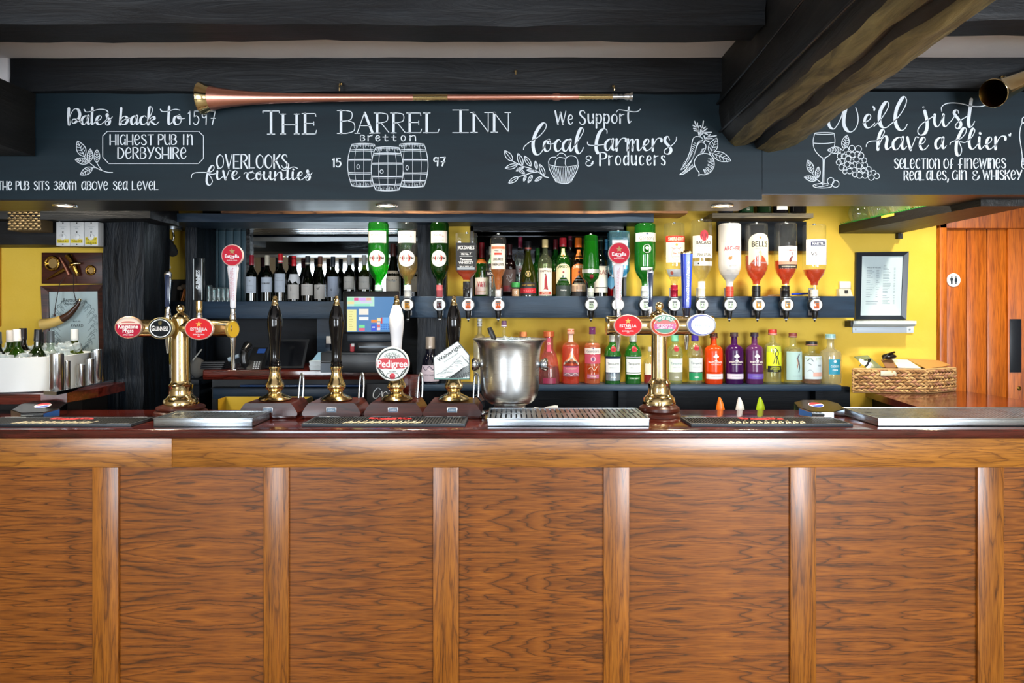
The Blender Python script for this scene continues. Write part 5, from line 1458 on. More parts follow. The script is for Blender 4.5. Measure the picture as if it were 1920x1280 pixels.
def bottle(label, px, base_py, top_py, w_px, D, shape, gl, liquid=None, level=0.8, cap=None, labels=(), sq=None, group=None, upside=False, name='bottle', flute=0, seg=24, extra=None, dy=0.0):
    """base_py/top_py: where the foot and the very top show in the photo at distance D"""
    s = D / 1280.0
    H = (base_py - top_py) * s
    R = w_px * s / 2
    t = thing(name, label, 'bottle', (X(px, D), Y(D) + dy, Z(base_py, D)), group)
    caph = (cap[1] if cap else 0.0)
    hb = H * (1.0 - caph * 0.25)
    pr = [(r * R, z * hb) for r, z in SHAPES[shape]]
    inv = (lambda z: H - z) if upside else (lambda z: z)
    n = sq
    mb = MB()
    q = [(r, inv(z)) for r, z in pr]
    if upside: q = list(reversed(q))
    mb.lathe([(0.0005, q[0][1])] + q if q[0][0] > 0.001 and not upside else q, gl, seg, (0, 0, 0), None, n, 1.0, True, flute)
    mb.build('glass', t)
    if liquid:
        ir = [(max(r * 0.945 - 0.0006, 0.0006), z) for r, z in pr]
        if upside:
            z0 = hb * (1 - level)          # liquid fills from the neck (bottom) up
            li = [(interp(ir, z0), z0)] + [p for p in ir if p[1] > z0 + 1e-4 and p[1] < hb * 0.985]
            li = [(r, inv(z)) for r, z in reversed(li)]
        else:
            z1 = hb * level
            li = [p for p in ir if 0.003 < p[1] < z1 - 1e-4] + [(interp(ir, z1), z1)]
            li = [(li[0][0], 0.004)] + li
        mb = MB(); mb.lathe(li, liquid, seg, (0, 0, 0), None, n, 1.0, True, flute); mb.build('liquid', t)
    if cap and not upside:
        cm, ch, cr = cap[0], cap[1], cap[2]
        ch *= H; rc = interp(pr, hb * 0.95) * cr
        mb = MB(); mb.lathe([(rc, H - ch), (rc * 1.03, H - ch * 0.97), (rc * 1.03, H - ch * 0.75), (rc, H - ch * 0.72), (rc, H - ch * 0.06), (rc * 0.93, H)], cm, 18)
        if len(cap) > 3:
            mb.lathe([(rc * 1.02, H - ch * 1.0), (rc * 1.04, H - ch * 0.74)], cap[3], 18)
        mb.build('cap', t)
    if cap and upside:
        cm, ch, cr = cap[0], cap[1], cap[2]
        rc = interp(pr, hb * 0.95) * cr
        mb = MB(); mb.lathe([(rc * 0.9, 0.0), (rc, 0.002), (rc, ch * H * 0.5), (rc * 1.05, ch * H * 0.52), (rc * 1.05, ch * H * 0.6), (rc, ch * H * 0.62), (rc, ch * H)], cm, 18); mb.build('collar', t)
    zz = lambda z: hb - z if upside else z
    rad = lambda z: interp(pr, max(0.0, min(zz(z) if not upside else H - z, hb)))
    for L in labels:
        z0, z1, half, paper = L[0] * H, L[1] * H, L[2], L[3]
        off = 0.0008
        if n:
            sh = n
            mp = lambda u, w, o=0.0: (u, -(rad(w) + off + o), w)
        else:
            mp = lambda u, w, o=0.0: ((rad(w) + off + o) * math.sin(u / R), -(rad(w) + off + o) * math.cos(u / R), w)
        mb = MB()
        U = R * half if not n else R * min(half, 0.93)
        shp = L[5] if len(L) > 5 else 'rect'
        if shp == 'rect':
            nu, nw = (12 if not n else 1), 3
            v = [mp(-U + 2 * U * i / nu, z0 + (z1 - z0) * j / nw) for j in range(nw + 1) for i in range(nu + 1)]
            f = [(j * (nu + 1) + i, j * (nu + 1) + i + 1, (j + 1) * (nu + 1) + i + 1, (j + 1) * (nu + 1) + i) for j in range(nw) for i in range(nu)]
            mb.add(v, f, paper, True)
        elif shp in ('oval', 'arch', 'peak', 'shield'):
            zc, rh = (z0 + z1) / 2, (z1 - z0) / 2
            if shp == 'oval': ol = [(U * math.cos(a), zc + rh * math.sin(a)) for a in [2 * math.pi * i / 28 for i in range(28)]]
            elif shp == 'arch': ol = [(-U, z0), (U, z0), (U, zc + rh * .45)] + [(U * math.cos(a), zc + rh * (.45 + .55 * math.sin(a))) for a in [math.pi * i / 12 for i in range(1, 12)]] + [(-U, zc + rh * .45)]
            elif shp == 'shield': ol = [(-U, z1), (-U, zc - rh * .3), (0, z0), (U, zc - rh * .3), (U, z1)]
            else: ol = [(-U, z0), (U, z0), (U, z0 + rh * .3), (0, z1), (-U, z0 + rh * .3)]
            rings = (0.0, 0.33, 0.66, 1.0)
            m_ = len(ol)
            v = [mp(p[0] * k, zc + (p[1] - zc) * k) for k in rings[1:] for p in ol] + [mp(0, zc)]
            f = [(r_ * m_ + i, r_ * m_ + (i + 1) % m_, (r_ + 1) * m_ + (i + 1) % m_, (r_ + 1) * m_ + i) for r_ in range(2) for i in range(m_)] + [(i, len(v) - 1, (i + 1) % m_) for i in range(m_)]
            mb.add(v, f, paper, True)
        for T in (L[4] if len(L) > 4 else ()):
            k = T[0]
            if k == 'bar':      # ('bar', z0, z1, half, ink[, u])
                uc = R * (T[5] if len(T) > 5 else 0)
                nu = 8 if not n else 1
                v = [mp(uc + R * T[3] * (-1 + 2 * i / nu), T[1 + j] * H, 0.0003) for j in range(2) for i in range(nu + 1)]
                mb.add(v, [(i, i + 1, nu + 2 + i, nu + 1 + i) for i in range(nu)], T[4], True)
            elif k == 'dot':    # ('dot', z, r_frac_of_R, ink[, u])
                uc = R * (T[4] if len(T) > 4 else 0); r_ = R * T[2]
                mb.add([mp(uc + r_ * math.cos(a), T[1] * H + r_ * math.sin(a), 0.0004) for a in [2 * math.pi * i / 18 for i in range(18)]], [tuple(range(18))], T[3])
            elif k == 'blob':   # drawn mark: ('blob', [(u, z)...], ink)
                mb.add([mp(R * a, b * H, 0.0004) for a, b in T[1]], [tuple(range(len(T[1])))], T[2])
            elif k == 'line':
                ribbon(mb, [(R * a, b * H) for a, b in T[1]], T[3] * R, T[3] * R, T[2], 4, 'c', lambda u, w: mp(u, w, 0.0004))
            elif k == 'vt':     # vertical text
                stamp(mb, T[1], 0, 0, T[3] * H, T[5], lambda u, w: mp(R * T[2] - w, T[4] * H + u, 0.0006))
            else:               # text: (string, z, h, ink, width_frac[, bold, flip, u])
                uc = R * (T[7] if len(T) > 7 else 0)
                stamp(mb, T[0], uc, T[1] * H, T[2] * H, T[3], lambda u, w: mp(u, w, 0.0006), width=R * 2 * T[4], bold=T[5] if len(T) > 5 else 0.02, flip=T[6] if len(T) > 6 else False)
        mb.build('label', t)
    if extra: extra(t, R, H, hb, pr)
    return t

INK = C('#20201E', .6); WHITE = C('#ECECEA', .6); CREAM = C('#EADFC4', .6); GREY = C('#9AA2A8', .6); RED = C('#C0202C', .5); GOLD = C('#B08A3A', .4, .5)
G_CLEAR = glass('#FBFDFC', .10, .03); G_GREEN = glass('#48C852', .12, .25); G_DARK = glass('#16210F', .12, .25); G_BROWN = glass('#3A2210', .12, .2)
G_TANQ = glass('#4CB848', .12, .32); G_BLUE = glass('#9CDCF0', .12, .16); G_PALE = glass('#F4F9E4', .12, .1)

# --- wine bottles on the left shelf, in front of the mirror
DW = 4.225
ZWS = Z(565.3, DW)
shelf = thing('bar_shelf', 'dark blue shelf holding the row of wine bottles', 'shelf', (X(530, 4.1), Y(4.15), ZWS))
mb = MB(); mb.box(X(378, 4.1), X(694, 4.1), Y(4.09), Y(4.12), Z(597, 4.1), ZWS, 'blue_timber', 0.003); mb.build('front_board', shelf, True)
mb = MB(); mb.box(X(378, 4.1), X(790, 4.1), Y(4.12), YM - 0.001, ZWS - 0.02, ZWS - 0.0005, 'dark_blue'); mb.build('shelf_board', shelf, True)
wl = C('#BCC6D2', .6); wl2 = C('#CFCBC4', .6)
wines = [
 (472, 478, 20.6, 'bordeaux', ('#8E1428', .22, 1.12), (.18, .53), wl, 'dark wine bottle with crimson capsule, leftmost on the mirror shelf', [('dot', .44, .16, GREY), ('Chateau', .34, .022, GREY, .6), ('bar', .25, .253, .7, GREY), ('vin rouge', .22, .016, GREY, .4)]),
 (501, 478.5, 21.5, 'bordeaux', ('#C4BCA8', .22, 1.12), (.20, .52), wl, 'dark wine bottle with beige capsule and a dark word across its label', [('DOMAINE', .39, .035, INK, .75), ('bar', .25, .254, .6, GREY)]),
 (526, 475.5, 21, 'bordeaux', ('#C8202A', .20, 1.15, '#E8E4E0'), (.19, .58), wl, 'dark wine bottle with bright red capsule ringed in white', [('Reserva', .49, .022, GREY, .5), ('Seleccion', .44, .026, GREY, .8), ('bar', .3, .303, .5, GREY)]),
 (551.5, 480, 22.5, 'burgundy', ('#CC1E28', .22, 1.1), (.05, .37), wl2, 'sloping wine bottle with red wax neck and white shoulder splash', [('blob', [(-.3, .24), (-.18, .22), (-.15, .30), (-.25, .33)], INK), ('bar', .16, .163, .5, GREY)]),
 (577, 480, 23, 'burgundy', ('#3A3C3E', .20, 1.12, '#D6CDB4'), (.13, .38), wl2, 'sloping wine bottle with grey capsule and cream neck band', [('Pinot', .33, .018, GREY, .4), ('bar', .25, .253, .6, GREY)]),
 (600.5, 480.5, 21.5, 'burgundy', ('#6A4436', .24, 1.12, '#C49A6A'), (.05, .37), wl2, 'sloping wine bottle with brown capsule and tan neck band', [('line', [(-.4, .30), (-.2, .26), (-.1, .31), (.05, .26)], INK, .06), ('line', [(-.3, .24), (-.1, .28), (.2, .32)], INK, .05)]),
 (624.5, 481, 20.5, 'bordeaux', ('#18222C', .23, 1.15), (.10, .55), C('#A9B4C6', .6), 'dark wine bottle with navy capsule and tall bluish label', [('D', .26, .04, INK, .14), ('bar', .20, .203, .3, GREY)]),
 (655, 478, 21, 'bordeaux', ('#B6B8BA', .22, 1.15), (.26, .53), wl2, 'dark wine bottle with silver capsule behind the till screen', [('Merlot', .42, .022, GREY, .6), ('bar', .28, .29, .9, INK)]),
 (683, 478, 21, 'bordeaux', ('#BEC0C0', .22, 1.15), (.26, .53), wl2, 'olive-green wine bottle with silver capsule, right of the till screen top', [('Sauvignon', .42, .022, GREY, .7), ('bar', .28, .29, .9, INK)]),
 (737, 457, 27, 'burgundy', ('#4A2420', .22, 1.12), (.17, .53), C('#D8CCB8', .6), 'tall dark wine bottle with cream label between the two left-hand optics', [('bar', .40, .403, .5, GREY), ('Rioja', .36, .03, GREY, .5)]),
 (777, 459, 26, 'burgundy', ('#4A2420', .22, 1.12), (.17, .53), C('#D8CCB8', .6), 'tall dark wine bottle half hidden by the rough post right of the optics', []),
]
for i, (px, top, w, shp, cp, lz, paper, lab, inks) in enumerate(wines):
    caps = [C(cp[0], .35), cp[1], cp[2]] + ([C(cp[3], .5)] if len(cp) > 3 else [])
    b_ = bottle(lab, px, 565, top, w, DW + (0.02 if i > 8 else 0), shp, G_DARK if i != 8 else glass('#4C5A1E', .12, .2), C('#12060A', .1) if i != 8 else glass('#B8B060', .1, .2), .72, tuple(caps), [(lz[0], lz[1], 1.15, paper, inks)], None, 'wine bottles on the mirror shelf', name='wine_bottle')
    if i == 3:
        mb = MB(); rr = w * DW / 1280 / 2; Hh = 85 * DW / 1280
        pr = SHAPES['burgundy']
        ring = []
        for k in range(25):
            a = 2 * math.pi * k / 24
            ring.append(a)
        v, f = [], []
        for k in range(24):
            a = 2 * math.pi * k / 24
            lowz = .46 - .07 * math.sin(a * 3.0) ** 2 - .03 * math.cos(a)
            for z_ in (lowz, .50, .56, .60):
                r_ = interp(pr, z_ / .985) * rr + 0.001
                v.append((r_ * math.cos(a), r_ * math.sin(a), z_ * Hh))
        for k in range(24):
            for j in range(3): f.append((k * 4 + j, ((k + 1) % 24) * 4 + j, ((k + 1) % 24) * 4 + j + 1, k * 4 + j + 1))
        mb.add(v, f, C('#E4E6E8', .4), True); mb.build('wax_splash', b_)

# --- optic rail with the upturned bottles
DR = 3.86
ZRT, ZRB = Z(555, DR), Z(595.5, DR)
rail = thing('optic_rail', 'long dark blue board carrying the spirit optics', 'rail', (X(1150, DR), Y(DR), ZRT))
mb = MB(); mb.box(X(691, DR), X(1603, DR), Y(DR), Y(DR) + 0.024, ZRB, ZRT, 'blue_timber', 0.003); mb.build('board', rail, True)
mb = MB(); mb.box(X(845, DR), X(1590, DR), Y(DR) + 0.024, YB + 0.134, ZRT - 0.024, ZRT - 0.006, 'dark_blue') if False else mb.box(X(845, DR), X(1590, DR), Y(DR) + 0.0245, YB - 0.0005, ZRT - 0.024, ZRT - 0.006, 'dark_blue'); mb.build('ledge', rail, True)
mb = MB(); mb.box(ra + 0.001, rb - 0.001, YB + 0.0005, YB + 0.134, ZRT - 0.05, ZRT - 0.006, 'dark_blue'); niche = tag(mb.build('niche_shelf', loc=((ra + rb) / 2, YB + 0.06, ZRT - 0.02)), 'dark shelf of the niche behind the whisky bottles', 'shelf')

DO = 3.79
LIQ = {'clear': glass('#F2F7EE', .1, .06), 'pale': glass('#FDFAE2', .08, .08), 'amber': glass('#FFB254', .08, .36), 'deep': glass('#F0803A', .08, .36), 'dark': C('#120A0A', .12), 'green': glass('#58D860', .1, .35), 'gold': glass('#FCE08C', .08, .25)}
def optic(label, px, liq):
    s = DO / 1280
    t = thing('spirit_optic', label, 'optic', (X(px, DO), Y(DR) - 0.0005, Z(571, DO)), 'spirit optics on the blue rail')
    mb = MB(); mb.box(-0.012, 0.012, -0.05, 0.0, -0.045, 0.045, C('#141618', .3), 0.003)
    mb.box(-0.016, 0.016, -0.006, 0.0, -0.06, 0.095, C('#B8BCC0', .3, .7), 0.001); mb.build('bracket', t)
    q = MB(); q.lathe([(0.030, 0.03), (0.0375, 0.032), (0.0385, 0.036), (0.0385, 0.062), (0.037, 0.068), (0.034, 0.0685), (0.033, 0.066), (0.0005, 0.066)], C('#1E2226', .3), 36)
    mb = MB(); mb.add([AX @ Vector(p) for p in q.v], q.f, C('#1E2226', .3), True); mb.build('housing', t)
    mb = MB(); mb.add([(0.0325 * math.cos(a), -0.0672, 0.0325 * math.sin(a)) for a in [2 * math.pi * i / 32 for i in range(32)]], [tuple(range(32))], C('#DCE4E8', .3)); 
    mb.build('dial', t)
    mb = MB(); mb.box(-0.014, 0.014, -0.0735, -0.0675, -0.021, 0.021, LIQ[liq] if liq != 'dark' else C('#3A0A0E', .1), 0.002)
    k = C('#4A4E50', .4)
    mb.box(-0.012, 0.012, -0.0742, -0.0737, 0.010, 0.019, k); mb.box(-0.009, -0.003, -0.0742, -0.0737, -0.004, 0.004, k); mb.box(0.003, 0.009, -0.0742, -0.0737, -0.004, 0.004, k); mb.box(-0.006, 0.006, -0.0742, -0.0737, -0.016, -0.012, k)
    mb.build('measure_window', t)
    mb = MB(); mb.box(-0.021, 0.021, -0.066, -0.02, 0.033, 0.0432, C('#8A9096', .3, .6), 0.003); mb.build('collar', t)
    mb = MB(); mb.lathe([(0.011, -0.078), (0.013, -0.072), (0.0165, -0.045), (0.017, -0.034)], C('#141618', .3), 20, (0, -0.046, 0)); mb.build('nozzle', t)
    mb = MB(); mb.lathe([(0.004, -0.094), (0.0052, -0.088), (0.006, -0.078)], C('#2A2C2E', .3), 14, (0, -0.046, 0)); mb.lathe([(0.0085, -0.084), (0.0088, -0.078)], C('#C8CCCE', .3), 14, (0, -0.046, 0)); mb.build('plunger', t)
    return t
BYO = Y(DR) - 0.0465 - Y(DO)      # bottles hang over the optic axis
def rest(lab): return lab
martini = lambda: [(.72, .88, 1.0, C('#F0E2D6', .6), [('Torino', .82, .03, RED, .55, .0, True), ('EXTRA', .755, .02, GREY, .5, .02, True)]),
                   (.40, .62, .86, C('#F0E6DE', .6), [('dot', .515, .42, C('#D0341E', .5)), ('bar', .488, .542, .78, C('#F0E6DE', .6)), ('MARTINI', .515, .040, INK, .72, .05, True), ('bar', .425, .432, .15, GREY)], 'oval')]
def neckplug(t, R, H, hb, pr):
    mb = MB(); mb.lathe([(0.0135, -0.0006), (0.0145, 0.0), (0.0145, 0.004)], C('#1A1C1E', .3), 16); mb.build('stopper', t)
def button(t, R, H, hb, pr):
    mb = MB(); mb.lathe([(0.008, H - 0.001), (0.009, H + 0.004), (0.006, H + 0.009), (0.0005, H + 0.010)], C('#B8BEC2', .25, .7), 14); mb.build('base_clip', t); neckplug(t, R, H, hb, pr)
def ribs(t, R, H, hb, pr):
    button(t, R, H, hb, pr)
U = dict(upside=True, group='upturned spirit bottles in the optics', extra=button, dy=BYO)
OB = 556
bottle('upturned emerald-green bottle with round white label, above the till screen', 708, OB, 417, 38.5, DO, 'optic', G_GREEN, LIQ['green'], .80, (C('#BFD8D0', .4), .16, 1.1), martini(), **U); optic('optic with amber window overlapping the till screen', 709, 'gold')
bottle('upturned clear bottle of pale gold drink with round white label', 763.5, OB, 417, 38.5, DO, 'optic', G_CLEAR, LIQ['gold'], .52, (C('#D8DCDA', .4), .16, 1.1), martini(), **U); optic('optic partly behind the white pump handle', 763.5, 'gold')
bottle('upturned green bottle of very dark drink with round white label', 823.5, OB, 417, 35.5, DO, 'optic', glass('#2A7A24', .12, .25), LIQ['dark'], .50, (C('#B85A60', .4), .16, 1.1), martini(), **U); optic('optic with dark red window on the rough post', 823.5, 'dark')
jd = [(.41, .84, .92, C('#17171A', .5), [('JACK DANIEL\'S', .765, .055, WHITE, .78, .02), ('bar', .69, .693, .6, WHITE), ('Old No. 7', .665, .035, WHITE, .45), ('bar', .625, .628, .6, WHITE), ('Tennessee', .58, .035, WHITE, .55), ('WHISKEY', .53, .036, WHITE, .68), ('bar', .49, .493, .7, WHITE), ('70 cl 40% vol', .47, .016, WHITE, .6), ('bar', .42, .455, .8, GREY)])]
bottle('upturned square bottle of whiskey with tall black label', 874.5, OB, 437, 40, DO, 'square', G_CLEAR, LIQ['deep'], .45, (C('#17171A', .3), .24, 1.12), jd, 8, **U); optic('optic with amber window, left of two above the ice bucket', 877.5, 'amber')
sc_ = [(.44, .84, .95, C('#F2E4D2', .6), [('bar', .76, .80, .9, C('#D87A50', .6)), ('No. 7', .735, .022, INK, .5), ('bar', .665, .70, .45, C('#C8402A', .5)), ('SOUTHERN', .515, .042, INK, .70, .02, True), ('COMFORT', .595, .042, INK, .62, .02, True)])]
bottle('upturned ribbed bottle of amber liqueur with upside-down cream label', 934, OB, 439, 31, DO, 'comfort', G_CLEAR, LIQ['amber'], .46, (C('#D8D4D2', .3), .10, 1.2), sc_, None, flute=.03, **U); optic('optic with amber window, right of two above the ice bucket', 934, 'amber')
bottle('upturned tall fluted lime-green bottle with silver band', 1108.5, OB, 440, 33, DO, 'fluted', glass('#34B030', .12, .25), LIQ['green'], .9, (C('#C4CCC4', .3), .14, 1.15), [(.38, .44, 1.4, C('#C8CEC8', .3, .6), []), (.28, .36, .22, C('#7A1420', .4), [], 'oval')], None, flute=.05, **U); optic('optic right of the bare stretch of rail', 1109, 'clear')
bottle('upturned square pale blue bottle behind the right-hand red tap disc', 1160.5, OB, 434, 38, DO, 'square', G_BLUE, glass('#A8DCEA', .1, .1), .9, (C('#D0D8DC', .3), .14, 1.12), [(.30, .86, .74, C('#E6ECEE', .6), [('BOMBAY', .76, .028, GREY, .45), ('DRY GIN', .70, .02, GREY, .4), ('bar', .36, .364, .5, GREY)])], 8, **U); optic('optic hidden behind the white paddle of the red tap disc', 1159, 'clear')
gord = [(.75, .87, 1.25, C('#F0EADA', .6), [('Gordon\'s', .795, .055, INK, .72, .0), ('dot', .855, .09, C('#2A3A6A', .5))]), (.58, .72, .42, glass('#2A9A30', .12, .25), [('dot', .65, .40, WHITE), ('dot', .65, .36, C('#1A7A24', .3)), ('dot', .66, .15, WHITE)], 'oval'), (.36, .40, .6, C('#C8D2C8', .4), [])]
bottle('upturned bright green bottle with white band near its top', 1211, OB, 419, 39.5, DO, 'optic', G_GREEN, LIQ['green'], .78, (C('#D6DCD8', .4), .15, 1.1), gord, **U); optic('optic behind the dark tap paddle of the right font', 1211, 'clear')
smir = [(.74, .82, 1.15, C('#D0301E', .5), [('SMIRNOFF', .78, .045, CREAM, .82, .05)]), (.46, .735, 1.1, C('#F0E2C6', .6), [('dot', .70, .12, GOLD), ('line', [(-.45, .665), (-.3, .64), (0, .655), (.3, .64), (.45, .665)], RED, .04), ('line', [(-.42, .63), (-.42, .53), (0, .49), (.42, .53), (.42, .63)], C('#D8A088', .6), .03), ('No. 21', .585, .022, RED, .3), ('VODKA', .54, .018, GREY, .4)]), (.27, .37, 1.1, C('#D6DADC', .3, .3), [('dot', .32, .17, C('#B85A4A', .5), -.5)])]
bottle('upturned clear bottle with red band over a cream label', 1266, OB, 418, 38.5, DO, 'optic', G_CLEAR, LIQ['pale'], .35, (C('#A8203A', .25, .4), .16, 1.12), smir, **U); optic('optic left of the blue tap handle', 1265, 'clear')
baca = [(.50, .79, 1.2, C('#EFE6D2', .6), [('BACARDI', .70, .045, INK, .74, .02), ('Carta Blanca', .655, .018, GREY, .6), ('bar', .61, .613, .6, GREY), ('70cl 37.5%', .545, .03, INK, .66)]), (.72, .86, .40, C('#B02030', .5), [('dot', .79, .24, C('#8A1420', .5))], 'oval'), (.40, .455, 1.1, C('#D0D4D4', .3, .3), [('dot', .428, .08, INK, -.55)])]
bottle('upturned clear bottle with round red badge over a cream label', 1317.5, OB, 412, 39, DO, 'optic', G_CLEAR, LIQ['pale'], .42, (C('#E6E2D4', .3), .20, 1.1), baca, **U); optic('optic right of the blue tap handle', 1317, 'clear')
arch = [(.30, .74, 1.1, C('#E2DED8', .45), [('ARCHERS', .655, .055, C('#C23A4A', .5), .78, .03), ('dot', .52, .16, C('#E07A3A', .5), -.25), ('dot', .54, .06, C('#E07A3A', .5), -.12), ('PEACH', .42, .018, GREY, .3), ('bar', .36, .363, .6, GREY)])]
bottle('upturned frosted white bottle with red lettering', 1370.5, OB, 419, 41, DO, 'optic', C('#DCD8D0', .35), None, .5, (C('#C84A3A', .3), .14, 1.12), arch, **U); optic('optic under the frosted white bottle', 1370, 'clear')
bell = [(.43, .86, 1.05, C('#E9E0C0', .6), [('BELL\'S', .715, .075, INK, .72, .03), ('dot', .80, .10, C('#A07A3A', .5)), ('Blended', .655, .02, GREY, .4), ('blob', [(-.06, .50), (.06, .50), (.12, .60), (0, .63), (-.12, .60)], C('#C8B888', .6)), ('SCOTCH WHISKY', .46, .018, GREY, .7)], 'arch')]
bottle('upturned whisky bottle with arched cream label', 1421, OB, 419, 42, DO, 'optic', G_CLEAR, LIQ['deep'], .55, (C('#1A1A1C', .3), .15, 1.15), bell, **U); optic('optic under the arched cream label', 1423, 'gold')
grou = [(.38, .68, 1.0, C('#EDE4DA', .6), [('FAMOUS', .625, .025, RED, .42, .02, False, .2), ('bar', .60, .603, .5, GREY), ('bar', .38, .435, 1.0, C('#2A2622', .5)), ('bar', .435, .475, 1.0, C('#C89078', .6)), ('blob', [(-.1, .48), (.02, .46), (.16, .48), (.30, .55), (.20, .545), (.26, .60), (.20, .605), (.14, .545), (0, .52)], C('#6A2420', .6)), ('SCOTCH WHISKY', .407, .016, CREAM, .7)])]
bottle('upturned whisky bottle with a red bird on its label', 1476, OB, 418, 41, DO, 'optic', G_CLEAR, LIQ['deep'], .47, (C('#17171A', .3), .15, 1.15), grou, **U); optic('optic under the label with a red bird', 1477, 'gold')
mart = [(.44, .79, 1.12, C('#E8E6EA', .6), [('bar', .70, .76, .68, C('#1E2A50', .5)), ('MARTELL', .73, .035, WHITE, .58, .03), ('VS', .59, .05, INK, .26, .0, False, -.42), ('bar', .575, .578, .45, GREY, .3), ('COGNAC', .52, .018, GREY, .4)])]
bottle('upturned cognac bottle with white label, rightmost on the rail', 1530, OB, 421, 42, DO, 'optic', G_CLEAR, LIQ['deep'], .36, (C('#D6D2C6', .3), .10, 1.1), mart, **U); optic('rightmost optic on the rail', 1531, 'amber')
mb = MB(); c0, c1 = P(1440, 553.6, DR + .03), P(1520, 549.8, DR + .05)
mb.tube([c0, c0.lerp(c1, .55)], 0.0022, C('#D8DADC', .3, .6), 8); mb.tube([c0.lerp(c1, .55), c1], 0.0052, C('#1E3EB0', .3), 10)
tag(mb.build('pen', loc=tuple(c0)), 'blue pen lying on the rail between the two rightmost optics', 'pen')

# --- bottles in the niche behind the rail
DN = 3.985
GN = 'spirits in the niche behind the rail'
B0 = 557.5
def nb(lab, px, top, w, shape, gl, liq=None, lev=.7, cap=None, labels=(), D=DN, sq=None, **k): return bottle(lab, px, B0, top, w, D, shape, gl, liq, lev, cap, labels, sq, GN, **k)
CW = C('#ECE8E2', .5)
nb('green bottle with dark red neck and white cap left of the black-banded clear bottle', 903, 455, 26, 'spirit', glass('#2A9A2A', .12, .3), LIQ['dark'], .3, (C('#8A1622', .35), .30, 1.15, C('#8A1622', .35)), [(.05, .36, 1.1, C('#F0E4D6', .6), [('V&T', .24, .10, RED, .6, .06), ('bar', .1, .11, .6, GOLD)]), (.62, .70, .9, C('#D8762A', .5), [])], D=DN - .01)
nb('clear bottle with black shoulder band and silver cap', 921, 462, 22, 'gin', G_CLEAR, LIQ['clear'], .6, (C('#C6CCCE', .3, .6), .16, 1.2), [(.41, .52, 1.2, C('#15161E', .5), [('BOLS', .465, .055, WHITE, .62, .05)]), (.66, .84, .5, C('#8ACB9A', .5), [])], D=DN - .06)
nb('dark cherry-red bottle just right of the amber liqueur', 955, 458, 26, 'spirit', glass('#3A1418', .12, .2), LIQ['dark'], .6, (C('#3A1A1C', .35), .20, 1.15), [(.10, .52, 1.1, C('#4A3A38', .6), [('bar', .12, .22, 1.0, C('#6A2028', .5)), ('line', [(-.4, .34), (-.1, .42), (.2, .36), (.4, .44)], GREY, .05), ('line', [(-.4, .42), (0, .30), (.4, .33)], GREY, .05)])], D=DN - .02)
nb('clear bottle with purple capsule left of the sloping cognac bottle', 975.5, 444, 24, 'round', G_CLEAR, LIQ['clear'], .66, (C('#7A1838', .3), .18, 1.2), [(.38, .52, .9, C('#E4DCDC', .5), [('S', .45, .06, RED, .3, .05)]), (.02, .30, 1.0, glass('#DCE8E4', .1, .2), [])], D=DN + .035)
nb('sloping olive-green cognac bottle with black and red label', 990, 452, 35, 'cognac', glass('#5A6418', .12, .35), LIQ['dark'], .45, (C('#16161A', .3), .16, 1.25, C('#A84A38', .4)), [(.04, .26, 1.15, C('#17171A', .5), [('REMY MARTIN', .215, .026, GOLD, .72, .02), ('bar', .07, .16, .92, C('#B81A26', .5)), ('V.S.O.P', .115, .035, C('#E06A6A', .5), .55, .03)]), (.36, .47, .34, C('#C8B070', .4), [('dot', .415, .26, C('#3A3420', .4)), ('dot', .415, .12, C('#C8B070', .4))], 'oval')], D=DN - .07)
nb('small green bottle half hidden behind the rum bottle', 1008, 465, 20, 'spirit', G_GREEN, LIQ['green'], .7, (C('#1A5A24', .4), .14, 1.15), D=DN + .03)
capt = [(.03, .50, 1.08, C('#EFE4D4', .6), [('CAPTAIN', .45, .035, C('#6A5A4A', .5), .75, .02), ('blob', [(-.3, .12), (-.15, .16), (-.12, .30), (.05, .40), (.2, .36), (.28, .2), (.4, .12), (.1, .14)], C('#A0282E', .6)), ('dot', .39, .12, C('#6A3A30', .6), 0), ('bar', .05, .10, .9, C('#B84438', .6)), ('SPICED', .075, .025, CREAM, .5)])]
nb('clear rum bottle with a red figure on its label and cream cap', 1022, 449, 27, 'spirit', glass('#DCE8C0', .12, .1), LIQ['pale'], .6, (C('#D8C084', .4), .14, 1.2), capt, D=DN - .07)
nb('green bottle with red cap behind the cream-labelled green whiskey', 1042, 449, 22, 'spirit', G_GREEN, LIQ['green'], .6, (C('#6A1A24', .35), .17, 1.15), [(.05, .44, 1.1, C('#D88A2A', .6), [])], D=DN + .02)
jam = lambda paper, ink, foot: [(.22, .56, 1.12, paper, [('JAMESON', .515, .05, ink, .80, .03), ('dot', .42, .14, C('#8A2A3A', .5)), ('bar', .33, .334, .6, GREY), ('IRISH WHISKEY', .29, .02, GREY, .6), ('bar', .235, .24, .7, ink)], 'arch'), (.02, .20, 1.12, foot, [('TRIPLE', .12, .02, WHITE, .4)])]
nb('green whiskey bottle with red top and arched cream label', 1055.5, 446, 28, 'spirit', glass('#2F8A26', .12, .3), LIQ['green'], .66, (C('#A8202A', .35), .15, 1.35, C('#8A1420', .35)), jam(C('#F0E2B4', .6), C('#3A5A34', .5), C('#2A3632', .5)) + [(.66, .82, .55, C('#EAD9A0', .5), [('dot', .70, .18, C('#B07A30', .4))])], D=DN - .07)
nb('clear bottle with purple capsule behind the two whiskey bottles', 1069, 443, 22, 'round', G_CLEAR, LIQ['clear'], .6, (C('#7A1838', .3), .18, 1.2), D=DN + .03)
nb('dark whiskey bottle with orange top and orange label', 1084.5, 446, 28, 'spirit', G_BROWN, LIQ['dark'], .66, (C('#E06A1C', .35), .16, 1.35), jam(C('#E87A2A', .6), CREAM, C('#1E1A18', .5)) + [(.10, .22, 1.1, C('#F0C4A0', .6), []), (.64, .80, .6, C('#E87A2A', .5), [])], D=DN - .07)
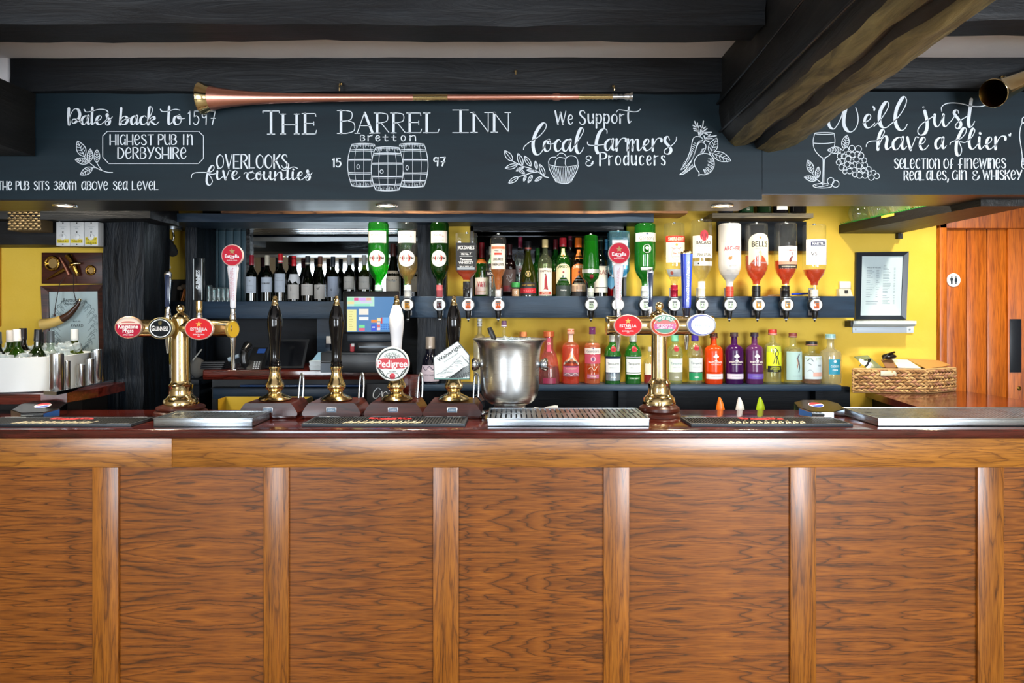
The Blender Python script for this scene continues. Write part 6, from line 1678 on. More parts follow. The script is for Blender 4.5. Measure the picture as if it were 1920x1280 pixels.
nb('dark wine bottle with white label behind the lime-green optic bottle', 1126, 446, 27, 'bordeaux', G_DARK, C('#12060A', .1), .7, (C('#1C241C', .35), .2, 1.12), [(.08, .52, 1.15, C('#E4DED2', .6), [('BRAS', .42, .08, C('#8A2A2A', .5), .9, .0), ('bar', .16, .17, .9, INK), ('bar', .50, .51, .9, INK)]), (.84, .96, 1.0, CREAM, [])], D=DN - .052)
nb('pale blue bottle behind the dark wine bottle', 1137, 449, 18, 'gin', G_BLUE, None, .5, (C('#8CD0EA', .3), .18, 1.2), D=DN + .093)
nb('bright red round bottle beside the square blue optic bottle', 1144, 478, 24, 'short', glass('#D01824', .12, .4), glass('#B01020', .1, .4), .75, (C('#8A1A20', .35), .15, 1.2), [(.2, .5, .6, C('#7AB8D0', .5), [], 'oval')], D=DN + .03)
t = thing('pick_jar', 'small glass jar of wooden picks with green lid in the niche', 'jar', (X(967, DN - .08), Y(DN - .08), Z(B0, DN - .08)))
s = (DN - .08) / 1280; R = 8 * s
mb = MB(); mb.lathe([(0.001, 0), (R * .95, 0), (R, .003), (R, 20 * s), (R * .95, 21 * s)], G_CLEAR, 20); mb.build('jar', t)
mb = MB(); mb.lathe([(0.001, .003), (R * .9, .003), (R * .9, 16 * s)], C('#C8A078', .7), 14); mb.build('picks', t)
mb = MB(); mb.lathe([(R * 1.03, 19 * s), (R * 1.05, 20 * s), (R * 1.05, 27 * s), (R * .98, 28 * s)], C('#3EA050', .4), 20); mb.build('lid', t)

# --- lower shelf with the gins
DS = 3.80
ZS = Z(718.5, 3.885)
gs = thing('bar_shelf', 'long dark blue shelf holding the row of gin bottles', 'shelf', (X(1180, DS), Y(DS), ZS))
mb = MB(); mb.box(X(788, DS), X(1578, DS), Y(DS), YB - 0.0005, ZS - 0.034, ZS - 0.0004, 'blue_timber', 0.004); mb.build('shelf_board', gs, True)
for p in (1170, 1545):
    mb = MB(); mb.box(X(p - 7, DS), X(p + 7, DS), Y(DS) + .06, Y(3.93) - 0.0005, 0.9, ZS - 0.035, 'dark_blue'); mb.build('bracket', gs, True)
GG = 'bottles on the lower back-bar shelf'
def gb(lab, px, top, w, shape, gl, liq=None, lev=.7, cap=None, labels=(), D=3.885, base=718.5, sq=None, **k): return bottle(lab, px, base, top, w, D, shape, gl, liq, lev, cap, labels, sq, GG, **k)
gb('dark blue-black bell-shaped gin bottle with silver cap, by the mountain badge', 807, 631, 38, 'bell', glass('#2A2C48', .12, .3), C('#14141E', .1), .3, (C('#B8AEA4', .3, .6), .26, 1.15), [(.06, .40, 1.1, C('#B8AEC0', .6), [('GIN MARE', .20, .03, INK, .5, .0), ('line', [(-.8, .36), (-.4, .30), (0, .38), (.4, .31), (.8, .37)], C('#5A5468', .5), .10), ('line', [(-.7, .28), (-.2, .33), (.3, .27), (.7, .31)], C('#D8D0DA', .5), .08)])])
gb('frosted clear bottle with white cap left of the ice bucket', 899.5, 597, 24, 'gin', glass('#EAE6C8', .12, .35), LIQ['clear'], .6, (C('#E6E6E4', .3), .12, 1.15, C('#8A8A8A', .3, .6)), [(.12, .62, 1.1, glass('#E4E2D0', .1, .5), [('line', [(-.5, .5), (-.2, .56), (.2, .5), (.5, .57)], GREY, .05), ('line', [(-.5, .44), (0, .47), (.5, .43)], GREY, .05), ('Silver', .30, .03, GREY, .5), ('line', [(-.4, .2), (0, .24), (.4, .19)], C('#6A7A58', .5), .06)])])
gb('clear bottle with purple cap behind the ice bucket', 945, 601, 24, 'gin', G_CLEAR, LIQ['clear'], .6, (C('#7A5A7A', .3), .10, 1.3, C('#E4E0E4', .4)))
gb('bottle with copper-pink cap behind the ice bucket', 981, 622, 30, 'bell', glass('#F8D4D0', .1, .1), glass('#F0A090', .1, .3), .6, (C('#D88A5A', .3, .5), .10, 1.2))
gb('bell-shaped pink gin bottle with dark purple foot right of the ice bucket', 1029, 621, 42, 'bell', glass('#F0A8A4', .12, .2), glass('#8A1850', .1, .5), .34, (C('#D06A40', .3, .4), .10, 1.2), [(.62, .88, .40, C('#C8506A', .5), [('GIN', .77, .045, CREAM, .36, .05)]), (.02, .12, .6, C('#8A2A4A', .4), [])], flute=.02)
warn = [(.34, .60, .98, C('#F2EADA', .6), [('WARNER\'S', .40, .05, INK, .84, .03), ('Est', .47, .02, GREY, .2)], 'peak'), (.14, .33, 1.05, C('#D06A8A', .6), [('bar', .32, .335, 1.0, C('#5A2A4A', .5)), ('RASPBERRY', .28, .02, CREAM, .6), ('bar', .14, .21, 1.0, C('#8A6A78', .6)), ('line', [(-.8, .17), (-.4, .2), (0, .16), (.4, .2), (.8, .17)], C('#E4D8DC', .5), .06)])]
gb('orange-pink gin bottle with pointed white label and floral neck', 1070, 616, 33, 'gin', glass('#FFC8A4', .12, .15), glass('#FF7A48', .1, .45), .72, (C('#D8A08C', .4), .10, 1.2), warn + [(.76, .94, .8, C('#E0C8C0', .6), [])])
gb('clear bottle of orange-pink gin with purple cap and ornate red label', 1110.5, 612.5, 31, 'gin', G_CLEAR, glass('#FF9A50', .1, .45), .74, (C('#8A3A7A', .3), .13, 1.2), [(.53, .63, 1.2, C('#F0E6E0', .6), [('Gordon\'s', .58, .05, C('#3A4A6A', .5), .8, .0), ('dot', .625, .08, C('#2A3A6A', .5))]), (.36, .52, 1.15, C('#C8506A', .5), [('dot', .44, .30, C('#E8C8D0', .5)), ('dot', .44, .20, C('#7A4A7A', .5))]), (.10, .17, .75, C('#B86A8A', .5), [('PINK', .135, .03, CREAM, .4)]), (.20, .32, .8, glass('#F0904A', .1, .3), [('line', [(-.6, .26), (-.2, .3), (.1, .24), (.5, .31)], CREAM, .06)])])
def tanq(paper, foot, footm, txt=INK): return [(.24, .52, 1.1, paper, [('Tanqueray', .42, .045, txt, .78, .0), ('LONDON DRY', .34, .018, GREY, .5)])] + ([(.07, .23, 1.1, footm, [('GIN', .14, .025, WHITE, .3)])] if foot else []) + [(.66, .78, .40, C('#9A1422', .35), [('dot', .72, .30, C('#B82838', .35)), ('T', .72, .05, C('#7A0A16', .4), .12, .03)], 'oval')]
gb('green shaker-shaped gin bottle with navy and silver label foot', 1148.5, 628, 32, 'shaker', G_TANQ, LIQ['green'], .8, (C('#C8CCC8', .3, .7), .14, 1.15), tanq(C('#E6ECEA', .6), 1, C('#8A949A', .3, .5)) + [(.52, .565, 1.12, C('#1E2E4E', .5), []), (.205, .24, 1.12, C('#1E2E4E', .5), [])])
gb('green shaker-shaped gin bottle with plain white label, left of the brass column', 1187, 628, 32.5, 'shaker', G_TANQ, LIQ['green'], .8, (C('#C8CCC8', .3, .7), .14, 1.15), tanq(C('#E6ECEA', .6), 0, None) + [(.545, .56, 1.12, WHITE, []), (.20, .22, 1.12, WHITE, []), (.10, .14, .8, C('#2E7A34', .4), [('DRY GIN', .12, .022, WHITE, .5)])])
gb('short bottle of red drink mostly behind the brass column', 1220, 650, 26, 'short', G_CLEAR, glass('#D83A2A', .1, .3), .3, (C('#B8B0A0', .4), .12, 1.2), [(.25, .55, 1.1, CREAM, [])])
gb('pale green shaker-shaped gin bottle with mint cap', 1265.5, 627, 30, 'shaker', glass('#E4F0C4', .12, .18), LIQ['pale'], .8, (C('#7AC8A0', .3), .14, 1.15), tanq(C('#DCE8DC', .6), 1, C('#8A8A70', .5), C('#5A7A8A', .5)))
gb('clear shaker-shaped gin bottle with purple cap and silver label', 1303, 625, 30, 'shaker', G_PALE, LIQ['pale'], .8, (C('#3A2A88', .3), .15, 1.15), tanq(C('#D8E0E0', .5), 1, C('#1E8A58', .4), C('#4A5A6A', .5)) + [(.225, .245, 1.12, INK, []), (.505, .525, 1.12, C('#3A4446', .5), [])])
whit = lambda band, em: [(.24, .62, 1.1, em, [('WHITLEY NEILL', .43, .04, C('#F4EEE8', .6), .86, .05), ('HANDCRAFTED GIN', .385, .018, C('#F4EEE8', .6), .55)] + [('dot', .54, .14, C('#F4EEE8', .6), u) for u in (-.16, .16)] + [('dot', .57, .12, C('#F4EEE8', .6)), ('bar', .46, .54, .05, C('#F4EEE8', .6)), ('bar', .455, .468, .16, C('#F4EEE8', .6))]), (.10, .20, 1.15, band, [('LONDON', .155, .02, GREY, .5)])]
fin = lambda h: C(h, .2)
gb('orange-red gin bottle with white emblem and white foot band', 1338, 624, 33, 'gin', fin('#E2420E'), None, .8, (C('#5A3428', .5), .10, 1.35, C('#C83A14', .3)), whit(C('#EDE4E4', .6), fin('#E2420E')))
gb('deep purple gin bottle with white emblem and white foot band', 1376.5, 623, 33, 'gin', fin('#3C0E4A'), None, .8, (C('#4A3A38', .5), .08, 1.4, C('#3C0E4A', .3)), whit(C('#DDD4E4', .6), fin('#3C0E4A')))
gb('violet gin bottle with purple foot band, left of the yellow bottle', 1414.5, 623, 32, 'gin', fin('#5A2A58'), None, .8, (C('#3A2A34', .5), .08, 1.4, C('#2A2060', .3)), whit(C('#6A50B0', .5), fin('#5A2A58')))
lock = [(.28, .70, 1.1, C('#D2DC14', .5), [('line', [(-.1, .66), (.2, .62), (.35, .56), (.1, .50), (-.05, .56), (.1, .60)], INK, .09), ('line', [(.1, .52), (.3, .44), (.45, .36)], INK, .10), ('line', [(-.05, .5), (-.25, .38)], INK, .08), ('line', [(.15, .48), (.1, .38)], INK, .08), ('line', [(-.4, .64), (-.2, .60), (-.3, .56)], INK, .05), ('bar', .22, .335, .92, C('#15160E', .5)), ('THE ROBIN', .31, .02, C('#D2DC14', .5), .5, .03), ('OF LOCKSLEY', .28, .024, C('#D2DC14', .5), .62, .03), ('GIN', .245, .02, C('#D2DC14', .5), .25, .03)])]
gb('clear bottle with bright yellow label and coral cap', 1448.5, 617.5, 31, 'gin', G_PALE, LIQ['pale'], .8, (C('#D8443A', .3), .10, 1.6, C('#E8C8B8', .3)), lock)
gb('clear bottle with pale blue label and dark red cap', 1486.5, 624, 32, 'dumpy', G_PALE, LIQ['pale'], .7, (C('#7A3A34', .4), .09, 1.3, C('#A89A8A', .4)), [(.08, .64, 1.12, C('#A9C8C4', .6), [('line', [(.35, .58), (.15, .50), (.3, .42), (.1, .36)], C('#5A5A66', .5), .14), ('line', [(.3, .46), (.42, .34), (.3, .24)], C('#2A3440', .5), .10), ('line', [(.05, .5), (.2, .42), (.1, .32)], C('#B88A6A', .5), .10), ('SLINGSBY', .16, .02, GREY, .5, .0, False, .1)])])
gb('squat bottle with black stopper and pale printed label', 1521.5, 639.5, 36, 'dumpy', G_PALE, glass('#C86A34', .1, .3), .16, (C('#15151A', .4), .10, 1.6, C('#D89A80', .3)), [(.12, .66, 1.12, C('#C9D6DA', .6), [('line', [(-.8, .55), (-.5, .60), (-.2, .54)], C('#5A6A70', .5), .06), ('line', [(-.7, .50), (-.4, .46)], C('#5A6A70', .5), .05), ('bar', .18, .28, .55, C('#D8A898', .6), .3), ('08', .44, .04, C('#5A6A70', .5), .2, .0, False, .45), ('line', [(-.8, .3), (-.5, .34), (-.2, .28)], GREY, .05)])])
gb('cylinder bottle with turquoise label and turquoise neck tag, rightmost on the shelf', 1557, 626, 38, 'short', glass('#F2F2DC', .12, .3), LIQ['pale'], .66, (C('#8AB8BC', .3), .10, 1.4, C('#C8C8BC', .4)), [(.20, .50, .56, C('#1E8AA4', .5), [('dot', .46, .14, C('#D8E8EA', .5)), ('CUCKOO', .36, .04, C('#D8E8EA', .5), .4, .02), ('GIN', .29, .03, C('#D8E8EA', .5), .25)], 'rect')])
# --- high shelf of bottles at the top right, only their feet in view
ZH = Z(400.5, 3.84)
hs = thing('wall_shelf', 'short black wall shelf with bottle feet showing under the soffit', 'shelf', (X(1430, 3.84), Y(3.9), ZH))
o = timber('shelf_board', X(1334, 3.82), X(1522, 3.82), Y(3.80), YB - 0.0005, Z(409, 3.82), ZH - 0.002, 'raw_grey' if 'raw_grey' in MATS else wood('raw_grey', rgb('#6A6450'), rgb('#4E4A3C'), rgb('#2A2822'), 'X', .6, 6), 'X', 20, 0.002, 3.0); o.parent = hs; o.location = [-v for v in hs.location]
mb = MB(); mb.box(X(1345, 3.96), X(1512, 3.96), YB - 0.02, YB - 0.0005, Z(470, 3.96), Z(409, 3.82), 'dark_blue'); mb.build('back_board', hs, True)
for px, w, col, lab, inks in ((1360, 29, '#0E1420', 'dark bottle foot with round blue label on the high shelf', [(.04, .6, .9, C('#3A52A8', .5), [], 'oval')]),
                              (1398, 28, '#10301A', 'dark green bottle foot with small white words on the high shelf', [(.03, .2, .8, C('#10301A', .3), [('SERVE', .14, .012, WHITE, .3), ('COLD', .07, .012, WHITE, .2), ('chilled', .1, .004, WHITE, .2)])]),
                              (1432, 27, '#122414', 'plain dark green bottle foot in the middle of the high shelf', []),
                              (1463, 27, '#100E12', 'black bottle foot with white label on the high shelf', [(.065, .4, .8, WHITE, [])]),
                              (1496, 30, '#0E0E10', 'black bottle foot rightmost on the high shelf', [])):
    bottle(lab, px, 401, 305, w, 3.86, 'bordeaux', C(col, .12), None, .7, (C('#2A2A2A', .4), .2, 1.1), inks, None, 'bottles on the high shelf', name='wine_bottle')
# ------------------------------------------------------------------ horns on the beams, downlights
t = thing('coaching_horn', 'long copper coaching horn with flared brass-rimmed bell above the inn name', 'horn', P(700, 183, 2.72))
s = 2.72 / 1280
MXh = Matrix.Translation((0, 0, 0)) @ Matrix.Rotation(math.pi / 2, 4, 'Y')
def hlathe(name, prof_px, mat):
    """turned along x: (radius px, x px)"""
    q = MB(); q.lathe([(r * s, (x - 700) * s) for r, x in prof_px], mat, 36)
    mb = MB(); mb.add([MXh @ Vector(p) for p in q.v], q.f, mat, True); o = mb.build(name, t); return o
hlathe('bell_rim', [(27.5, 373), (29.5, 374), (30, 376), (28.5, 379), (26, 383), (23.5, 388), (22, 393)], 'brass')
hlathe('bell', [(22, 393), (19, 410), (16, 430), (13.5, 455), (11.4, 485), (9.6, 520), (8.4, 560), (7.6, 610), (7, 660), (6.4, 720), (6.0, 775)], 'copper')
hlathe('collar', [(6.2, 775), (6.2, 840)], 'brass')
hlathe('tube', [(5.6, 840), (5.2, 930), (5.0, 1035), (6.4, 1038), (6.4, 1048), (5.0, 1051), (4.9, 1084)], 'copper')
hlathe('mouth_tube', [(5.0, 1084), (5.0, 1147)], 'brass')
hlathe('mouthpiece', [(5.4, 1147), (4.2, 1151), (5, 1155), (3.6, 1159), (4.6, 1163), (3.6, 1167), (5.4, 1171), (6.4, 1175), (5.6, 1178), (8, 1182), (8.6, 1183.5), (7.6, 1184)], 'pewter')
t.rotation_euler = (0, math.radians(0.15), math.radians(-1.2))
def hook(px, py, label, lowpy):
    D = 2.76
    mb = MB()
    a = P(px, py, D)
    pth = [(a.x, a.y + 0.012, a.z), (a.x, a.y - 0.012, a.z), (a.x, a.y - 0.022, a.z - 0.006), (a.x, a.y - 0.026, a.z - 0.016), (a.x, a.y - 0.024, Z(lowpy, D))]
    mb.tube(catmull(pth, 5), 0.0032, 'brass', 8)
    q = MB(); q.lathe([(0.004, 0), (0.007, 0.002), (0.006, 0.006), (0.004, 0.008)], 'brass', 12); mb.add([Matrix.Translation((a.x, a.y - 0.001, a.z)) @ AX @ Vector(p) for p in q.v], q.f, 'brass', True)
    tag(mb.build('screw_hook', loc=tuple(a)), label, 'hook', 'brass screw hooks in the beam')
hook(639.5, 158, 'brass screw hook holding the copper part of the long horn', 174)
hook(967, 134, 'empty brass screw hook near the middle of the beam', 143)
hook(1150, 162, 'brass screw hook beside the mouthpiece of the long horn', 173)
hook(1878, 145, 'small brass screw hook above the right brass horn bell', 150)
hook(1911, 139, 'brass eye hook at the right edge of the photo', 147)
t = thing('brass_horn', 'brass horn with its bell end showing at the right edge', 'horn', P(1862, 175, 2.62))
ax_d = (Vector(P(1990, 120, 2.72)) - Vector(P(1868, 173, 2.60))).normalized()
M = Matrix.Translation((0, 0, 0)) @ Vector((0, 0, 1)).rotation_difference(ax_d).to_matrix().to_4x4()
q = MB(); q.lathe([(0.0535, 0.0), (0.055, 0.001), (0.0555, 0.003), (0.052, 0.01), (0.048, 0.03), (0.041, 0.08), (0.036, 0.16), (0.032, 0.26), (0.030, 0.40)], 'brass', 36)
q2 = MB(); q2.lathe([(0.0535, 0.0), (0.050, 0.008), (0.046, 0.03), (0.039, 0.08), (0.034, 0.16), (0.030, 0.26), (0.001, 0.30)], 'dark_brass', 36)
mb = MB(); mb.add([M @ Vector(p) for p in q.v], [f for f in q.f if len(f) == 4], 'brass', True); mb.build('bell', t)
mb = MB(); mb.add([M @ Vector(p) for p in q2.v], [f for f in q2.f if len(f) == 4], 'dark_brass', True); mb.build('bore', t)

LAMP = emit('lamp_glow', '#FFE2B0', 9.0)
def downlight(px, py, label, zs):
    D = 2.93
    x = X(px, D)
    t = thing('downlight', label, 'lamp', (x, Y(D), zs), 'downlights in the black soffit')
    mb = MB(); mb.lathe([(0.030, -0.0005), (0.031, -0.004), (0.040, -0.006), (0.047, -0.004), (0.048, -0.0003)], 'chrome', 36); mb.build('trim_ring', t)
    mb = MB(); mb.lathe([(0.001, -0.0025), (0.0295, -0.0025), (0.030, -0.0005)], LAMP, 24); mb.build('bulb', t)
    l = bpy.data.lights.new('downlight_beam', 'SPOT'); l.energy = 42; l.color = (1, .84, .6); l.spot_size = math.radians(115); l.spot_blend = 0.8; l.shadow_soft_size = 0.025
    o = bpy.data.objects.new('downlight_beam', l); o.location = (0, 0, -0.012); COL.objects.link(o); o.parent = t
downlight(122, 384, 'small recessed downlight above the left white switches', Z(374, BD) - 0.004)
downlight(725, 380, 'small recessed downlight under the chalk barrels', Z(374, BD) - 0.004)
downlight(1354, 372, 'small recessed downlight left of the joint in the chalkboard', Z(374, BD) - 0.004)
downlight(1990, 366, 'recessed downlight beyond the right edge of the photo', Z(363.5, BD) - 0.004)  # extra lamp out of view, added to light the right counter and basket

# ------------------------------------------------------------------ left side
DL = 3.75
for i, (px, lab, tx) in enumerate(((118, 'left one of the three white volume controls on the beam', ['TABLES 8-11']), (144, 'middle one of the three white volume controls on the beam', ['TOILETS']), (171, 'right one of the three white volume controls on the beam', ['TABLES 1-7', 'TABLES 12-16']))):
    D = 3.56
    s = D / 1280
    t = thing('volume_control', lab, 'switch', (X(px, D), Y(D), Z(461, D)), 'white volume controls on the beam')
    W_, H = 12.8 * s, 45 * s
    mb = MB(); mb.box(-W_, W_, 0, 0.05, 0, H, C('#D6D8D8', .4), 0.002); mb.build('box', t)
    m = flat(-0.0006)
    mb = MB()
    for k, tt in enumerate(tx):
        zc = (9 + (0 if len(tx) == 1 else 4 - 7 * k)) * s
        mb.box(-W_ * .85, W_ * .85, -0.0004, 0, zc - 3.2 * s, zc + 3.2 * s, C('#E2CC1E', .5)); stamp(mb, tt, 0, zc, 3.6 * s, INK, m, width=W_ * 1.5)
    mb.build('sticker', t)
    mb = MB(); q = MB(); q.lathe([(6 * s, 0), (6 * s, 0.004), (5 * s, 0.006), (0.001, 0.006)], C('#E2E4E4', .4), 20); mb.add([Matrix.Translation((0, 0, 17 * s)) @ AX @ Vector(p) for p in q.v], q.f, C('#E2E4E4', .4), True); mb.box(-0.0008, 0.0008, -0.007, -0.006, 17 * s, 22 * s, INK); mb.build('knob', t)
    mb = MB()
    for zc in (3, 26, 43): mb.box(-0.003, 0.003, -0.001, 0, zc * s - 0.003, zc * s + 0.003, INK)
    stamp(mb, 'VOL', 0, 33 * s, 2.4 * s, GREY, m); mb.box(-6 * s, 6 * s, -0.0005, 0, 36 * s, 36.4 * s, GREY)
    mb.build('marking', t)
    mb = MB()
# cable over the controls
mb = MB(); D = 3.57; mb.tube(catmull([P(78, 413, D), P(95, 410, D), P(107, 412, D), P(113, 416.5, D)], 6), 0.0024, C('#C8C8C4', .5), 8); tag(mb.build('cable', loc=tuple(P(100, 412, D))), 'thin white cable curving over the volume controls', 'cable')
t = thing('wicker_box', 'dark wicker box under the beam at the upper left', 'box', P(47, 430, 3.5))
mb = MB()
a, b = P(16, 388, 3.5), P(76, 432, 3.5)
mb.box(a.x + 0.004, b.x - 0.004, a.y + 0.004, a.y + 0.10, b.z, a.z, C('#5A4A30', .8))
rnd = random.Random(3)
for k in range(9):
    zc = b.z + (a.z - b.z) * (k + .5) / 9
    for j in range(12):
        x0 = a.x + (b.x - a.x) * j / 12; x1 = a.x + (b.x - a.x) * (j + 1) / 12
        o = 0.004 if (j + k) % 2 else 0.0
        mb.tube([(x0, a.y + o, zc), ((x0 + x1) / 2, a.y - 0.002 + o, zc + rnd.uniform(-.002, .002)), (x1, a.y + o, zc)], 0.0055, C('#6E5C3C' if rnd.random() > .5 else '#584828', .8), 6)
mb.build('weave', t, True)
# brass plaque
t = thing('mounted_plaque', 'mahogany plaque with brass fittings mounted on it', 'plaque', P(140, 532, DL))
s = DL / 1280
yw = Y(3.75)
mb = MB(); a, b = P(83, 474, DL), P(196, 532, DL); mb.box(a.x, b.x, yw - 0.022, yw - 0.0004, b.z, a.z, 'frame_wood', 0.002); mb.build('board', t, True)
yf = yw - 0.022
def torus(mb, c, R, r, mat, n=28, bump=0):
    mb.tube([(c[0] + (R + bump * math.cos(9 * k)) * math.cos(2 * math.pi * k / n), c[1], c[2] + (R + bump * math.cos(9 * k)) * math.sin(2 * math.pi * k / n)) for k in range(n)], r, mat, 8, True, None, True)
c = P(104.5, 494, DL); mb = MB(); torus(mb, (c.x, yf - 0.006, c.z), 12 * s, 0.0075, 'dark_brass', 30, 0.001); mb.build('ring', t, True)
mb = MB(); q = MB(); q.lathe([(10 * s, 0), (10 * s, 0.002), (0.001, 0.002)], 'brass', 24); mb.add([Matrix.Translation((c.x, yf, c.z)) @ AX @ Vector(p) for p in q.v], q.f, 'brass', True); mb.build('boss', t, True)
c = P(175.5, 507, DL); mb = MB(); torus(mb, (c.x, yf - 0.005, c.z), 8 * s, 0.0055, 'dark_brass'); mb.build('ring', t, True)
mb = MB(); q = MB(); q.lathe([(6.5 * s, 0), (6.5 * s, 0.002), (0.001, 0.002)], 'brass', 24); mb.add([Matrix.Translation((c.x, yf, c.z)) @ AX @ Vector(p) for p in q.v], q.f, 'brass', True); mb.build('boss', t, True)
def pp(px, py, off): p = P(px, py, DL); return (p.x, yf - off, p.z)
mb = MB(); mb.tube([pp(93, 525, .008), pp(112, 515, .012), pp(130, 505, .014)], [0.002, 0.008, 0.010], 'dark_brass', 10); mb.tube([pp(120, 483, .012), pp(130, 500, .014), pp(138, 516, .014)], [0.004, 0.007, 0.009], 'copper', 10); mb.build('tap_spike', t, True)
mb = MB(); mb.tube([pp(136, 480, .015), pp(144, 490, .02), pp(150, 503, .018), pp(154, 517, .014)], [0.018, 0.014, 0.018, 0.012], 'dark_brass', 12)
q = MB(); q.ball(pp(147, 497, .03), 0.015, 'dark_brass'); mb.add(q.v, q.f, 'dark_brass', True); mb.tube([pp(142, 502, .03), pp(150, 495, .035), pp(160, 494, .02)], 0.006, 'brass', 10); mb.tube([pp(150, 512, .02), pp(158, 516, .02)], 0.008, 'brass', 10); mb.build('tap', t, True)
# certificate
t = thing('framed_certificate', 'framed certificate with leafy wreath on the left yellow wall', 'picture', P(142, 685, DL))
def fq(px, py, off): p = P(px, py, DL); return (p.x, yw - off, p.z)
O = [(81, 536), (198, 533), (202, 683), (88, 683)]; I = [(94, 547), (186, 546), (189, 672), (97, 672)]
for k in range(4):
    j = (k + 1) % 4
    mb = MB()
    a, b, c_, d = O[k], O[j], I[j], I[k]
    v = [fq(*a, .001), fq(*b, .001), fq(*c_, .001), fq(*d, .001), fq(*a, .022), fq(*b, .022), fq(*c_, .016), fq(*d, .016)]
    mb.add(v, [(0, 1, 2, 3), (4, 5, 6, 7), (0, 1, 5, 4), (2, 3, 7, 6), (1, 2, 6, 5), (3, 0, 4, 7)], 'frame_wood'); mb.build('frame_rail', t, True)
mb = MB(); mb.add([fq(*p, .008) for p in I], [(0, 1, 2, 3)], C('#E4ECEE', .6))
mpc = lambda u, w: fq(u, w, .0088)
gk = C('#8A979C', .6)
for k in range(30):
    for sg in (-1, 1):
        a = -1.25 + 2.6 * k / 29
        rx, rz = 33 + 3 * math.sin(k * 2), 48
        x, y_ = 141 + sg * rx * math.cos(a), 612 + rz * math.sin(a)
        ribbon(mb, [(x, y_), (x + sg * (4 + k % 3 * 2), y_ - 4 - (k % 4)), (x + sg * 9, y_ - 1)], 0.5, 0.9, gk, 3, 'c', mpc)
        ribbon(mb, [(x, y_), (x - sg * 4, y_ + 3)], 0.5, 0.8, gk, 2, 'c', mpc)
def ctext(tx, px, py, h, w): 
    v, f, tw = text_geo(tx, .01)
    sx = w / tw
    mb.add([fq(px + (x - tw / 2) * sx, py - (y - .5) * h, .009) for x, y in v], f, C('#4A5254', .6))
ctext('Restaurant', 138, 562, 7, 34); ctext('Association', 138, 569, 5, 30); ctext('Real Ale', 146, 602, 3, 14); ctext('AWARD', 146, 610, 6, 24)
mb.build('print', t, True)
mb = MB(); mb.add([fq(*p, .012) for p in I] + [fq(*p, .0135) for p in I], [(0, 1, 2, 3), (4, 5, 6, 7)], glass('#F4F8F8', .06, .0, .02)); mb.build('glazing', t, True)
# drinking horn hanging in front of it
t = thing('drinking_horn', 'curved cow horn hanging on a dark cord in front of the certificate', 'horn', fq(130, 600, .06))
def hq(px, py, off=.055): return fq(px, py, off)
path = [hq(92.5, 608), hq(100, 606.5), hq(112, 604), hq(126, 599), hq(140, 591), hq(150, 581), hq(158, 571), hq(162, 562)]
ln = catmull(path, 4); n = len(ln)
rs = [0.0262 * (1 - (i / (n - 1)) ** 1.3) + 0.0052 for i in range(n)]
cut = int(n * .45)
mb = MB(); mb.tube(ln[:cut + 1], rs[:cut + 1], C('#C8A860', .3), 16); mb.build('pale_end', t, True)
mb = MB(); mb.tube(ln[cut:], rs[cut:], C('#3E2416', .25), 16); mb.build('dark_tip', t, True)
mb = MB(); mb.tube([hq(161.5, 563.5), hq(162.5, 560)], 0.0072, 'brass', 12); mb.build('tip_cap', t, True)
mb = MB(); mb.tube([hq(116, 592, .06), hq(118, 570, .06), hq(122, 533, .045), hq(128, 520, .036)], 0.0022, C('#2A1A14', .7), 6); mb.tube([hq(156, 566, .06), hq(151, 545, .06), hq(147, 520, .04), hq(144, 512, .034)], 0.0022, C('#2A1A14', .7), 6)
q = MB(); q.ball(hq(116, 591, .06), 0.0065, C('#3A1A14', .6)); mb.add(q.v, q.f, C('#3A1A14', .6), True)
mb.tube([hq(152, 569), hq(157, 565), hq(160, 569)], 0.003, C('#1A1210', .7), 6); mb.build('cord', t, True)
# second picture edge at the far left
t = thing('wooden_frame', 'edge of a wooden frame at the far left of the yellow wall', 'picture', fq(-20, 615, .01))
mb = MB(); a, b = fq(-60, 455, 0), fq(3, 612, 0); mb.box(a[0], b[0], yw - .02, yw - .0004, b[2], a[2], C('#B8841E', .5), 0.004); mb.build('frame', t, True)

# white tub of wine on ice
D = 3.16; s = D / 1280
t = thing('wine_tub', 'white oval tub of wine bottles on ice at the left', 'tub', (-2.37, Y(3.37), ZL), None, math.radians(10))
mb = MB()
def osq(rx, ry, z_, n=40, p=3.2):
    o = []
    for k in range(n):
        a = 2 * math.pi * k / n
        ca, sa = math.cos(a), math.sin(a)
        q = 1 / ((abs(ca) ** p + abs(sa) ** p) ** (1 / p))
        o.append((rx * q * ca, ry * q * sa, z_))
    return o
zr_ = Z(671, D - .05) - ZL
secs = [osq(.20, .235, .0004), osq(.212, .247, .006), osq(.224, .258, zr_ - .004), osq(.225, .259, zr_), osq(.220, .254, zr_ + .001), osq(.214, .248, zr_ - .006), osq(.205, .24, .03)]
v = [p for q in secs for p in q]; n = 40
f = [(i * n + k, i * n + (k + 1) % n, (i + 1) * n + (k + 1) % n, (i + 1) * n + k) for i in range(len(secs) - 1) for k in range(n)] + [tuple(range(n)), tuple(reversed(range((len(secs) - 1) * n, len(secs) * n)))]
mb.add(v, f, C('#D4DADC', .2), True); mb.build('tub', t)
rnd = random.Random(8)
mb = MB()
for k in range(190):
    a, r = rnd.random() * 6.28, math.sqrt(rnd.random())
    R_ = Matrix.Translation((r * .19 * math.cos(a), r * .22 * math.sin(a), zr_ - .025 + rnd.random() * .035 + .03 * (1 if math.sin(a) * r > .1 else 0))) @ Matrix.Rotation(rnd.random() * 3, 4, 'X') @ Matrix.Rotation(rnd.random() * 3, 4, 'Y')
    mb.box(-.015, .015, -.015, .015, -.012, .012, iceg, .004, R_)
o = mb.build('ice', t); o['kind'] = 'stuff'
tubx, tuby = t.location.x, t.location.y
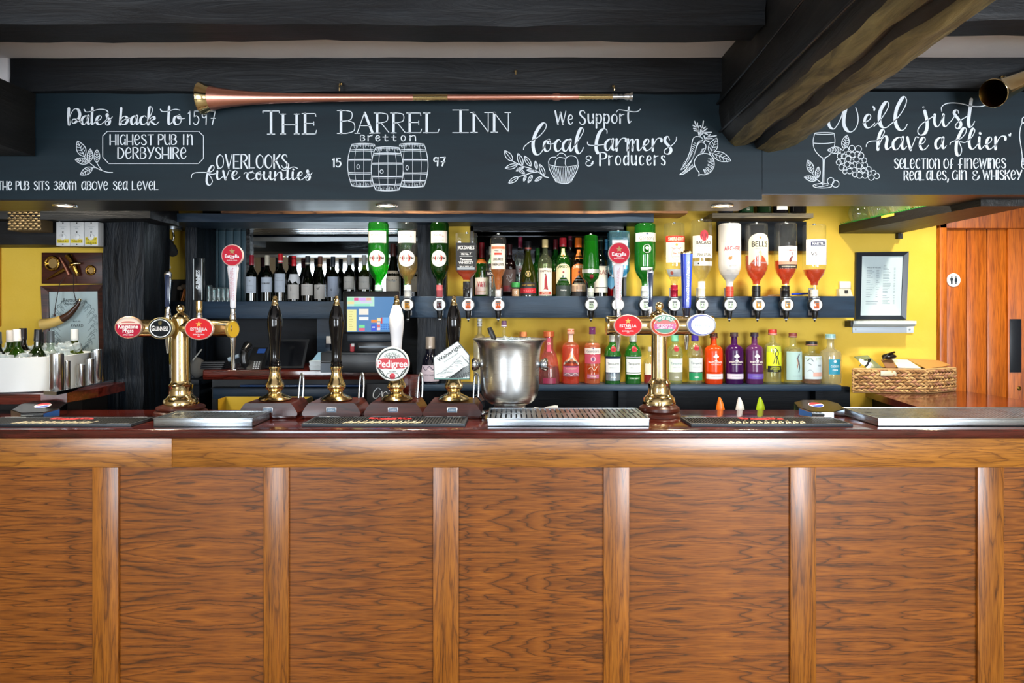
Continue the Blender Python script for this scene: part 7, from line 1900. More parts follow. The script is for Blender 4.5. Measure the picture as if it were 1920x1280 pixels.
def tb(px, top, dy, col, glc, lab, tilt=0.0):
    Dd = D + .13 + dy
    zt_ = Z(top, Dd)
    t2 = bottle(lab, px, 580 + (EYE - (zt_ - .30)) * 1280 / Dd, top, 30, Dd, 'bordeaux', glass(glc, .12, .25), None, .5, (col, .19, 1.16), [], None, 'wine bottles in the white tub', name='wine_bottle')
    t2.rotation_euler = (tilt * .3, tilt, 0)
    return t2
tb(0, 622, -.06, C('#3A4048', .3), '#16240C', 'wine bottle with slate-grey cap at the left edge of the tub', -.05)
tb(19, 619, .02, C('#E2DEDC', .35), '#4A7A1A', 'wine bottle with white cap, left one of the white pair in the tub')
tb(35, 617, -.06, C('#E2DEDC', .35), '#4A7A1A', 'wine bottle with white cap, right one of the white pair in the tub', -.04)
tb(43, 615, .10, C('#1C1418', .3), '#1A140C', 'wine bottle with dark cap behind the white-capped pair')
tb(66, 617, -.05, C('#14161A', .3), '#2E4A12', 'green wine bottle with black cap at the right front of the tub', .06)
tb(75, 622, .11, C('#17171A', .3), '#2E4A12', 'wine bottle with black cap, behind the right front bottle')
tb(95, 620.5, .03, C('#4E5860', .3, .3), '#C8D8D0', 'clear wine bottle with grey ringed cap by the tallest front canister')
tb(140, 617, .21, C('#DCE0E0', .35), '#7A8A1A', 'pale wine bottle with white ringed cap in front of the certificate')
# steel canisters on a steel tray
t = thing('serving_tray', 'thin polished steel tray under the steel canisters', 'tray', (X(150, 3.3), Y(3.3), ZL))
mb = MB(); pts = [(X(73, 3.06), Y(3.09)), (X(106, 3.06), Y(3.06)), (X(213, 3.60), Y(3.60)), (X(192, 3.62), Y(3.66))]
v = [(a, b, ZL + .0004) for a, b in pts] + [(a, b, ZL + .016) for a, b in pts]
mb.add(v, [(3, 2, 1, 0), (4, 5, 6, 7)] + [(i, (i + 1) % 4, 4 + (i + 1) % 4, 4 + i) for i in range(4)], 'chrome'); mb.build('plate', t, True)
for px, top, w, D, lab in ((106.5, 662.5, 23.5, 3.12, 'tall steel canister nearest the white tub'), (125, 676, 12.5, 3.2, 'slim steel canister just right of the tallest front one'), (152, 683, 13.5, 3.30, 'short steel canister in the middle of the tray'),
                           (169, 672.5, 14.5, 3.40, 'medium steel canister left of the rearmost tall one'), (181, 655, 19, 3.50, 'tall steel canister at the back, before the thick black post'), (143, 683.5, 8, 3.38, 'short steel canister at the back of the tray')):
    s = D / 1280; h = Z(top, D) - (ZL + .0163); r = w * s / 2
    t = thing('steel_canister', lab, 'canister', (X(px, D), Y(D), ZL + .0163), 'steel canisters on the left counter')
    mb = MB(); mb.lathe([(r * .96, 0), (r, .002), (r, h - .001), (r * .94, h), (r * .93, h - .002), (r * .93, h * .3)], 'satin_steel', 32); mb.build('canister', t)

# ------------------------------------------------------------------ passage behind the left font
D = 4.0
t = thing('spotlight', 'small brushed spotlight hanging from the dark lintel', 'lamp', P(323, 425, D))
mb = MB(); c = P(322, 428, D); mb.lathe([(.050, -.012), (.056, -.010), (.056, .014), (.050, .016)], 'steel', 28, (c.x, c.y, c.z)); mb.build('mount', t, True)
mb = MB(); mb.box(c.x - .01, c.x + .01, c.y - .01, c.y + .01, c.z + .014, 2.12, C('#15171A', .4)); mb.build('spacer', t, True)
mb = MB(); mb.tube(catmull([P(324, 433, D), P(326, 444, D), P(324, 451, D)], 4), .006, 'chrome', 10); mb.build('arm', t, True)
mb = MB(); a, b = P(317, 452, D), P(333, 477, D); b.y -= .05; d = (b - a); mb.tube([a, a + d * .1, a + d * .45, a + d * .5, a + d * .9, b], [.016, .021, .021, .028, .028, .024], C('#6A6C6E', .25, .8), 18); mb.build('head', t, True)
mb = MB(); mb.tube([P(317, 432, D), P(318, 470, D), P(318.5, 498, D)], .0012, C('#D8D4C8', .5), 6); q = MB(); q.ball(P(318.8, 501, D), .005, C('#E0DCD0', .4), (1, 1, 2)); mb.add(q.v, q.f, C('#E0DCD0', .4), True); mb.build('pull_cord', t, True)
# shelf across the passage with bits and pieces
t = thing('wall_shelf', 'dark shelf of odds and ends behind the left font', 'shelf', P(335, 567, 4.1))
mb = MB(); mb.box(X(306, 4.1), X(378, 4.1), Y(4.06), Y(4.298), Z(597, 4.1), Z(565, 4.1), 'dark_blue', .003); mb.build('shelf_board', t, True)
mb = MB(); mb.box(X(310, 4.28), X(362, 4.28), Y(4.27), Y(4.299), Z(565, 4.1) + .0004, Z(524, 4.28), C('#1A1613', .6)); mb.build('back_board', t, True)
zsh = Z(565, 4.1) + .0006
mb = MB(); a = P(304, 562, 4.12); R_ = Matrix.Translation((a.x + .01, a.y, zsh + .001)) @ Matrix.Rotation(math.radians(9), 4, 'Y'); mb.box(-.022, .022, -.04, .04, .002, .125, C('#28323A', .4), .003, R_); mb.box(-.018, .002, -.0415, -.04, .01, .115, C('#6A8494', .5), 0, R_); tag(mb.build('card_box', loc=(a.x, a.y, zsh)), 'dark leaning box with pale front by the narrow post', 'box')
for px, c1, lab, tl in ((340, '#E07A20', 'orange pencil leaning on the passage shelf', -.25), (344, '#E88A2A', 'second orange pencil leaning on the passage shelf', -.2), (355, '#D8C8A0', 'cream pencil leaning on the passage shelf', -.12), (361, '#C8B890', 'cream pencil nearest the slim post', -.1)):
    a = P(px, 562, 4.12); mb = MB(); d = Vector((math.sin(-tl) * .075, .0, math.cos(tl) * .075)); p0 = Vector((a.x, a.y, zsh + .003)); mb.tube([p0, p0 + d * .9, p0 + d], [.0042, .0042, .001], C(c1, .5), 6); tag(mb.build('pencil', loc=tuple(p0)), lab, 'pencil', 'pencils on the passage shelf')
mb = MB(); rnd = random.Random(5)
for (px, py, r) in ((338, 540, .020), (346, 537, .024), (352, 541, .018), (358, 533, .020), (357, 545, .014)):
    q = MB(); a = P(px, py, 4.2); q.ball(tuple(a), r, C('#8A7660', .8), (1, .8, .7)); mb.add(q.v, q.f, C('#8A7660', .8), True)
a = P(348, 550, 4.2); mb.box(a.x - .03, a.x + .03, a.y - .015, a.y + .03, zsh, a.z + .01, C('#3A2E26', .7), .004)
tag(mb.build('dried_posy', loc=(a.x, a.y, zsh)), 'faded beige bundle in a dark pot above the left font', 'ornament')
gx = C('#B8C4C4', .1)
gl_ = glass('#E4EEEE', .25, .12)
def tumbler(lab, px, zb_, D, r, h, grp, up=False):
    t = thing('glass_tumbler', lab, 'glass', (X(px, D), Y(D), zb_), grp)
    mb = MB(); pr = [(r * .82, 0), (r * .84, .002), (r, h), (r * .94, h), (r * .78, .008), (.001, .008)]
    if up: pr = [(a, h - b) for a, b in reversed(pr)]
    mb.lathe(pr, gl_, 20); mb.build('glass', t); return t
for k, px in enumerate((392, 401, 410, 419, 428)):
    tumbler('%s from the left in the row of upturned glasses before the blue boarding' % ('first glass', 'second glass', 'third glass', 'fourth glass', 'fifth glass')[k], px, ZWS + .0004, 4.16, .021, .085 if k else .1, 'upturned glasses on the mirror shelf', True)
# under the passage shelf: white tin, grey bag, papers
t = thing('wall_shelf', 'low dark side shelf behind the column of the left font', 'shelf', P(330, 712, 4.0))
mb = MB(); mb.box(X(292, 3.95), X(376, 3.95), Y(3.93), Y(4.298), Z(721, 3.95), Z(711, 3.95), 'dark_blue', .002); mb.build('shelf_board', t, True)
mb = MB(); mb.box(X(296, 3.99), X(372, 3.99), Y(4.0), Y(4.29), 0.2, Z(721, 3.95) - .0005, 'dark_blue'); mb.build('support', t, True)
zlow = Z(711, 3.95) + .0004
t = thing('storage_tin', 'cream tin on the low shelf left of the left font column', 'tin', (X(317, 4.05), Y(4.05), zlow))
mb = MB(); mb.box(-.038, .05, -.03, .05, 0, .066, C('#B4B0A4', .5), .004); mb.build('tin', t); mb = MB(); mb.box(-.040, .052, -.032, .052, .0665, .078, C('#C2BEB2', .5), .003); mb.build('lid', t)
mb = MB(); a = P(370, 680, 4.02); q = MB(); q.ball((a.x, a.y, zlow + .062), .062, C('#5E5C58', .9), (.75, .6, 1.0)); mb.add([(x + .004 * math.sin(z * 90), y, max(z, zlow)) for x, y, z in q.v], q.f, C('#5E5C58', .9), True); mb.tube([P(362, 675, 3.98), P(378, 655, 3.96)], .004, C('#B8B8B0', .5), 8); tag(mb.build('cloth_bag', loc=(a.x, a.y, zlow)), 'small grey cloth bag right of the left font column', 'bag')
mb = MB(); D = 4.2
v = [P(357, 656, D), P(368, 648, D), P(372, 641, D), P(380, 640, D), P(379, 657, D), P(362, 660, D)]
mb.add(v + [p + Vector((0, .003, 0)) for p in v], [tuple(range(6)), tuple(range(11, 5, -1))] + [(i, (i + 1) % 6, 6 + (i + 1) % 6, 6 + i) for i in range(6)], C('#D8DCE0', .6)); tag(mb.build('white_label', loc=tuple(v[0])), 'torn white paper stuck to the yellow wall right of the left font column', 'paper')
for k, x in enumerate((383, 389, 395)):
    pass
# ------------------------------------------------------------------ back counter, till, telephone
DB = 3.78
ZB = Z(693.5, DB)
t = thing('back_counter', 'dark red back counter under the till and the telephone', 'counter', (X(540, DB), Y(3.95), 0))
xa_, xb_ = X(380, DB), X(747, DB)
mb = MB(); mb.box(xa_, xb_, Y(DB), Y(4.298), ZB - .054, ZB, 'mahogany', .006, None, 3); mb.build('worktop', t, True)
zc1 = ZB - .0545
mb = MB(); mb.box(xa_, xb_, Y(3.90), Y(4.298), 0, zc1, C('#0E1216', .5)); mb.build('cabinet', t, True)
mb = MB(); mb.box(xa_ + .02, X(680, 3.85), Y(3.84), Y(3.8995), zc1 - .055, zc1 - .05, 'dark_blue'); mb.box(xa_ + .02, X(680, 3.85), Y(3.86), Y(3.8995), zc1 - .118, zc1 - .056, 'blue_timber', .004); mb.build('drawer_front', t, True)
mb = MB(); mb.box(X(452, 3.86), X(680, 3.86), Y(3.842), Y(3.856), zc1 - .046, zc1 - .034, C('#2C4A78', .3), .003); stamp(mb, 'BAR COOLER', 0, 0, .006, C('#B8CCE4', .4), lambda u, w: (X(546, 3.84) + u, Y(3.8415), zc1 - .040 + w), width=.06)
mb.build('handle_strip', t, True)
t = thing('glass_crate', 'shallow yellow crate of small gold glasses low behind the bar', 'crate', P(450, 775, 3.7))
a, b = P(407, 748, 3.68), P(575, 775, 3.68)
mb = MB(); mb.box(a.x, b.x, a.y + .1, a.y + .104, b.z - .06, a.z, C('#C8A82A', .5)); mb.box(a.x, a.x + .006, a.y, a.y + .1, b.z - .06, a.z, 'brass'); mb.box(b.x - .006, b.x, a.y, a.y + .1, b.z - .06, a.z, C('#3A3420', .5)); mb.box(a.x, b.x, a.y, a.y + .1, b.z - .066, b.z - .06, C('#8A7420', .5)); mb.build('crate', t, True)
sup = MB(); sup.box(a.x + .02, b.x - .02, a.y + .02, a.y + .09, 0, b.z - .0665, C('#101214', .6)); sup.build('stand', t, True)
for k in range(7):
    tumbler('%s small glass from the left in the yellow crate' % ('first', 'second', 'third', 'fourth', 'fifth', 'sixth', 'seventh')[k], 436 + k * 11, b.z - .0595, 3.72 + (k % 2) * .035, .014, .055 + .008 * (k % 3), 'small glasses in the yellow crate')
# till
D = 3.62
t = thing('till', 'touchscreen till showing coloured buttons', 'till', (X(690, D), Y(D), ZB))
def tq(px, py, off=0.0): p = P(px, py, D); return (p.x, p.y - off + (py - 545) * -.0003, p.z)
mb = MB(); a, b = P(643, 545.5, D), P(748, 625, D); mb.box(a.x, b.x, a.y, a.y + .035, b.z, a.z, C('#0C0E10', .2), .006); mb.build('monitor', t, True)
scr = emit('screen_blue', '#4C86BE', .9)
yy = P(0, 0, D).y - .0006
mb = MB()
def srect(x0, y0, x1, y1, mat, o=0.0): 
    p, q = P(x0, y0, D), P(x1, y1, D); mb.add([(p.x, yy - o, q.z), (q.x, yy - o, q.z), (q.x, yy - o, p.z), (p.x, yy - o, p.z)], [(0, 1, 2, 3)], mat)
E = lambda h, st=.95: emit('screen_' + h.lstrip('#'), h, st)
srect(650.5, 556, 742, 622, scr)
srect(651, 556, 702, 574, E('#BDEBD6'), .0002)
for r in ((651.5, 558, 663, 563, '#9CE8B0'), (664, 558, 672, 563.5, '#E04A90'), (673, 558, 686, 564, '#D8A8EE'), (687, 558, 696, 563, '#F0A898'), (651.5, 565, 664, 570, '#F0E0A0'), (676, 565, 698, 568, '#D8D0F0'), (664, 570, 694, 574, '#96E8C8'),
          (651, 580, 668.5, 621, '#F2EEA2'), (673, 579, 691, 590, '#F4EEE0'), (673, 594, 691, 600, '#F2F4F4'), (673, 609, 684, 614.5, '#7AE89A'), (673, 615, 684, 620, '#E8607E'), (696, 599, 707, 604.5, '#F08A2A'), (707, 596, 714, 602, '#F0E0B0'),
          (696, 608, 706, 620, '#2A50D8'), (707, 604, 713, 608, '#F4D8D0'), (707, 609, 713, 613, '#E06A70'), (707, 614, 713, 619, '#F0D0D8'), (714, 595, 717, 606, '#D82A2A'), (713, 607, 730, 618, '#5AA4EA'), (717, 595, 740, 606, '#6AAEF0'), (698, 612, 703, 614.5, '#E8EEF8')):
    srect(*r[:4], E(r[4]), .0004)
for k in range(8): srect(655, 584 + k * 4.6, 662 - (k % 3), 584.8 + k * 4.6, C('#B0A860', .6), .0006)
for i in range(4):
    for j in range(3): srect(714.5 + i * 4.2, 608 + j * 3.4, 717.5 + i * 4.2, 610.4 + j * 3.4, E('#2E6CC8'), .0006)
mb.build('screen', t, True)
mb = MB(); a, b = P(648, 626, D), P(742, 641, D); mb.box(a.x, b.x, a.y + .03, a.y + .09, b.z, a.z, C('#26323E', .35), .004); mb.build('stand', t, True)
mb = MB(); a, b = P(668, 645, D), P(745, 660, D); mb.box(a.x, b.x, a.y + .02, a.y + .12, b.z, P(0, 641.5, D).z, C('#0E1014', .3), .004); mb.box(a.x + .01, b.x - .05, a.y + .0185, a.y + .02, P(0, 652, D).z, P(0, 649, D).z, C('#3A4654', .3)); mb.build('printer', t, True)
mb = MB(); a, b = P(601, 659, D), P(748, 692, D); mb.box(a.x, b.x, a.y + .0, a.y + .15, ZB + .0005, P(0, 660.5, D).z, C('#10151A', .35), .004); mb.box(a.x, b.x, a.y - .004, a.y + .001, P(0, 678, D).z, P(0, 676.5, D).z, C('#05070A', .3)); mb.box(a.x, P(622, 0, D).x, a.y - .0015, a.y, ZB + .002, P(0, 681, D).z, C('#2E3A48', .4)); mb.box(P(640, 0, D).x, b.x, a.y - .006, a.y, P(0, 664.5, D).z, P(0, 661.5, D).z, C('#2A3238', .3), .001); mb.build('cash_drawer', t, True)
mb = MB(); a = P(657, 650, D); mb.box(a.x - .012, a.x + .010, a.y + .04, a.y + .06, P(0, 660, D).z, P(0, 645, D).z, C('#B83A42', .5), .004); mb.box(a.x - .004, a.x + .012, a.y + .036, a.y + .04, P(0, 650, D).z, P(0, 644.5, D).z, C('#E0E0E0', .5)); tag(mb.build('small_packet', loc=(a.x, a.y, P(0, 660, D).z)), 'small red and white packet on the till drawer', 'packet')
mb = MB(); a, b = P(612, 630, 4.15), P(622, 644, 4.15); mb.box(a.x, b.x, a.y - .008, a.y + .009, b.z, a.z, C('#D2D6D8', .4), .002); tag(mb.build('wall_socket', loc=(a.x, a.y, b.z)), 'small white switch plate behind the second pump handle', 'switch')
# tablet on its dock, telephone, cups, pen holder
t = thing('tablet', 'black tablet propped on the back counter behind the first hand pump', 'tablet', (X(535, 3.86), Y(3.86), ZB))
R_ = Matrix.Rotation(math.radians(-14), 4, 'X')
s = 3.86 / 1280
mb = MB(); w_, h_ = 41 * s, 55 * s
v = [(-w_ - .004, 0, .0), (w_ - .02, 0, .0), (w_, 0, h_), (-w_ + .024, 0, h_)]
mb.add([R_ @ Vector((a, -.006, c + .003)) for a, b, c in v] + [R_ @ Vector((a, .006, c + .003)) for a, b, c in v], [(0, 1, 2, 3), (7, 6, 5, 4)] + [(i, (i + 1) % 4, 4 + (i + 1) % 4, 4 + i) for i in range(4)], C('#14181C', .25)); mb.build('case', t)
mb = MB(); mb.add([R_ @ Vector((a * .88, -.0066, .003 + h_ * .5 + (c - h_ * .5) * .86)) for a, b, c in v], [(0, 1, 2, 3)], C('#05070C', .08)); mb.build('screen', t)
t = thing('telephone', 'black desk telephone with small blue display', 'telephone', (X(478, 3.84), Y(3.84), ZB))
s = 3.84 / 1280
mb = MB(); mb.hull([(-.03, -.05, .0004), (.05, -.05, .0004), (.05, .06, .0004), (-.03, .06, .0004)], [(-.03, -.02, .05), (.05, -.02, .05), (.05, .06, .12), (-.03, .06, .12)], C('#16181A', .35)); mb.build('base', t)
mb = MB(); mb.tube(catmull([(-.045, -.02, .018), (-.05, -.03, .06), (-.048, -.02, .11), (-.04, .01, .135)], 5), [.026] * 4 + [.022] * 9 + [.026] * 3, C('#141516', .25), 16); mb.build('handset', t)
mb = MB(); m = lambda u, w: (u, -.021 + (w - .05) * 1.14 - .001, w); 
mb.add([m(.002, .088), m(.046, .088), m(.046, .112), m(.002, .112)], [(0, 1, 2, 3)], emit('phone_display', '#2A5AA8', .5)); mb.build('display', t)
mb = MB()
for i in range(3):
    for j in range(4): mb.add([(.006 + i * .013, -.0515 + j * .007, .006 + j * .011), (.014 + i * .013, -.0515 + j * .007, .006 + j * .011), (.014 + i * .013, -.0485 + j * .007, .012 + j * .011), (.006 + i * .013, -.0485 + j * .007, .012 + j * .011)], [(0, 1, 2, 3)], C('#9AA2A8', .5))
mb.build('keypad', t)
mb = MB(); mb.tube([(-.045 - .001 * k + .006 * math.sin(k * 1.9), -.055 - .004 * math.cos(k * .8), .006 + .005 * abs(math.cos(k * 1.9))) for k in range(30)], .0022, C('#101112', .5), 6); mb.build('coiled_cord', t)
for k, (zz_, lab) in enumerate(((0.0, 'lower one of the two white food tubs by the tablet'), (.026, 'upper, open one of the two white food tubs by the tablet'))):
    t = thing('food_tub', lab, 'tub', (X(589, 3.74), Y(3.8), ZB + zz_ + .0004), 'white food tubs on the back counter')
    mb = MB(); mb.hull([(-.032, -.03, 0), (.032, -.03, 0), (.032, .04, 0), (-.032, .04, 0)], [(-.036, -.034, .025), (.036, -.034, .025), (.036, .044, .025), (-.036, .044, .025)], C('#C8D4DC', .35)); mb.build('tub', t)
    if k: mb = MB(); mb.hull([(-.034, .02, .0255), (.036, .02, .0255), (.036, .045, .0255), (-.034, .045, .0255)], [(-.004, .030, .068), (.036, .030, .068), (.036, .045, .068), (-.004, .045, .068)], C('#7AA0B8', .35)); mb.build('lid', t)
t = thing('steel_measure', 'upright steel rod stand hung with pale cylinders at the end of the back counter', 'stand', (X(432, 3.76), Y(3.82), ZB))
mb = MB(); mb.lathe([(.022, .0004), (.022, .004), (.004, .008), (.0025, .012), (.0025, .075)], 'chrome', 20); mb.build('stand', t)
mb = MB(); mb.tube([(-.03, -.01, .055), (-.005, -.01, .063)], .013, C('#8EA0AE', .35), 14); mb.tube([(.002, -.01, .068), (.028, -.01, .078)], .011, C('#8EA0AE', .35), 14); mb.build('measure', t)
mb = MB(); a = P(403, 690, 3.86)
for k in range(4): mb.box(a.x - .06, a.x + .065, a.y - .05, a.y + .05, ZB + .0005 + k * .011, ZB + .010 + k * .011, C('#14181E', .5), .003, Matrix.Translation((a.x, a.y, 0)) @ Matrix.Rotation(.08 * (k - 1), 4, 'Z') @ Matrix.Translation((-a.x, -a.y, 0)))
tag(mb.build('menu_stack', loc=(a.x, a.y, ZB)), 'untidy stack of black menu folders at the left of the back counter', 'folders')
# crisps sign
D = 3.72
t = thing('crisps_sign', 'small blackboard sign with white script standing behind the third pump', 'sign', P(715, 770, D))
a, b = P(688, 719, D), P(752, 775, D)
mb = MB(); mb.box(a.x, b.x, a.y, a.y + .012, b.z - .1, a.z, C('#10161C', .5), .002); mb.build('board', t, True)
mb = MB(); mp_ = lambda u, w: (X(u, D), a.y - .0006, Z(w, D))
for q in ('714,730 708,727 701,735 700,744 706,746 713,738', '716,734 717,744 719,737 724,734 726,737', '729,737 729,744 733,742', '730,732 730.4,732.6', '743,735 738,738 742,741 738,745'):
    ribbon(mb, [tuple(float(v) for v in p.split(',')) for p in q.split()], .8, 1.7, 'chalk_white', 5, 'dir', mp_)
mb.build('lettering', t, True)
sup = MB(); sup.box(a.x + .01, b.x - .01, a.y + .014, a.y + .05, 0.0, b.z - .09, C('#101214', .6)); sup.build('stand', t, True)
t = thing('bar_fridge', 'dark low cabinet between the crisps sign and the bottle shelf', 'cabinet', (X(760, 3.86), Y(3.86), 0))
mb = MB(); mb.box(X(754, 3.86), X(788, 3.86), Y(3.84), Y(3.884), 0, Z(702, 3.86), 'mahogany', .003); mb.build('side', t, True)

# colourful pour spouts behind the counter
for px, col, lab in ((1350.5, '#E07018', 'orange bottle pourer showing behind the counter'), (1387.5, '#D8DADC', 'white bottle pourer showing behind the counter'), (1426, '#A8C81E', 'lime green bottle pourer showing behind the counter')):
    D = 3.42; s = D / 1280
    zt_ = Z(745, D); zbot = Z(775, D)
    t = thing('pourer_bottle', lab, 'pourer bottle', (X(px, D), Y(D), zbot - .22), 'juice pourer bottles behind the counter')
    ln = catmull([(0, 0, .20), (0, -.001, .245), (-.002, -.003, .275), (-.006, -.008, .300)], 5)
    mb = MB(); mb.tube(ln, [.024 - .019 * (i / (len(ln) - 1)) ** 1.6 for i in range(len(ln))], C(col, .3), 16); mb.build('pourer', t)
    mb = MB(); mb.lathe([(.036, 0), (.040, .004), (.040, .13), (.036, .16), (.027, .19), (.025, .205)], C('#D8DCDC', .3), 20); mb.build('body', t)
sh = MB(); sh.box(X(1300, 3.42), X(1480, 3.42), Y(3.34), Y(3.5), Z(775, 3.42) - .25, Z(775, 3.42) - .2204, 'steel'); sh.box(X(1310, 3.42), X(1330, 3.42), Y(3.38), Y(3.46), 0, Z(775, 3.42) - .2505, 'steel'); sh.box(X(1450, 3.42), X(1470, 3.42), Y(3.38), Y(3.46), 0, Z(775, 3.42) - .2505, 'steel')
tag(sh.build('speed_rack', loc=(X(1390, 3.42), Y(3.42), 0)), 'steel rack behind the counter that carries the coloured pourers', 'rack')

# ------------------------------------------------------------------ right side
D = 3.97
t = thing('framed_menu', 'black-framed printed price list on the yellow wall at the right', 'picture', P(1652, 600, D))
yw2 = YB
def rq(px, py, off): p = P(px, py, 3.965); return (p.x, yw2 - off, p.z)
O = [(1605, 473), (1703.5, 471.5), (1698.5, 599), (1603.5, 599)]; I = [(1617, 480), (1694.5, 480), (1690.5, 591.5), (1614, 591.5)]
for k in range(4):
    j = (k + 1) % 4
    v = [rq(*O[k], .0006), rq(*O[j], .0006), rq(*I[j], .0006), rq(*I[k], .0006), rq(*O[k], .020), rq(*O[j], .020), rq(*I[j], .012), rq(*I[k], .012)]
    mb = MB(); mb.add(v, [(0, 1, 2, 3), (4, 5, 6, 7), (0, 1, 5, 4), (2, 3, 7, 6), (1, 2, 6, 5), (3, 0, 4, 7)], C('#16202A', .3)); mb.build('frame_rail', t, True)
mb = MB(); mb.add([rq(*p, .006) for p in I], [(0, 1, 2, 3)], C('#F0F6FA', .5))
rnd = random.Random(11)
def mrow(x0, x1, y_, h, a):
    o = -(y_ - 500) * .035
    mb.add([rq(x0 + o, y_, .0066), rq(x1 + o, y_, .0066), rq(x1 + o, y_ - h, .0066), rq(x0 + o, y_ - h, .0066)], [(0, 1, 2, 3)], C(a, .6))
def mtext(tx, x, y_, h, w):
    v, f, tw = text_geo(tx, .02); o = -(y_ - 500) * .035
    mb.add([rq(x + o + xx * w / tw, y_ - yy_ * h, .0068) for xx, yy_ in v], f, C('#6E7C8A', .6))
mtext('WINE LIST BY THE GLASS', 1627, 502.5, 2.2, 26); mtext('WHITE', 1658.5, 499, 1.6, 5)
for k in range(16):
    y_ = 506.5 + k * 3.3
    if k in (5, 9, 12): continue
    mrow(1627, 1627 + rnd.uniform(6, 15), y_, .7, '#93A1AE'); mrow(1645, 1645 + rnd.uniform(3, 7), y_, .7, '#93A1AE')
for k in range(24):
    y_ = 502.5 + k * 2.9
    if k in (17,): continue
    mrow(1658, 1658 + rnd.uniform(7, 15), y_, .8, '#8C9AA8'); mrow(1678, 1681, y_, .7, '#8C9AA8')
mrow(1627, 1650, 566, .8, '#7C8A98'); mrow(1627, 1648, 570, .7, '#7C8A98')
mb.build('print', t, True)
mb = MB(); mb.add([rq(*p, .009) for p in I] + [rq(*p, .0105) for p in I], [(0, 1, 2, 3), (4, 5, 6, 7)], glass('#F4F8F8', .06, .0, .02)); mb.build('glazing', t, True)
t = thing('ticket_rail', 'white ticket rail on the wall under the framed price list', 'rail', P(1658, 624, D))
mb = MB(); a, b = P(1599, 611.5, 3.97), P(1713.5, 624, 3.97); mb.box(a.x, b.x, yw2 - .008, yw2 - .0005, b.z, a.z + .002, C('#C8D6E0', .4), .001); 
for px in (1605, 1706): q = MB(); q.lathe([(.006, 0), (.005, .002), (.001, .002)], 'steel', 12); p = P(px, 617.5, 3.97); mb.add([Matrix.Translation((p.x, yw2 - .008, p.z)) @ AX @ Vector(v_) for v_ in q.v], q.f, 'steel')
mb.build('back_plate', t, True)
mb = MB(); a, b = P(1601, 601.5, 3.9), P(1719, 607.5, 3.9); y0 = yw2 - .075
mb.hull([(a.x, y0 + .01, b.z - .012), (b.x, y0 + .01, b.z - .012), (b.x - .03, yw2 - .001, b.z - .02), (a.x, yw2 - .001, b.z - .02)], [(a.x, y0, a.z), (b.x, y0, a.z), (b.x - .02, yw2 - .001, a.z + .004), (a.x, yw2 - .001, a.z + .004)], C('#9AA4A4', .35)); mb.box(a.x, b.x, y0 - .002, y0, b.z, a.z, C('#CCD4D0', .35)); mb.build('grip', t, True)
mb = MB(); mb.box(a.x - .014, a.x - .0005, y0 + .004, yw2 - .001, b.z - .018, a.z, C('#2A2A22', .5), .002); mb.build('end_cap', t, True)
t = thing('wall_sensor', 'small white wall sensor box at the right end of the optic rail', 'sensor', P(1588, 555, 3.92))
mb = MB(); a, b = P(1576, 541, 3.93), P(1601, 554, 3.93); mb.hull([(a.x, YB - .04, ZRT + .0005), (b.x, YB - .04, ZRT + .0005), (b.x, YB - .001, ZRT + .0005), (a.x, YB - .001, ZRT + .0005)], [(a.x, YB - .03, a.z), (b.x - .01, YB - .03, a.z), (b.x - .008, YB - .001, a.z), (a.x, YB - .001, a.z)], C('#D0CCB8', .4)); mb.box(a.x + .030, a.x + .048, YB - .041, YB - .036, Z(549, 3.93), Z(544, 3.93), INK); mb.build('box', t, True)
mb = MB(); a, b = P(1576.5, 527, 3.95), P(1597, 541, 3.95); mb.box(a.x, b.x, YB - .022, YB - .0006, b.z + .001, a.z, C('#DCDCD8', .4), .004); mb.build('cover', t, True)
# glass shelf and glasses at the top right
t = thing('wall_shelf', 'black shelf with green matting carrying glasses at the upper right', 'shelf', (2.05, Y(3.5), 2.03))
pts = [(1.905, YB - .001), (2.255, YB - .001), (2.22, Y(2.92)), (2.005, Y(2.92))]
v = [(a, b, 2.032) for a, b in pts] + [(a, b, 2.082) for a, b in pts]
mb = MB(); mb.add(v, [(3, 2, 1, 0), (4, 5, 6, 7)] + [(i, (i + 1) % 4, 4 + (i + 1) % 4, 4 + i) for i in range(4)], 'black_timber_y'); mb.build('shelf_board', t, True)
mb = MB(); g_ = C('#1E8A2E', .7)
e0, e1 = Vector((1.905, YB - .02, 2.083)), Vector((2.005, Y(2.92), 2.083))
mb.add([(a, b, 2.0835 + c) for c in (0, .004) for a, b in [(1.912, YB - .01), (2.24, YB - .01), (2.21, Y(2.93)), (2.01, Y(2.93))]], [(3, 2, 1, 0), (4, 5, 6, 7)] + [(i, (i + 1) % 4, 4 + (i + 1) % 4, 4 + i) for i in range(4)], g_)
rnd = random.Random(6)
for k in range(60):
    p = e0.lerp(e1, k / 59); mb.tube([p + Vector((.004, 0, 0)), p + Vector((-.003 + rnd.uniform(-.004, .004), 0, .004 + rnd.random() * .008))], .0015, g_, 4)
mb.build('matting', t, True)
p = e0.lerp(e1, .36); p2 = e0.lerp(e1, .46); mb = MB(); mb.add([(p.x - .002, p.y, 2.068), (p2.x - .002, p2.y, 2.068), (p2.x - .002, p2.y, 2.081), (p.x - .002, p.y, 2.081)], [(0, 1, 2, 3)], C('#D8B84A', .5)); mb.build('label_strip', t, True)
mb = MB(); mb.box(2.235, 2.262, YB - .03, YB - .001, 2.00, 2.031, 'black_timber_y'); mb.build('bracket', t, True)
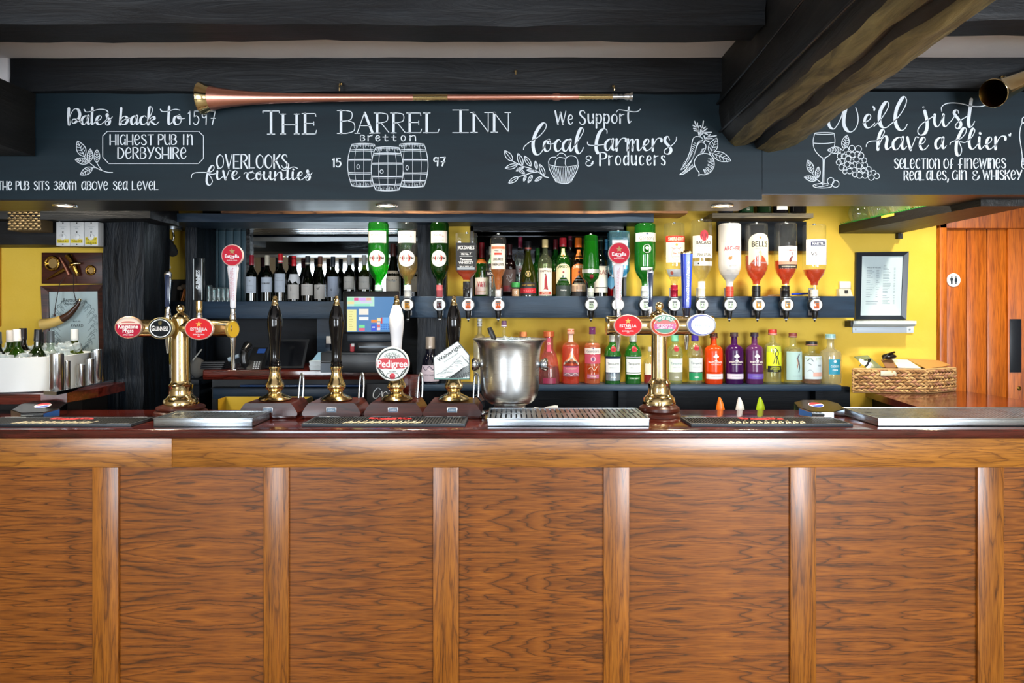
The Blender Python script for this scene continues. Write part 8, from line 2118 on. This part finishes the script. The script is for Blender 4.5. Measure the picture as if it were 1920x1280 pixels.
for k in range(5):
    u = .06 + k * .17
    p = e0.lerp(e1, u)
    t2 = thing('wine_glass', ('rearmost rounded glass on the green-matted shelf', 'second glass from the yellow wall on the green-matted shelf', 'middle glass on the green-matted shelf', 'fourth glass from the yellow wall on the green-matted shelf', 'nearest glass on the green-matted shelf')[k], 'glass', (p.x + .07, p.y, 2.0880), 'upturned glasses on the matted shelf')
    mb = MB(); mb.lathe([(.040, 0), (.052, .03), (.056, .055), (.050, .085), (.030, .110), (.008, .122), (.005, .130), (.005, .19), (.036, .197), (.036, .199)], glass('#EAF0E0', .3, .16), 24); mb.build('bowl', t2)
# basket with its contents
D = 3.84
t = thing('wicker_basket', 'oblong wicker basket on the right side counter', 'basket', (X(1668, D), Y(D), ZC))
bl, br_, bb, bt_ = [X(1600, 3.86), Y(3.86)], [X(1735, 3.82), Y(3.82)], [X(1787, 3.955), Y(3.955) - .02], [X(1640, 3.97), Y(3.97) - .02]
hB = Z(692, 3.84) - ZC
c4 = [bl, br_, bb, bt_]
rnd = random.Random(9)
straw = [C(h, .75) for h in ('#B08A58', '#C49C66', '#98703E', '#A8785A', '#8A6238')]
mb = MB()
v = [(a, b, ZC + .0005) for a, b in c4] + [(a, b, ZC + hB) for a, b in c4]
ctr = Vector((sum(p[0] for p in c4) / 4, sum(p[1] for p in c4) / 4))
inn = [(p[0] + (ctr.x - p[0]) * .05, p[1] + (ctr.y - p[1]) * .05) for p in c4]
mb.add([(a, b, ZC + .0005) for a, b in inn] + [(a, b, ZC + hB * .97) for a, b in inn], [(0, 1, 2, 3)] + [(i, (i + 1) % 4, 4 + (i + 1) % 4, 4 + i) for i in range(4)], C('#5A4024', .9))
rows = 7
for e in range(4):
    a, b = Vector(c4[e]), Vector(c4[(e + 1) % 4])
    L_ = (b - a).length
    nrm = Vector((b.y - a.y, a.x - b.x)).normalized()
    nstr = max(6, int(L_ / .026))
    for r in range(rows):
        zc = ZC + .006 + hB * .93 * (r + .5) / rows
        for k in range(nstr):
            p = a.lerp(b, (k + .5 + (r % 2) * .3 - .1) / nstr); dv = (b - a) / L_
            sl = .007 if r % 2 else -.007
            ln = [(p.x - dv.x * .02 + nrm.x * .001, p.y - dv.y * .02 + nrm.y * .001, zc - sl), (p.x + nrm.x * .0055, p.y + nrm.y * .0055, zc + rnd.uniform(-.002, .002)), (p.x + dv.x * .02 + nrm.x * .001, p.y + dv.y * .02 + nrm.y * .001, zc + sl)]
            mb.tube(ln, [.003, .0078, .003], straw[rnd.randrange(5)], 6)
mb.build('weave', t, True)
mb = MB()
for e in range(4):
    a, b = c4[e], c4[(e + 1) % 4]
    mb.tube([(a[0], a[1], ZC + hB), (b[0], b[1], ZC + hB)], .005, straw[1], 8); mb.tube([(a[0], a[1], ZC + .006), (b[0], b[1], ZC + .006)], .005, straw[0], 8); mb.tube([(a[0], a[1], ZC + .004), (a[0], a[1], ZC + hB)], .005, straw[1], 8)
mb.build('rim', t, True)
zt_ = ZC + hB
mb = MB(); p = P(1666, 699, 3.83); mb.box(p.x - .045, p.x + .045, p.y - .002, p.y + .004, p.z - .016, p.z + .012, C('#C8C4A8', .4), .003); mb.build('handle_hole', t, True)
def sheet(name, lab, cat, q, mat, th=.003):
    mb = MB(); v = [Vector(p) for p in q]; nrm = (v[1] - v[0]).cross(v[2] - v[0]).normalized() * th
    mb.add(v + [p + nrm for p in v], [(0, 1, 2, 3), (7, 6, 5, 4)] + [(i, (i + 1) % 4, 4 + (i + 1) % 4, 4 + i) for i in range(4)], mat); tag(mb.build(name, loc=tuple(v[0])), lab, cat)
sheet('card_folder', 'brown card folder leaning at the right of the wicker basket', 'folder', [P(1737, 692, 3.85), P(1783, 685, 3.92), P(1760, 676, 3.95), P(1700, 673, 3.93)], C('#B08040', .6))
sheet('brochure', 'white and brown brochure lying in the middle of the wicker basket', 'brochure', [P(1684, 690, 3.85), P(1727, 691, 3.85), P(1702, 675, 3.93), P(1672, 674, 3.93)], C('#D8D0BC', .5))
sheet('notebook', 'small brown notebook standing askew in the wicker basket', 'notebook', [P(1661, 690, 3.86), P(1680, 690, 3.87), P(1672, 674, 3.92), P(1652, 675, 3.90)], C('#7A5434', .5))
sheet('clear_wallet', 'see-through plastic wallet sticking up at the left of the wicker basket', 'wallet', [P(1625, 690, 3.88), P(1655, 690, 3.87), P(1626, 666, 3.93), P(1601, 669, 3.93)], glass('#C8D8C0', .3, .3))
t = thing('sunglasses', 'dark glasses case lying on the notebook in the wicker basket', 'case', P(1666, 671, 3.9))
mb = MB(); q = MB(); q.ball(tuple(P(1667, 668, 3.9)), .034, C('#1A1814', .12), (1.25, .7, .52)); mb.add(q.v, q.f, C('#1A1814', .12), True); mb.build('case', t, True)
mb = MB(); mb.tube([P(1655, 673, 3.88), P(1664, 664, 3.87), P(1677, 660, 3.9)], .006, C('#0E0C0A', .15), 8); mb.build('rim', t, True)
mb = MB(); mb.tube([P(1612, 686, 3.87), P(1618, 677, 3.87), P(1626, 673, 3.87), P(1632, 673, 3.87)], .003, C('#141414', .3), 8); mb.tube([P(1624, 687, 3.86), P(1628, 680, 3.86), P(1631, 673, 3.86)], .008, C('#141414', .2), 8); tag(mb.build('black_clip', loc=tuple(P(1620, 686, 3.87))), 'black looped clip in the left end of the wicker basket', 'clip')
# toilet sign, finger plate, bolt on the door
t = thing('toilet_sign', 'round white sign with man and woman figures on the pine door', 'sign', (X(1787, 3.97), YB - .0125, Z(525, 3.97)))
s = 3.97 / 1280; r = 12.8 * s
q = MB(); q.lathe([(r, 0), (r, .003), (r * .97, .004), (.001, .004)], C('#E2E6E6', .4), 36)
mb = MB(); mb.add([AX @ Vector(p) for p in q.v], q.f, C('#E2E6E6', .4)); mb.build('disc', t)
mb = MB(); k = C('#1C2A34', .5)
def fig(cx, woman):
    mb.add([(cx + .0042 * math.cos(a), -.0046, .0175 + .0042 * math.sin(a)) for a in [2 * math.pi * i / 14 for i in range(14)]], [tuple(range(14))], k)
    if woman: o = [(-.004, .012), (.004, .012), (.0085, -.002), (.0065, -.003), (.004, .006), (.0075, -.009), (.003, -.009), (.003, -.022), (-.003, -.022), (-.003, -.009), (-.0075, -.009), (-.004, .006), (-.0065, -.003), (-.0085, -.002)]
    else: o = [(-.0075, .012), (.0075, .012), (.0075, -.003), (.0052, -.003), (.005, .007), (.0045, -.022), (.0006, -.022), (.0003, -.004), (-.0006, -.022), (-.0045, -.022), (-.005, .007), (-.0052, -.003), (-.0075, -.003)]
    mb.add([(cx + a * 1.1, -.0046, b * 1.05) for a, b in o], [tuple(range(len(o)))], k)
fig(-.0125, False); fig(.0125, True); mb.build('figures', t)
mb = MB()
for sx__ in (-1, 1): mb.add([(sx__ * r * .82 + .002 * math.cos(a), -.0048, .002 * math.sin(a)) for a in [2 * math.pi * i / 8 for i in range(8)]], [tuple(range(8))], C('#5A5E60', .4))
mb.build('screw', t)
t = thing('finger_plate', 'tall dark metal finger plate at the right edge of the pine door', 'plate', (X(1905, 3.95), YB - .0245, Z(648, 3.95)))
s = 3.95 / 1280
mb = MB(); mb.box(-11 * s, 11 * s, -.004, 0, -50 * s, 50 * s, C('#141A22', .35), .0015); mb.build('plate', t)
for a in (-1, 1):
    for b in (-1, 1): mb = MB(); q = MB(); q.lathe([(.0035, 0), (.003, .0015), (.0003, .0018)], C('#2A3036', .3, .6), 10); mb.add([Matrix.Translation((a * 8.5 * s, -.004, b * 47 * s)) @ AX @ Vector(p) for p in q.v], q.f, C('#2A3036', .3, .6)); mb.build('screw', t)
mb = MB(); q = MB(); q.lathe([(.012, 0), (.012, .003), (.006, .006), (.001, .006)], 'dark_brass', 18); p = P(1912, 728, 3.95); mb.add([Matrix.Translation((p.x, YB - .0245, p.z)) @ AX @ Vector(v_) for v_ in q.v], q.f, 'dark_brass'); tag(mb.build('keyhole_cover', loc=(p.x, YB - .025, p.z)), 'small round brass keyhole cover low on the pine door', 'keyhole')
